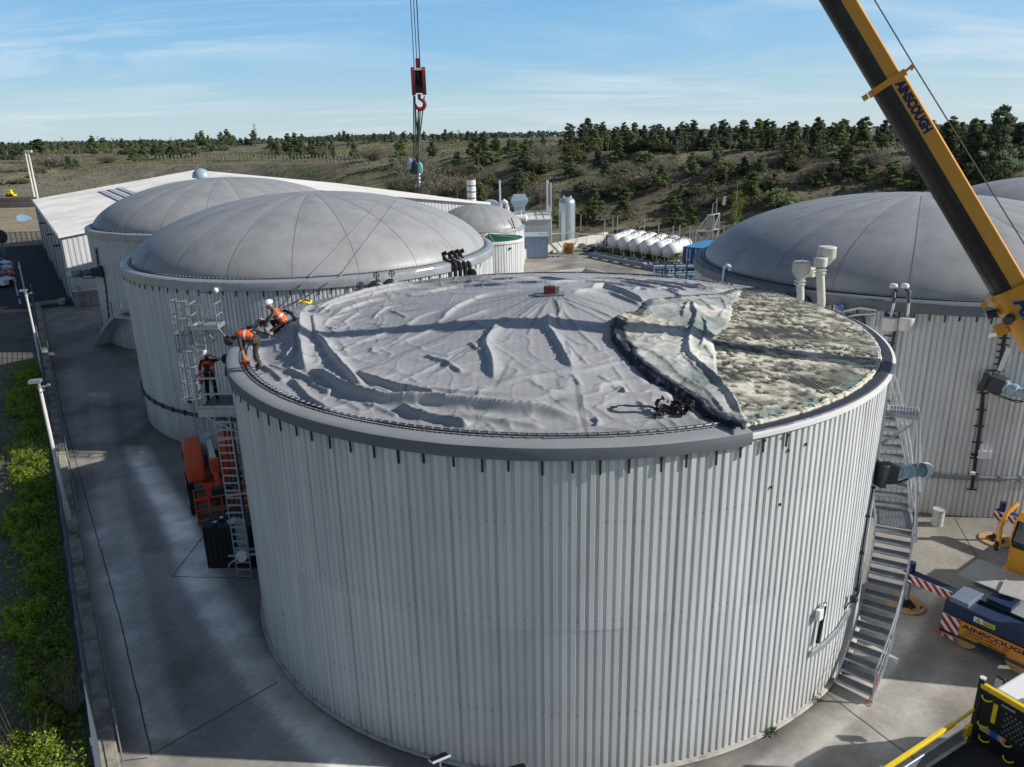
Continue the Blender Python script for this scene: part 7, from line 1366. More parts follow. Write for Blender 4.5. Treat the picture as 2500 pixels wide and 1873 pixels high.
# ropes continuing over the dome of tank 2
X2, Y2, R2, h2 = TANKS[2]; rise2 = 3.08; Rd = R2-.45
def domez(x, y): return h2+.42+domeprof(hypot(x-X2, y-Y2), Rd, rise2)
def ondome(px, py):
    d = ray(px, py); t = 30.0
    while t < 70:
        p = np.array([0, 0, H])+d*t
        if hypot(p[0]-X2, p[1]-Y2) < R2+.05 and p[2] < (domez(p[0], p[1]) if hypot(p[0]-X2, p[1]-Y2) < Rd else h2+.5): return p
        t += .02
    return p
for i, (a_, b_) in enumerate((((757, 677), (945, 478)), ((828, 680), (972, 485)))):
    o = thing('dome_rope', ['left thin rope running diagonally over the big dome', 'right thin rope running diagonally over the big dome'][i], 'rope', (0, 0, 0)); P = []
    for t in np.linspace(0, .97, 24):
        px, py = a_[0]+(b_[0]-a_[0])*t, a_[1]+(b_[1]-a_[1])*t; q = ondome(px, py); P.append((q[0], q[1], (domez(q[0], q[1]) if hypot(q[0]-X2, q[1]-Y2) < Rd else h2+.45)+.05))
    MB().tube(P, .02, 4).build('rope', DOMES, o)
# ------------------------------------------------------------------ telescopic crane
BA = np.array([16.62, 17.80, 4.15]); BB = np.array([7.88, 21.92, 18.4])  # provisional, replaced below
n1 = np.cross(ray(2040, 0), ray(2445, 684)); s0 = G(801, 838, 8.55); s1 = G(2146, 879, 8.55); n2 = np.cross(s1-s0, np.array(SUN)); bd = np.cross(n1, n2); bd /= np.linalg.norm(bd); bd = bd if bd[2] > 0 else -bd
BP = np.linalg.solve(np.array([n1, n2, bd]), [n1@np.array([0, 0, H]), n2@s0, 0]); bpt = lambda z: BP+bd*((z-BP[2])/bd[2])
def proj(p):
    p = np.array(p, float)-[0, 0, H]; cp, sp = cos(PIT), sin(PIT); zc = p[1]*cp-p[2]*sp; x, y = p[0]/zc, (p[1]*sp+p[2]*cp)/zc; c, s = cos(ROL), sin(ROL); x, y = c*x+s*y, -s*x+c*y; return 1250+F*x, 936.5-F*y
def zforpy(py):
    lo, hi = 3, 60
    for _ in range(50):
        m_ = (lo+hi)/2
        if proj(bpt(m_))[1] > py: lo = m_
        else: hi = m_
    return lo
zc1, zc2 = zforpy(207), zforpy(711)
dv = Vector(bd); uv = (Vector((0, 0, 1))-dv*dv.z).normalized(); sv = dv.cross(uv)
CRANE = thing('mobile_crane', 'yellow and black telescopic crane boom reaching over the tanks, its truck at the right edge', 'crane')
BBK = M('boom_black', (.014, .015, .015), .32, 0, .15, 3, streak=.3, stk=(9, 9, .35), dirt=(.07, .07, .06), dirts=(5, .6, .75), spec=.5)
def boomsec(z0, z1, hw, hh, split=True, name='boom_section', allyel=False):
    a, b = Vector(bpt(z0)), Vector(bpt(z1)); prof = []; ry = .10
    sp_ = hh*.07; top = [(-hw, sp_), (-hw, hh*.5-ry), (-hw+ry*.3, hh*.5-ry*.3), (-hw+ry, hh*.5), (hw-ry, hh*.5), (hw-ry*.3, hh*.5-ry*.3), (hw, hh*.5-ry), (hw, sp_)]
    bot = [(hw+.004, sp_)]+[(hw*cos(t), -hh*.5*.98*sin(t)**.85 if sin(t) > 0 else 0) for t in np.linspace(0, pi, 15)]+[(-hw-.004, sp_)]
    off = hh*.05
    for nm, pr, mt in (('upper_shell', top, CRY), ('lower_shell', bot, CRY if allyel else BBK)):
        mb = MB(); vs = [p+sv*x+uv*(y+off) for p in (a, b) for x, y in pr]; k = len(pr); mb.add(vs, [(i, i+1, k+i+1, k+i) for i in range(k-1)]+[tuple(range(k)), tuple(reversed(range(k, 2*k)))]); mb.build(name+'_'+nm if False else name, mt, CRANE, smooth=30)
boomsec(2.2, zc2, .42, .98, name='base_section', allyel=True)
boomsec(zc2, zc1, .36, .83); boomsec(zc1, 27.5, .32, .73); boomsec(27.5, 36.0, .28, .65)
def collar(z, hw, hh, th, label):
    c = Vector(bpt(z)); mb = MB(); pr = [(-hw, -hh*.1), (-hw, hh*.52), (hw, hh*.52), (hw, -hh*.1)]+[(hw*cos(t), -hh*.55*sin(t)) for t in np.linspace(.15, pi-.15, 11)]; off = hh*.05; k = len(pr); vs = [c+dv*q+sv*x+uv*(y+off) for q in (-th/2, th/2) for x, y in pr]; mb.add(vs, [(i, (i+1) % k, k+(i+1) % k, k+i) for i in range(k)]+[tuple(reversed(range(k))), tuple(range(k, 2*k))]); mb.build('collar', CRY, CRANE, smooth=30)
    mb = MB(); [mb.bar(c+sv*x+uv*(hh*.5), c+sv*x+uv*(hh*.5+.26)+dv*.05, .05, .05) for x in (-hw*.7, hw*.7)]; mb.tube([c-sv*hw*.8+uv*(hh*.5+.22), c+sv*hw*.8+uv*(hh*.5+.22)], .05, 8); mb.bar(c-sv*hw*.6-uv*(hh*.52), c-sv*hw*.6-uv*(hh*.52+.14), .08, .14); mb.build('rope_guide', CRY, CRANE)
collar(zc1, .40, .88, .16, ''); collar(zc2, .47, 1.04, .22, '')
boomsec(zc2-.75, zc2-.02, .445, 1.01, name='base_head', allyel=True)
c = Vector(bpt(zc2-.45)); mb = MB(); mb.tube([c-sv*.45-uv*.25, c-sv*.60-uv*.35], .12, 12); mb.tube([c-sv*.2-uv*.45+dv*.2, c-sv*.2-uv*.68+dv*.26], .11, 12); mb.build('work_lamp', DARK, CRANE); mb = MB(); mb.tube([c-sv*.2-uv*.68+dv*.26, c-sv*.2-uv*.70+dv*.265], .10, 12); mb.build('lamp_glass', ALU, CRANE); mb = MB(); mb.box(tuple(c-uv*.56-dv*.25-sv*.1), (.22, .3, .3), M=Matrix((sv, dv, uv)).transposed()); mb.build('lamp_bracket', CRY, CRANE, bevel=.02)
tipz = None
for z in np.arange(20, 60, .02):
    q = bpt(z); zq = D(1022, 200, q[1])[2]
    if proj((q[0], q[1], zq))[0] < 1022: tipz = z; break
tipz = tipz or 42.0
TIP = bpt(tipz); boomsec(36, tipz, .25, .58)
MB().tube([Vector(bpt(tipz))+uv*.6, Vector(bpt(zc1))+uv*.72, Vector(bpt(2.5))+uv*1.0], .017, 5).build('hoist_rope', DARK, CRANE)
MB().tube([Vector(bpt(tipz))+uv*.3-sv*.2, Vector(bpt(tipz))+uv*.3+sv*.2], .35, 16).build('head_sheave', DARK, CRANE)
LET = M('lettering_navy', (.012, .02, .10), .5, 0, 0)
def text(s, parent, pos, xdir, ydir, size, sx=1.0, mt=LET, ext=.002, off=0.0, space=1.0, name='lettering'):
    cu = bpy.data.curves.new(name, 'FONT'); cu.body = s; cu.size = size; cu.extrude = ext; cu.offset = off; cu.space_character = space; cu.materials.append(mt); cu.resolution_u = 3
    o = bpy.data.objects.new(name, cu); COL.objects.link(o); x = Vector(xdir).normalized(); y = Vector(ydir); y = (y-x*y.dot(x)).normalized(); z = x.cross(y); dg = bpy.context.evaluated_depsgraph_get(); me = bpy.data.meshes.new_from_object(o.evaluated_get(dg)); bpy.data.objects.remove(o); bpy.data.curves.remove(cu); o = link(name, me, parent)
    me.transform(Matrix.Translation(Vector([float(v) for v in pos])) @ Matrix((x*sx, y, z)).transposed().to_4x4()); return o
# word reads downwards on the camera-side face
zt0 = zforpy(218); zt1 = zforpy(345); Lw = (Vector(bpt(zt0))-Vector(bpt(zt1))).length
text('AINSCOUGH', CRANE, Vector(bpt(zt0))-sv*.366+uv*(.175), -dv, uv, .29, Lw/(.30*6.05), off=.018)
text('AINSCOUGH', CRANE, Vector(bpt(zc2-.18))-sv*.452+uv*(-.02), -dv, uv, .50, 1.0, mt=M('lettering_lightblue', (.10, .25, .55), .5, 0, 0), off=.03); text('AINSCOUGH', CRANE, Vector(bpt(zc2-.18))-sv*.458+uv*(-.02), -dv, uv, .50, 1.0, off=.012)
# hook block on four falls
hx, hy = TIP[0], TIP[1]; zb = D(1022, 197, hy)[2]; HB = thing('hook_block', 'dark red crane hook block hanging on steel ropes against the sky', 'hook block', (hx, hy, zb), radians(8))
hsc = hy/1901*.98; bh = (267-165)/2*hsc/1.0; ztop = D(1022, 165, hy)[2]-zb; zbot = D(1022, 232, hy)[2]-zb; zh = D(1022, 268, hy)[2]-zb; w_ = .40; HRED = M('hook_red', (.15, .016, .02), .45, 0, .25, 5, dirt=(.05, .02, .02), dirts=(5, .55, .7))
for sx1 in (-1, 1):
    mb = MB(); mb.prism([(-.22, zbot), (.22, zbot), (.30, zbot*.3), (.26, ztop*.6), (.18, ztop), (-.18, ztop), (-.26, ztop*.6), (-.30, zbot*.3)], sx1*.17-.055, sx1*.17+.055, M=Matrix(((0, 0, 1), (1, 0, 0), (0, 1, 0)))); mb.build('cheek_plate', HRED, HB)
mb = MB(); [mb.lathe([(.001, -.02), (.26, -.025), (.22, 0), (.26, .025), (.001, .02)], (x, 0, ztop*.25), 20, M=Matrix.Rotation(radians(90), 3, 'Y')) for x in (-.09, 0, .09)]; mb.box((0, 0, (ztop+zbot)/2), (.24, .12, (ztop-zbot)*.8)); mb.build('sheave', DARK, HB); mb = MB(); mb.bar((-.22, 0, ztop*.25), (.22, 0, ztop*.25), .07); mb.bar((-.2, .2, zbot*.8), (.2, .2, zbot*.8), .05); mb.bar((-.2, -.2, ztop*.8), (.2, -.2, ztop*.8), .04); mb.build('axle', M('axle_yellow', (.5, .45, .08), .5), HB); MB().box((-.215, 0, 0), (.01, .24, .8)).build('data_plate', WHITED, HB); MB().box((.0, 0, ztop+.13), (.12, .12, .28)).build('rope_socket', HRED, HB)
hkz = zh+.18; P = [(0, 0, zbot+.02), (0, 0, zbot-.12)]+[(.02+.15*sin(t), 0, hkz-.02+.15*cos(t)) for t in np.radians((20, 60, 100, 140, 180, 220, 250, 280))]; MB().tube(P, [.06, .05, .055, .06, .065, .07, .065, .06, .045, .02], 10).build('hook', M('hook_paint', (.30, .022, .025), .4, 0, .1, 5), HB)
for x, y in ((-.11, .03), (-.02, -.04), (.07, .03), (.075, -.05)): MB().tube([(x, y, ztop*.2), (x*1.3, y, float(TIP[2])-zb-.3)], .013, 5).build('hoist_rope', DARK, HB)
# slings and chain hoists below
SL = M('sling_olive', (.10, .12, .08), .7, 0, .2, 5); zs = D(1016, 400, hy)[2]-zb
SG = thing('lifting_slings', 'bunch of long olive slings hanging from the crane hook', 'slings', (hx, hy, zb)); xh = lambda px, py: D(px, py, hy)[0]-hx
for (x0, y0, x1, y1, w) in ((1010, 215, 1010, 385, .020), (1013, 235, 1016, 388, .03), (1022, 268, 1014, 392, .03), (1026, 262, 1021, 395, .028), (1036, 235, 1018, 392, .02), (1021, 268, 1023, 398, .032), (1012, 240, 1024, 392, .018)):
    MB().bar((xh(x0, y0), 0, D(x0, y0, hy)[2]-zb), (xh(x1, y1), random.uniform(-.05, .05), D(x1, y1, hy)[2]-zb), w*1.9, .035).build('sling', SL, SG)
CHH = thing('chain_hoists', 'cluster of chain hoists with pale discs hanging below the slings', 'hoists', (hx, hy, zs+zb)); 
for px, py, r_, mt in ((1001, 399, .13, M('disc_pale', (.45, .52, .58), .4)), (1025, 410, .13, M('disc_green', (.20, .50, .45), .4)), (1012, 396, .11, GALV), (1014, 408, .15, DARK), (1006, 412, .12, DARK), (1020, 403, .13, DARK)):
    q = D(px, py, hy); MB().lathe([(.001, -.07), (r_*.8, -.06), (r_, -.02), (r_, .02), (r_*.8, .06), (.001, .07)], (q[0]-hx, random.uniform(-.06, .06), q[2]-zs-zb), 14, M=Matrix.Diagonal(Vector((.8, 1, 1.5)))@Matrix.Rotation(radians(90), 3, 'X')).build('hoist_body', mt, CHH)
q0 = D(1022, 415, hy); q1 = D(1023, 452, hy); mb = MB(); 
for i in range(9): t = i/8; z = q0[2]*(1-t)+q1[2]*t-zs-zb; mb.tube([(q0[0]-hx+.035*cos(u)*(1 if i % 2 else .3), .035*cos(u)*(.3 if i % 2 else 1), z+.06*sin(u)) for u in np.linspace(0, 6.28, 9)[:-1]], .011, 4, closed=True)
mb.build('chain', GALV, CHH); a = D(1000, 412, hy); b = D(985, 432, hy); MB().tube([(a[0]-hx, 0, a[2]-zs-zb), (b[0]-hx, 0, b[2]-zs-zb)], .012, 5).build('loose_rope', SL, CHH)
# ------------------------------------------------------------------ crane truck at the right edge
ca = atan2(.60, .80); CT = thing('crane_truck', 'navy crane truck with its striped outriggers spread, cut by the right edge', 'crane truck', (12.45, 19.45, 0), ca)
REDM = M('reflective_red', (.40, .015, .02), .4, 0, .1, 5); DECK = M('deck_plate', (.30, .31, .31), .6, .1, .15, 3, bump=.4, bs=60, dirt=(.12, .12, .12), dirts=(3, .55, .75))
def lb(mb, x0, x1, y0, y1, z0, z1): return mb.box(((x0+x1)/2, (y0+y1)/2, (z0+z1)/2), (abs(x1-x0), abs(y1-y0), abs(z1-z0)))
def stripes(o, x, y0, y1, z0, z1, w=.14, face=-1, name='chevron_board'):
    """red and white slanted stripes on a board facing -x (face -1)"""
    mb = MB(); mb.mat(0); lb(mb, x, x+.02, y0, y1, z0, z1); mb.mat(1); H_ = z1-z0; t = y0-H_
    while t < y1:
        pts = []
        a = [(t, z0), (t+w, z0), (t+w+H_, z1), (t+H_, z1)]
        def clip(poly, f, inside):
            out = []
            for i in range(len(poly)):
                p, q = poly[i], poly[(i+1) % len(poly)]
                if inside(p): out.append(p)
                if inside(p) != inside(q): out.append(f(p, q))
            return out
        for lim, sg in ((y0, 1), (y1, -1)):
            a = clip(a, lambda p, q: (lim, p[1]+(q[1]-p[1])*(lim-p[0])/(q[0]-p[0]+1e-9)), lambda p: sg*(p[0]-lim) >= -1e-9)
            if not a: break
        if len(a) > 2: mb.add([(x-.004, p[0], p[1]) for p in a], [tuple(reversed(range(len(a))))])
        t += 2*w
    mb.build(name, [WHITE, REDM], o, smooth=0)
mb = MB(); lb(mb, 0, .5, -2.7, 0, .95, 1.35); lb(mb, .5, 9.5, -2.0, -.65, .6, 1.2); lb(mb, .35, .5, -2.7, 0, .45, .95); lb(mb, .05, .22, -2.7, 0.05, .28, .42); lb(mb, .5, 9.5, -.62, -.12, .9, 1.25); lb(mb, .5, 9.5, -2.7, -2.1, .9, 1.25); mb.build('chassis', BLUEN, CT, bevel=.015)
mb = MB(); lb(mb, .02, .9, -.62, -.1, 1.352, 1.50); mb.build('tool_box', M('box_bluegrey', (.16, .20, .27), .5, 0, .15, 3), CT, bevel=.015)
mb = MB(); lb(mb, .9, 9.4, -2.6, -.1, 1.255, 1.285); mb.build('deck', DECK, CT); mb = MB(); lb(mb, 1.5, 2.9, -1.5, .35, 1.42, 1.45); mb.box((1.75, -1.05, 1.52), (.9, .5, .03), .2); mb.build('step_plate', M('plate_pale', (.46, .46, .45), .5, .2, .1, 4, dirt=(.2, .2, .2), dirts=(6, .6, .75)), CT)
stripes(CT, -.022, -.50, .0, .42, .93); stripes(CT, -.022, -.5, 0, .2, .29, name='marker_board'); MB().box((-.03, .0, .27), (.05, .14, .10)).build('tail_light', M('tail_orange', (.5, .12, .02), .3), CT)
SGN = M('sign_orange', (.72, .30, .03), .45, 0, .06, 3); mb = MB(); lb(mb, -.03, 0, -2.62, -.52, .52, .93); mb.build('sign_board', SGN, CT)
rp = CT.matrix_basis
def tx(s, y, z, size, sx, mt=LET, off=0.0): t = text(s, None, (-.036, y, z), (0, -1, 0), (0, 0, 1), size, sx, mt, off=off, ext=.001); t.parent = CT; return t
tx('AINSCOUGH', -.58, .745, .185, 1.62, off=.006); tx('CRANE HIRE LTD', -.68, .645, .085, 1.75, M('lettering_brown', (.10, .03, .02), .5, 0, 0), .002); tx('www.ainscough.co.uk', -.62, .555, .085, 1.55, MATS['lettering_brown'], .002)
mb = MB(); lb(mb, -.012, 0, -1.06, -.82, 1.08, 1.24); mb.build('warning_label', WHITE, CT, smooth=0); mb = MB(); lb(mb, -.012, 0, -1.38, -1.07, 1.08, 1.22); mb.build('yellow_label', M('label_yellow', (.6, .6, .05), .5), CT, smooth=0); mb = MB(); mb.add([(-.016, -.86, 1.10), (-.016, -1.02, 1.10), (-.016, -.94, 1.22)], [(0, 1, 2)]); mb.build('warning_triangle', BLACK, CT, smooth=0); mb = MB(); mb.add([(-.019, -.885, 1.112), (-.019, -.995, 1.112), (-.019, -.94, 1.195)], [(0, 1, 2)]); mb.build('warning_triangle', MATS['label_yellow'], CT, smooth=0); mb = MB(); [lb(mb, -.015, -.012, -1.35, -1.10, z, z+.012) for z in (1.11, 1.14, 1.17)]; mb.build('print', DARK, CT, smooth=0)
for y in (-.55, -1.95): MB().lathe([(.001, 0), (.34, 0), (.34, .05), (.001, .05)], (.1, y-.12, .42), 26, M=Matrix.Rotation(radians(-90), 3, 'Y')@Matrix.Rotation(0, 3, 'X')).build('spare_pad', WOOD, CT)
mb = MB(); [mb.box((.2, y, .55), (.25, .25, .35)) for y in (-.95, -1.25, -1.6)]; mb.tube([(.1, -.9, .5), (.05, -1.5, .4), (.1, -2.0, .55)], .04, 6); mb.build('underbody', DARK, CT)
mb = MB(); lb(mb, .9, 1.5, -1.4, -.75, 1.26, 1.42); mb.build('hatch_frame', BLUEN, CT)
for x in (1.6, 3.0, 4.9, 6.4):
    for y in (-.15, -2.35): MB().lathe([(.001, -.16), (.36, -.16), (.52, -.13), (.54, 0), (.52, .13), (.36, .16), (.001, .16)], (x, y, .54), 26, M=Matrix.Rotation(radians(90), 3, 'X')).build('wheel', BLACK, CT)
# outriggers
for x, yy_, lab in ((.94, 1.45, ''), (7.4, 1.44, '')):
    b = MB(); lb(b, x-.15, x+.15, -.5, yy_+.18, .93, 1.22); bo = b.build('outrigger_beam', BLUEN, CT, bevel=.01); stripes(CT, x-.175, .12, yy_+.18, .94, 1.21, .13, name='marker_stripes')
    mb = MB(); mb.tube([(x, yy_, .12), (x, yy_, .95)], .06, 12); mb.build('jack_leg', GALV, CT); mb = MB(); mb.tube([(x, yy_, .85), (x, yy_, 1.55)], .11, 14); mb.build('jack_cylinder', BLUEN, CT); mb = MB(); mb.lathe([(.32, .06), (.28, .10), (.10, .22), (.001, .24)], (x, yy_, 0), 4); mb.bar((x-.25, yy_-.3, .12), (x+.2, yy_+.2, .14), .05); mb.build('jack_foot', BLACK, CT); MB().ball((x-.18, yy_-.05, 1.08), .05, 8).build('marker_lamp', BLACK, CT)
    w = Matrix.Rotation(ca, 3, 'Z')@Vector((x, yy_, 0)); t = thing('outrigger_pad', 'round plywood pad under the %s outrigger of the crane truck' % ('near' if x < 2 else 'far'), 'pad', (12.45+w.x, 19.45+w.y, 0)); MB().cyl((0, 0, .005), .56, .05, 36).build('pad', WOOD, t); mb = MB(); mb.tube([(.3, -.3, .065), (.35, -.2, .09), (.42, -.22, .065)], .015, 5); mb.build('rope_handle', BLACK, t)
# operator cab
CBM = thing('crane_cab', 'yellow crane operator cab at the right edge of the frame', 'cab', (12.45, 19.45, 0), ca); ox, oy, oz = 3.0, -1.35, 1.45
side = [(0, 0), (0, .75), (-.18, 1.05), (.05, 1.62), (.35, 1.78), (1.55, 1.80), (1.75, 1.6), (1.75, 0)]
for y, nm in ((oy, 'side_panel'), (oy+.95, 'side_panel')):
    mb = MB(); out = [(ox+p[0], y, oz+p[1]) for p in side]; inn = [(ox+.87+(p[0]-.87)*.84, y, oz+.9+(p[1]-.9)*.80) for p in side]; k = len(side); off = .05; V = out+inn+[(a, b-off, c) for a, b, c in out]+[(a, b-off, c) for a, b, c in inn]; mb.add(V, [(i, (i+1) % k, k+(i+1) % k, k+i) for i in range(k)]+[(2*k+i, 3*k+i, 3*k+(i+1) % k, 2*k+(i+1) % k) for i in range(k)]+[(i, 2*k+i, 2*k+(i+1) % k, (i+1) % k) for i in range(k)]+[(k+i, k+(i+1) % k, 3*k+(i+1) % k, 3*k+i) for i in range(k)]); mb.build(nm, CRY, CBM, smooth=0)
    mb = MB(); mb.add([(a, y-.02, c) for a, b, c in inn], [tuple(range(k))]); mb.build('side_window', GLASS, CBM, smooth=0)
mb = MB(); P = [(ox+p[0], oz+p[1]) for p in side]; 
for i in (3, 4, 5, 6): a, b = P[i], P[(i+1) % len(P)]; mb.add([(a[0], oy, a[1]), (b[0], oy, b[1]), (b[0], oy+.9, b[1]), (a[0], oy+.9, a[1])], [(0, 1, 2, 3)])
mb.build('roof_panel', CRY, CBM, smooth=0); mb = MB(); mb.add([(P[0][0], oy, P[0][1]), (P[0][0], oy+.9, P[0][1]), (P[1][0], oy+.9, P[1][1]), (P[1][0], oy, P[1][1])], [(0, 1, 2, 3)]); mb.build('shell', CRY, CBM, smooth=0); mb = MB(); mb.add([(P[1][0]-.01, oy+.06, P[1][1]), (P[1][0]-.01, oy+.84, P[1][1]), (P[2][0]-.01, oy+.84, P[2][1]), (P[2][0]-.01, oy+.06, P[2][1])], [(0, 1, 2, 3)]); mb.add([(P[2][0]-.01, oy+.06, P[2][1]), (P[2][0]-.01, oy+.84, P[2][1]), (P[3][0]-.01, oy+.84, P[3][1]), (P[3][0]-.01, oy+.06, P[3][1])], [(0, 1, 2, 3)]); mb.build('windscreen', GLASS, CBM, smooth=0)
mb = MB(); mb.tube([(ox-.3, oy+1.15, oz+.7), (ox-.15, oy+1.25, oz+1.3), (ox+.15, oy+1.25, oz+1.7), (ox+.7, oy+1.2, oz+1.85)], .07, 8); mb.build('mirror_arm', CRY, CBM); MB().ball((ox-.28, oy+1.2, oz+.75), .14, 10, (1, .6, 1.3)).build('mirror', BLACK, CBM); mb = MB(); lb(mb, ox, 7.4, -2.3, -.3, 1.3, 1.44); mb.build('turntable', CRY, CBM, bevel=.02); mb = MB(); lb(mb, 5.1, 7.6, -2.6, -1.5, 1.44, 2.9); mb.build('engine_housing', CRY, CBM, bevel=.04)
# ------------------------------------------------------------------ dropside truck in the bottom right corner
th = atan2(.5, .866); TRK = thing('dropside_truck', 'white-cabbed dropside truck with a black bed and yellow rails, bottom right corner', 'truck', (10.33, 14.35, 0), th)
BLK2 = M('bed_black', (.014, .016, .018), .5, 0, .2, 4, dirt=(.05, .05, .05), dirts=(4, .55, .75)); zf = 1.15; ztp = 2.62
mb = MB(); lb(mb, -.05, .05, -.08, .04, zf-.35, ztp+.16); mb.build('corner_post', BLK2, TRK, bevel=.01); mb = MB(); mb.cyl((0, -.02, ztp+.16), .07, .03, 8); mb.build('post_cap', WHITED, TRK)
mb = MB(); lb(mb, -.03, .03, -2.25, -.08, zf, ztp-.1); mb.build('headboard', BLK2, TRK); mb = MB(); mb.bar((0, -.02, ztp), (0, -2.3, ztp), .11, .12); mb.build('top_rail', YEL, TRK, bevel=.015)
mb = MB(); 
for r in range(7):
    for c in range(15): mb.box((-.034, -.62-c*.10-(.05 if r % 2 else 0), zf+.62+r*.085), (.006, .042, .042), M=Matrix.Rotation(radians(45), 3, 'X'))
mb.build('perforation', M('hole_grey', (.16, .18, .17), .7), TRK, smooth=0)['kind'] = 'stuff'
mb = MB(); lb(mb, -.045, -.03, -.44, -.35, zf+.72, zf+1.22); mb.build('reflector_strip', YEL, TRK); 
for y, z in ((-.2, ztp-.22), (-.22, zf+.55), (-.75, zf+.45), (-.3, zf+.22), (-.85, zf+.10)): MB().tube([(-.04, y+.11, z), (-.09, y+.08, z-.02), (-.10, y, z-.05), (-.09, y-.08, z-.02), (-.04, y-.11, z)], .018, 6).build('grab_handle', YEL, TRK)
mb = MB(); mb.mat(0); lb(mb, -.045, -.032, -.38, -.16, zf+.38, zf+.52); mb.mat(1); lb(mb, -.045, -.032, -.56, -.38, zf+.38, zf+.52); mb.mat(2); lb(mb, -.045, -.032, -.72, -.56, zf+.38, zf+.52); mb.build('sticker', [M('sticker_tan', (.5, .42, .2), .5), M('sticker_blue', (.03, .12, .5), .4), M('sticker_mixed', (.5, .3, .35), .5)], TRK, smooth=0)
t = text('ELB2000', None, (-.036, -.50, zf+1.26), (0, -1, 0), (0, 0, 1), .075, 1.1, WHITE, ext=.001); t.parent = TRK; t.name = 'lettering'
mb = MB(); lb(mb, -4.6, -.03, -2.25, -.05, zf-.06, zf); mb.build('bed_floor', M('bed_floor', (.035, .036, .038), .75, 0, .25, 3, bump=.3, bs=30), TRK); mb = MB(); lb(mb, -4.6, 2.3, -1.5, -.7, .55, zf-.1); mb.build('chassis', DARK, TRK)
mb = MB(); mb.bar((-.02, .02, zf+.78), (-.85, .02, zf+.74), .055, .06); mb.bar((-.80, .02, zf+.74), (-3.3, .02, zf+.70), .085, .085); mb.build('side_rail', YEL, TRK, bevel=.01); mb = MB(); lb(mb, -3.34, -3.24, -.03, .07, zf, zf+.8); mb.build('rear_post', GALVD, TRK)
mb = MB(); mb.box((-1.9, .05, zf+.17), (3.4, .04, .36)); mb.build('side_board', GALV, TRK, bevel=.01); MB().box((-.12, .02, zf+.25), (.30, .09, .30)).build('board_hinge', YEL, TRK, bevel=.02)
mb = MB(); mb.prism([(.25, .75), (.25, 2.32), (.45, 2.42), (1.55, 2.40), (2.0, 1.75), (2.35, 1.55), (2.4, .7)], -2.15, -.12, M=Matrix(((1, 0, 0), (0, 0, 1), (0, 1, 0)))); mb.build('cab', M('cab_white', (.80, .80, .80), .25, 0, .02, 1, spec=.6), TRK, smooth=0, bevel=.06)
mb = MB(); mb.add([(1.58, -2.0, 2.36), (1.58, -.27, 2.36), (1.99, -.27, 1.78), (1.99, -2.0, 1.78)], [(3, 2, 1, 0)]); mb.build('windscreen', GLASS, TRK, loc=(.03, 0, .02), smooth=0); MB().box((.8, -.105, 1.85), (.85, .03, .55)).build('side_window', GLASS, TRK); mb = MB(); mb.box((.62, -1.35, 2.49), (.22, 1.3, .10)); mb.build('light_bar', M('bar_grey', (.32, .34, .37), .3, .1, .1, 4), TRK, bevel=.03); mb = MB(); [mb.box((.62, -.85-j*.25, 2.545), (.2, .2, .01)) for j in range(5)]; mb.build('light_lens', M('lens_pale', (.55, .57, .6), .3), TRK)
mb = MB(); mb.tube([(1.5, -.1, 1.9), (1.55, .15, 1.95), (1.5, .25, 1.95)], .02, 5); mb.build('mirror_arm', BLACK, TRK); MB().box((1.48, .27, 1.82), (.10, .22, .34)).build('mirror', BLACK, TRK, bevel=.03); MB().box((1.42, .27, 1.82), (.01, .17, .28)).build('mirror_glass', ALU, TRK)
for x in (1.55, -3.1):
    for y in (-.3, -1.95): MB().lathe([(.001, -.12), (.26, -.12), (.40, -.10), (.42, 0), (.40, .10), (.26, .12), (.001, .12)], (x, y, .42), 24, M=Matrix.Rotation(radians(90), 3, 'X')).build('wheel', BLACK, TRK)
# ------------------------------------------------------------------ orange boom lift
lf = thing('boom_lift', 'orange articulated boom lift parked in shade between the big tanks', 'boom lift', (-12.55, 29.9, 0), atan2(-.9, .42)); TYR = BLACK
for x in (-1.1, 1.1):
    for y in (-.98, .98):
        w = MB().lathe([(.001, -.15), (.30, -.15), (.44, -.13), (.46, -.05), (.46, .05), (.44, .13), (.30, .15), (.001, .15)], (x, y, .46), 22, M=Matrix.Rotation(radians(90), 3, 'X')).build('wheel', BLACK, lf); mb = MB(); mb.lathe([(.001, .0), (.24, .0), (.26, .02), (.26, -.05)], (x, y+(-.16 if y < 0 else .16), .46), 16, M=Matrix.Rotation(radians(90 if y < 0 else -90), 3, 'X')); mb.build('rim', GALV, w)
        mb = MB(); [mb.box((x+.455*cos(t), y, .46+.455*sin(t)), (.06, .28, .05), M=Matrix.Rotation(-t, 3, 'Y')) for t in np.linspace(0, 2*pi, 19)[:-1]]; mb.build('tyre_tread', BLACK, w)
mb = MB(); mb.box((0, 0, .55), (2.5, .9, .32)); mb.box((1.1, 0, .5), (.3, 1.7, .22)); mb.box((-1.1, 0, .5), (.3, 1.7, .22)); mb.lathe([(.55, .7), (.55, .88), (.001, .88)], n=20); mb.build('chassis', ORNG, lf, bevel=.03)
hood = [(-1.65, 1.05), (-1.75, 1.75), (-1.45, 2.35), (-.9, 2.55), (.05, 2.35), (.45, 1.75), (.45, .98), (-1.4, .92)]
for y0, y1, nm in ((-1.05, -.32, 'left_hood'), (.34, 1.02, 'right_hood')):
    mb = MB(); mb.prism(hood, y0, y1, M=Matrix(((1, 0, 0), (0, 0, 1), (0, 1, 0)))); mb.build('hood', ORNG, lf, bevel=.12, smooth=40)
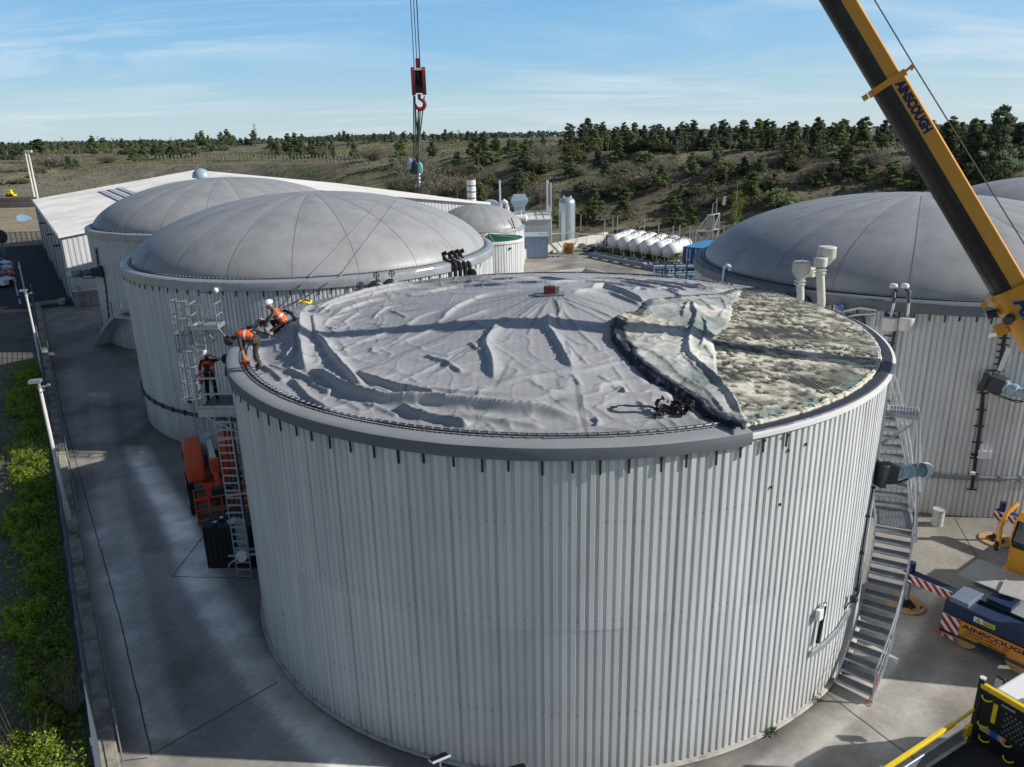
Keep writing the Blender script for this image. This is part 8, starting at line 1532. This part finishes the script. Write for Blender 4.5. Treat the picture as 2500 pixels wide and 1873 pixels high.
mb = MB(); mb.box((-.9, -1.08, 1.75), (.12, .04, .26)); mb.box((-.2, -1.08, 2.2), (.08, .04, .1)); mb.build('latch', BLACK, lf, bevel=.015); mb = MB(); mb.box((-.15, -1.075, 1.35), (.26, .02, .10)); mb.box((-.12, -1.076, 1.27), (.1, .02, .2)); mb.build('warning_label', M('label_yel2', (.6, .45, .05), .5), lf, smooth=0)
mb = MB(); mb.bar((-1.5, .0, 1.5), (1.3, .0, 1.95), .26, .36); mb.bar((1.3, -.0, 2.1), (-1.0, .0, 2.45), .22, .28); mb.build('boom_arm', CREAM, lf, bevel=.02); MB().box((1.35, 0, 2.0), (.3, .34, .55)).build('knuckle', ORNG, lf, bevel=.03); MB().box((-1.45, 0, 1.7), (.35, .34, .7)).build('knuckle', ORNG, lf, bevel=.03); mb = MB(); mb.tube([(-1.2, .2, 1.5), (-.3, .22, 2.0), (.8, .2, 1.8), (1.4, .2, 1.4)], .04, 6); mb.tube([(-1.0, -.2, 1.9), (.3, -.22, 1.7), (1.4, -.2, 1.6)], .035, 6); mb.build('hoses', BLACK, lf); MB().bar((1.35, 0, 1.8), (1.95, 0, .75), .16, .2).build('jib', ORNG, lf)
bx, bz = 2.55, .32; mb = MB(); mb.box((bx, 0, bz), (.95, 1.9, .05)); mb.build('basket_floor', M('basket_mesh', (.10, .07, .05), .7, 0, .2, 5), lf); mb = MB()
for z in (.18, .62, 1.08):
    P = [(bx-.47, -.93, bz+z), (bx+.47, -.93, bz+z), (bx+.47, .93, bz+z), (bx-.47, .93, bz+z)]; mb.tube(P, .024, 6, closed=True)
for x in (-.47, 0, .47): 
    for y in (-.93, -.45, 0, .45, .93):
        if abs(x) < .1 and abs(y) < .9: continue
        mb.tube([(bx+x, y, bz), (bx+x, y, bz+1.08)], .022, 6)
mb.build('basket_rail', ORNG, lf); mb = MB(); mb.box((bx-.3, .1, bz+.95), (.3, .8, .3)); mb.box((bx-.28, .05, bz+.55), (.22, .5, .4)); mb.build('control_box', DARK, lf, bevel=.02); mb = MB(); mb.box((bx-.2, -.05, bz+.70), (.02, .14, .12)); mb.build('warning_label', MATS['label_yel2'], lf, smooth=0)
# ------------------------------------------------------------------ people: one skinned surface each, clothes as children
PM, pnt, pb_ = newmat('person_cloth_skin'); a_ = pnt.nodes.new('ShaderNodeVertexColor'); a_.layer_name = 'Col'; pnt.links.new(a_.outputs[0], pb_.inputs['Base Color']); pb_.inputs['Roughness'].default_value = .75; pb_.inputs['Specular IOR Level'].default_value = .2
SKN = (.52, .27, .18); HV = M('hi_vis_orange', (.85, .13, .02), .6, 0, .12, 8); HVR = M('hi_vis_red', (.80, .06, .03), .6, 0, .12, 8); SIL = M('reflective_tape', (.60, .62, .62), .35, .2, .1, 6); HELW = M('helmet_white', (.80, .80, .80), .25, 0, .03, 4); HELB = M('helmet_dark', (.03, .035, .04), .35, 0, .2, 10); HARN = M('harness_black', (.02, .02, .025), .6)
def person(label, loc, rz, J, cols, group=None, face=True):
    """J: joint name -> (x,y,z,rx,ry); figure looks along local -Y"""
    o = thing('person', label, 'person', loc, rz); names = list(J); ix = {n: i for i, n in enumerate(names)}
    E_ = [('pelvis', 'waist'), ('waist', 'chest'), ('chest', 'neck'), ('neck', 'jaw'), ('jaw', 'head'), ('head', 'crown')]
    for s in 'LR': E_ += [('chest', 'sh'+s), ('sh'+s, 'el'+s), ('el'+s, 'wr'+s), ('wr'+s, 'pa'+s), ('pelvis', 'hp'+s), ('hp'+s, 'kn'+s), ('kn'+s, 'an'+s), ('an'+s, 'to'+s)]
    for s in 'LR':
        w = Vector(J['wr'+s][:3]); pl = Vector(J['pa'+s][:3]); d = (pl-w).normalized(); sd = d.cross(Vector((0, 1, .3))).normalized(); pv = d.cross(sd)
        for k in range(4):
            L = (.062, .075, .078, .06)[k]; b = pl+sd*(k-1.5)*.021; m1 = b+d*L*.5+pv*.008; m2 = b+d*L*.85+pv*.035
            for j, (q, r) in enumerate(((m1, .0095), (m2, .008))): nm = 'f%d%d%s' % (k, j, s); J[nm] = (*q, r, r); E_.append((('pa'+s) if j == 0 else 'f%d0%s' % (k, s), nm))
        q = w+d*.03+sd*-.045; r = q+d*.035-sd*.012+pv*.02; J['t0'+s] = (*q, .012, .011); J['t1'+s] = (*r, .009, .009); E_ += [('wr'+s, 't0'+s), ('t0'+s, 't1'+s)]
    names = list(J); ix = {n: i for i, n in enumerate(names)}
    me = bpy.data.meshes.new('skeleton'); me.from_pydata([J[n][:3] for n in names], [(ix[a], ix[b]) for a, b in E_], []); so_ = bpy.data.objects.new('skeleton', me); COL.objects.link(so_)
    sk = so_.modifiers.new('skin', 'SKIN'); sk.use_smooth_shade = True; 
    for i, n in enumerate(names): me.skin_vertices[0].data[i].radius = J[n][3:5]; me.skin_vertices[0].data[i].use_root = (n == 'pelvis')
    sb = so_.modifiers.new('sub', 'SUBSURF'); sb.levels = 1; sb.render_levels = 1
    dg = bpy.context.evaluated_depsgraph_get(); m2 = bpy.data.meshes.new_from_object(so_.evaluated_get(dg)); bpy.data.objects.remove(so_); bpy.data.meshes.remove(me); m2.name = 'body'
    seg = []
    for a, b in E_:
        k = 'shirt'
        if b in ('jaw', 'head', 'crown'): k = 'skin'
        elif b.startswith(('kn', 'hp')): k = 'trousers'
        elif b.startswith('an'): k = 'shin'
        elif b.startswith('to'): k = 'boots'
        elif b.startswith('wr'): k = 'forearm'
        elif b.startswith(('pa', 'f', 't0', 't1')): k = 'hand'
        seg.append((Vector(J[a][:3]), Vector(J[b][:3]), k, max(J[a][3], J[b][3])))
    ca_ = m2.color_attributes.new('Col', 'FLOAT_COLOR', 'POINT')
    for i, v in enumerate(m2.vertices):
        best = 9; kk = 'shirt'
        for a, b, k, r in seg:
            ab = b-a; t = max(0, min(1, (v.co-a).dot(ab)/(ab.length_squared+1e-9))); dd = (v.co-a-ab*t).length/(r+.02)
            if dd < best: best = dd; kk = k
        c = cols.get(kk, SKN); ca_.data[i].color = (*c, 1)
    m2.materials.clear(); m2.materials.append(PM); m2.polygons.foreach_set('use_smooth', [True]*len(m2.polygons)); link('body', m2, o); return o
def headframe(J):
    j, c = Vector(J['jaw'][:3]), Vector(J['crown'][:3]); up = (c-j).normalized(); return (Vector(J['head'][:3])), up
def headgear(o, J, fwd, mt, strap=True, beard=None):
    hc, up = headframe(J); f = (Vector(fwd)-up*up.dot(Vector(fwd))).normalized(); sd = f.cross(up); Mx = Matrix((sd, f, up)).transposed()
    mb = MB(); mb.lathe([(.128, .02), (.134, .045), (.128, .085), (.105, .13), (.06, .16), (.001, .168)], hc, 20, M=Mx@Matrix.Diagonal(Vector((.93, 1.12, 1)))); mb.box(tuple(hc+f*.145+up*.035), (.15, .07, .012), M=Mx); mb.bar(tuple(hc+f*.10+up*.135), tuple(hc-f*.11+up*.13), .03, .02); mb.build('helmet', mt, o)
    ft = MB(); ft.tube([hc+f*.098+up*.005, hc+f*.122-up*.03, hc+f*.102-up*.045], [.010, .016, .008], 6); [ft.ball(tuple(hc+sd*s*.088-up*.01), .022, 6, (.5, 1, 1.4)) for s in (-1, 1)]; ft.build('nose_ears', M('skin_tone', SKN, .6, 0, .05, 8), o)
    e = MB(); [e.ball(tuple(hc+f*.092+sd*s*.034+up*.002), .012, 6) for s in (-1, 1)]; e.bar(tuple(hc+f*.094-sd*.024-up*.070), tuple(hc+f*.094+sd*.024-up*.070), .008, .008); e.build('eyes_mouth', M('dark_brown', (.04, .02, .015), .5), o)
    if beard: MB().ball(tuple(hc+f*.045-up*.085), .062, 10, (1, 1, .75)).build('beard', beard, o)
    if strap: st_ = MB(); [st_.bar(tuple(hc+sd*s*.10+up*.03), tuple(hc+f*.06-up*.11), .012, .006) for s in (-1, 1)]; st_.build('chin_strap', HARN, o)
def vest(o, J, mt, lo='waist', hi='chest', r=(.175, .19, .15), tape=True, depth=.125, open_=False):
    """vest wrapped round the trunk, follows the spine"""
    P = [Vector(J['pelvis'][:3])+(Vector(J['waist'][:3])-Vector(J['pelvis'][:3]))*.35, Vector(J['waist'][:3]), Vector(J['chest'][:3]), Vector(J['neck'][:3])*.8+Vector(J['chest'][:3])*.2]; sh = (Vector(J['shR'][:3])-Vector(J['shL'][:3])).normalized(); rad = [(.185, .13), (.175, .125), (.205, .135), (.11, .09)]; n = 22; vs = []
    for i, p in enumerate(P):
        ax = (P[min(i+1, 3)]-P[max(i-1, 0)]).normalized(); fr = ax.cross(sh).normalized(); s_ = fr.cross(ax)
        for j in range(n): t = 2*pi*j/n; vs.append(p+s_*cos(t)*rad[i][0]*1.04+fr*sin(t)*rad[i][1]*1.08)
    mb = MB(); mb.add(vs, [(i*n+j, i*n+(j+1) % n, (i+1)*n+(j+1) % n, (i+1)*n+j) for i in range(3) for j in range(n)]); mb.build('vest', mt, o, smooth=180)
    if tape:
        tb = MB()
        for f_, w in ((.30, .05), (1.35, .05)):
            i = int(f_); t0 = f_-i; ring = [[vs[(i+(1 if q > 1 else 0))*n+j] for j in range(n)] for q in (0,)]
            def at(t): i = min(2, int(t)); k = t-i; return [vs[i*n+j]*(1-k)+vs[(i+1)*n+j]*k for j in range(n)]
            A1, A2 = at(f_), at(f_+.22); c1 = sum(A1, Vector())/n; c2 = sum(A2, Vector())/n; A1 = [c1+(v-c1)*1.025 for v in A1]; A2 = [c2+(v-c2)*1.025 for v in A2]; tb.add(A1+A2, [(j, (j+1) % n, n+(j+1) % n, n+j) for j in range(n)])
        tb.build('reflective_band', SIL, o, smooth=180)
    return vs
def harness(o, J, mt=HARN):
    mb = MB(); c = Vector(J['chest'][:3]); p = Vector(J['pelvis'][:3]); sh = (Vector(J['shR'][:3])-Vector(J['shL'][:3])).normalized(); ax = (c-p).normalized(); fr = ax.cross(sh).normalized()
    for s in (-1, 1):
        for q in (-1, 1): mb.tube([c+sh*s*.12+ax*.10, c+sh*s*.10+fr*q*.155, c+fr*q*.155-ax*.14+sh*s*.02, p+sh*s*.15+fr*q*.12+ax*.06], .014, 5)
    mb.tube([p+ax*.08+sh*cos(t)*.195+fr*sin(t)*.145 for t in np.linspace(0, 2*pi, 19)[:-1]], .02, 5, closed=True); mb.build('harness', mt, o)
Rr = dict(pelvis=(.15, .115), waist=(.145, .105), chest=(.17, .115), neck=(.062, .062), jaw=(.070, .072), head=(.083, .096), crown=(.066, .075), sh=(.066, .066), el=(.048, .048), wr=(.032, .032), pa=(.040, .024), hp=(.10, .10), kn=(.070, .070), an=(.052, .055), to=(.05, .036))
def mk(P): return {k: (*v, *Rr[k if k in Rr else k[:2]]) for k, v in P.items()}
def stand(raise_r=True):
    return mk(dict(pelvis=(0, 0, .96), waist=(0, .01, 1.12), chest=(0, .01, 1.36), neck=(0, 0, 1.50), jaw=(0, -.02, 1.58), head=(0, -.02, 1.665), crown=(0, -.01, 1.74),
        shL=(-.19, .01, 1.43), elL=(-.27, .03, 1.17), wrL=(-.25, -.06, .93), paL=(-.245, -.08, .86), shR=(.19, .01, 1.44), elR=(.42, -.06, 1.50) if raise_r else (.26, .02, 1.18), wrR=(.19, -.13, 1.63) if raise_r else (.18, -.18, 1.0), paR=(.12, -.13, 1.675) if raise_r else (.12, -.24, 1.0),
        hpL=(-.09, 0, .90), knL=(-.12, -.02, .50), anL=(-.14, .02, .10), toL=(-.155, -.13, .045), hpR=(.09, 0, .90), knR=(.13, -.03, .50), anR=(.16, .02, .10), toR=(.18, -.13, .045)))
# worker on the platform, hand shading his eyes
fp_ = G(521, 984, PLAT[4]); J = stand(); o = person('person in white helmet on the lower platform, hand raised to shade the eyes', (fp_[0], fp_[1]-.02, PLAT[4]+.01), radians(8), J, dict(shirt=(.02, .02, .025), trousers=(.015, .016, .022), shin=(.015, .016, .022), boots=(.16, .10, .06), forearm=SKN, hand=(.75, .13, .04), skin=SKN))
headgear(o, J, (0, -1, -.15), HELW); vest(o, J, HVR); harness(o, J)
mb = MB(); mb.box((0, -.135, 1.20), (.17, .03, .34)); mb.build('dark_top', M('dark_cloth', (.015, .015, .02), .8), o, bevel=.01); MB().tube([(.05, -.16, 1.15), (.12, -.20, .8), (.10, -.16, .5), (.16, -.12, .62)], .012, 5).build('lanyard', M('lanyard_tan', (.45, .38, .25), .7), o); MB().box((-.26, -.05, .82), (.12, .14, .24)).build('tool_bag', M('bag_red', (.45, .05, .03), .7), o, bevel=.03)
# worker bending over the roof edge, working with both hands at the clamp rail
ft_ = onroof(632, 902); J = mk(dict(pelvis=(0, .06, .90), waist=(-.0, -.12, .98), chest=(0, -.36, 1.00), neck=(0, -.50, .96), jaw=(0, -.56, .90), head=(0, -.64, .87), crown=(0, -.71, .84), shL=(-.18, -.38, .94), elL=(-.20, -.36, .62), wrL=(-.14, -.32, .34), paL=(-.11, -.31, .26), shR=(.18, -.38, .96), elR=(.22, -.34, .64), wrR=(.14, -.30, .34), paR=(.11, -.30, .26),
    hpL=(-.10, .05, .86), knL=(-.13, -.06, .48), anL=(-.14, .02, .11), toL=(-.15, -.12, .05), hpR=(.10, .05, .86), knR=(.15, -.02, .48), anR=(.17, .08, .11), toR=(.18, -.06, .05)))
o = person('person in orange vest and dark helmet bending double over the tank edge', (ft_[0], ft_[1], ft_[2]-.0), radians(-82), J, dict(shirt=(.06, .055, .055), trousers=(.055, .052, .045), shin=(.055, .052, .045), boots=(.07, .06, .05), forearm=SKN, hand=(.80, .14, .03), skin=SKN)); headgear(o, J, (0, -.4, -1), HELB); vest(o, J, HV); harness(o, J, M('harness_redblack', (.12, .02, .02), .6)); MB().box((.18, .04, .86), (.07, .15, .17)).build('tool_pouch', M('pouch_tan', (.22, .13, .07), .8), o, bevel=.02); mb = MB(); mb.box((0, -.33, .20), (.10, .24, .08)); mb.tube([(0, -.33, .18), (0, -.30, .05)], .035, 8); mb.build('drill', M('drill_red', (.35, .03, .03), .4, 0, .1, 6), o, bevel=.01); MB().tube([(0, -.2, 1.08), (.15, .1, 1.12), (.3, .5, 1.0)], .02, 5).build('lanyard', HARN, o)
for s in (-1, 1): MB().lathe([(.056, 0), (.056, .05)], (.0+s*.155, .0, .24), 12).build('trouser_band', SIL, o)
# worker kneeling behind him
kn_ = onroof(688, 812); J = mk(dict(pelvis=(0, .10, .30), waist=(0, .06, .46), chest=(0, -.10, .66), neck=(0, -.20, .78), jaw=(0, -.25, .85), head=(0, -.29, .93), crown=(0, -.30, 1.0), shL=(-.18, -.10, .70), elL=(-.22, -.30, .50), wrL=(-.14, -.50, .34), paL=(-.12, -.57, .32), shR=(.18, -.12, .70), elR=(.22, -.34, .48), wrR=(.12, -.50, .30), paR=(.10, -.57, .28),
    hpL=(-.10, .06, .27), knL=(-.20, -.32, .36), anL=(-.20, -.16, .08), toL=(-.20, -.30, .05), hpR=(.10, .06, .27), knR=(.20, -.34, .12), anR=(.18, .06, .07), toR=(.18, .20, .04)))
o = person('bearded person in white helmet and orange vest kneeling on the roof edge', (kn_[0], kn_[1], kn_[2]), radians(-78), J, dict(shirt=(.14, .125, .11), trousers=(.04, .035, .03), shin=(.04, .035, .03), boots=(.03, .025, .02), forearm=(.14, .125, .11), hand=(.75, .15, .05), skin=SKN)); headgear(o, J, (.25, -1, -.1), HELW, beard=M('beard_brown', (.10, .05, .03), .9)); vest(o, J, HV); harness(o, J, MATS['harness_redblack']); MB().tube([(-.3, -.55, .34), (0, -.58, .34), (.5, -.95, .34)], .055, 10).build('black_tube', BLACK, o)
# two people by the parked cars, far left
for px, py, rz, vm, lab in ((18, 690, .4, HVR, 'person in red vest and white helmet at a trolley near the parked cars'), (34, 692, -.5, HV, 'person in orange overalls and white helmet right of the one in red')):
    b = G(px, py); J = stand(False); o = person(lab, b, rz, J, dict(shirt=(.55, .12, .05) if vm is HV else (.6, .6, .58), trousers=(.35, .10, .05) if vm is HV else (.03, .03, .04), shin=(.35, .10, .05) if vm is HV else (.03, .03, .04), boots=(.02, .02, .02), forearm=(.5, .12, .06), hand=SKN, skin=SKN)); headgear(o, J, (0, -1, 0), HELW, False); vest(o, J, vm)
b = G(24, 700); o = thing('hand_trolley', 'small dark trolley between the two people by the parked cars', 'trolley', b); mb = MB(); mb.box((0, 0, .45), (.7, .5, .5)); mb.build('body', BLACK, o, bevel=.05); mb = MB(); [mb.lathe([(.001, -.04), (.18, -.04), (.18, .04), (.001, .04)], (x, -.28, .18), 14, M=Matrix.Rotation(radians(90), 3, 'X')) for x in (-.25, .25)]; mb.build('wheel', DARK, o); MB().tube([(.3, 0, .6), (.5, 0, 1.0)], .02, 5).build('handle', WHITE, o)
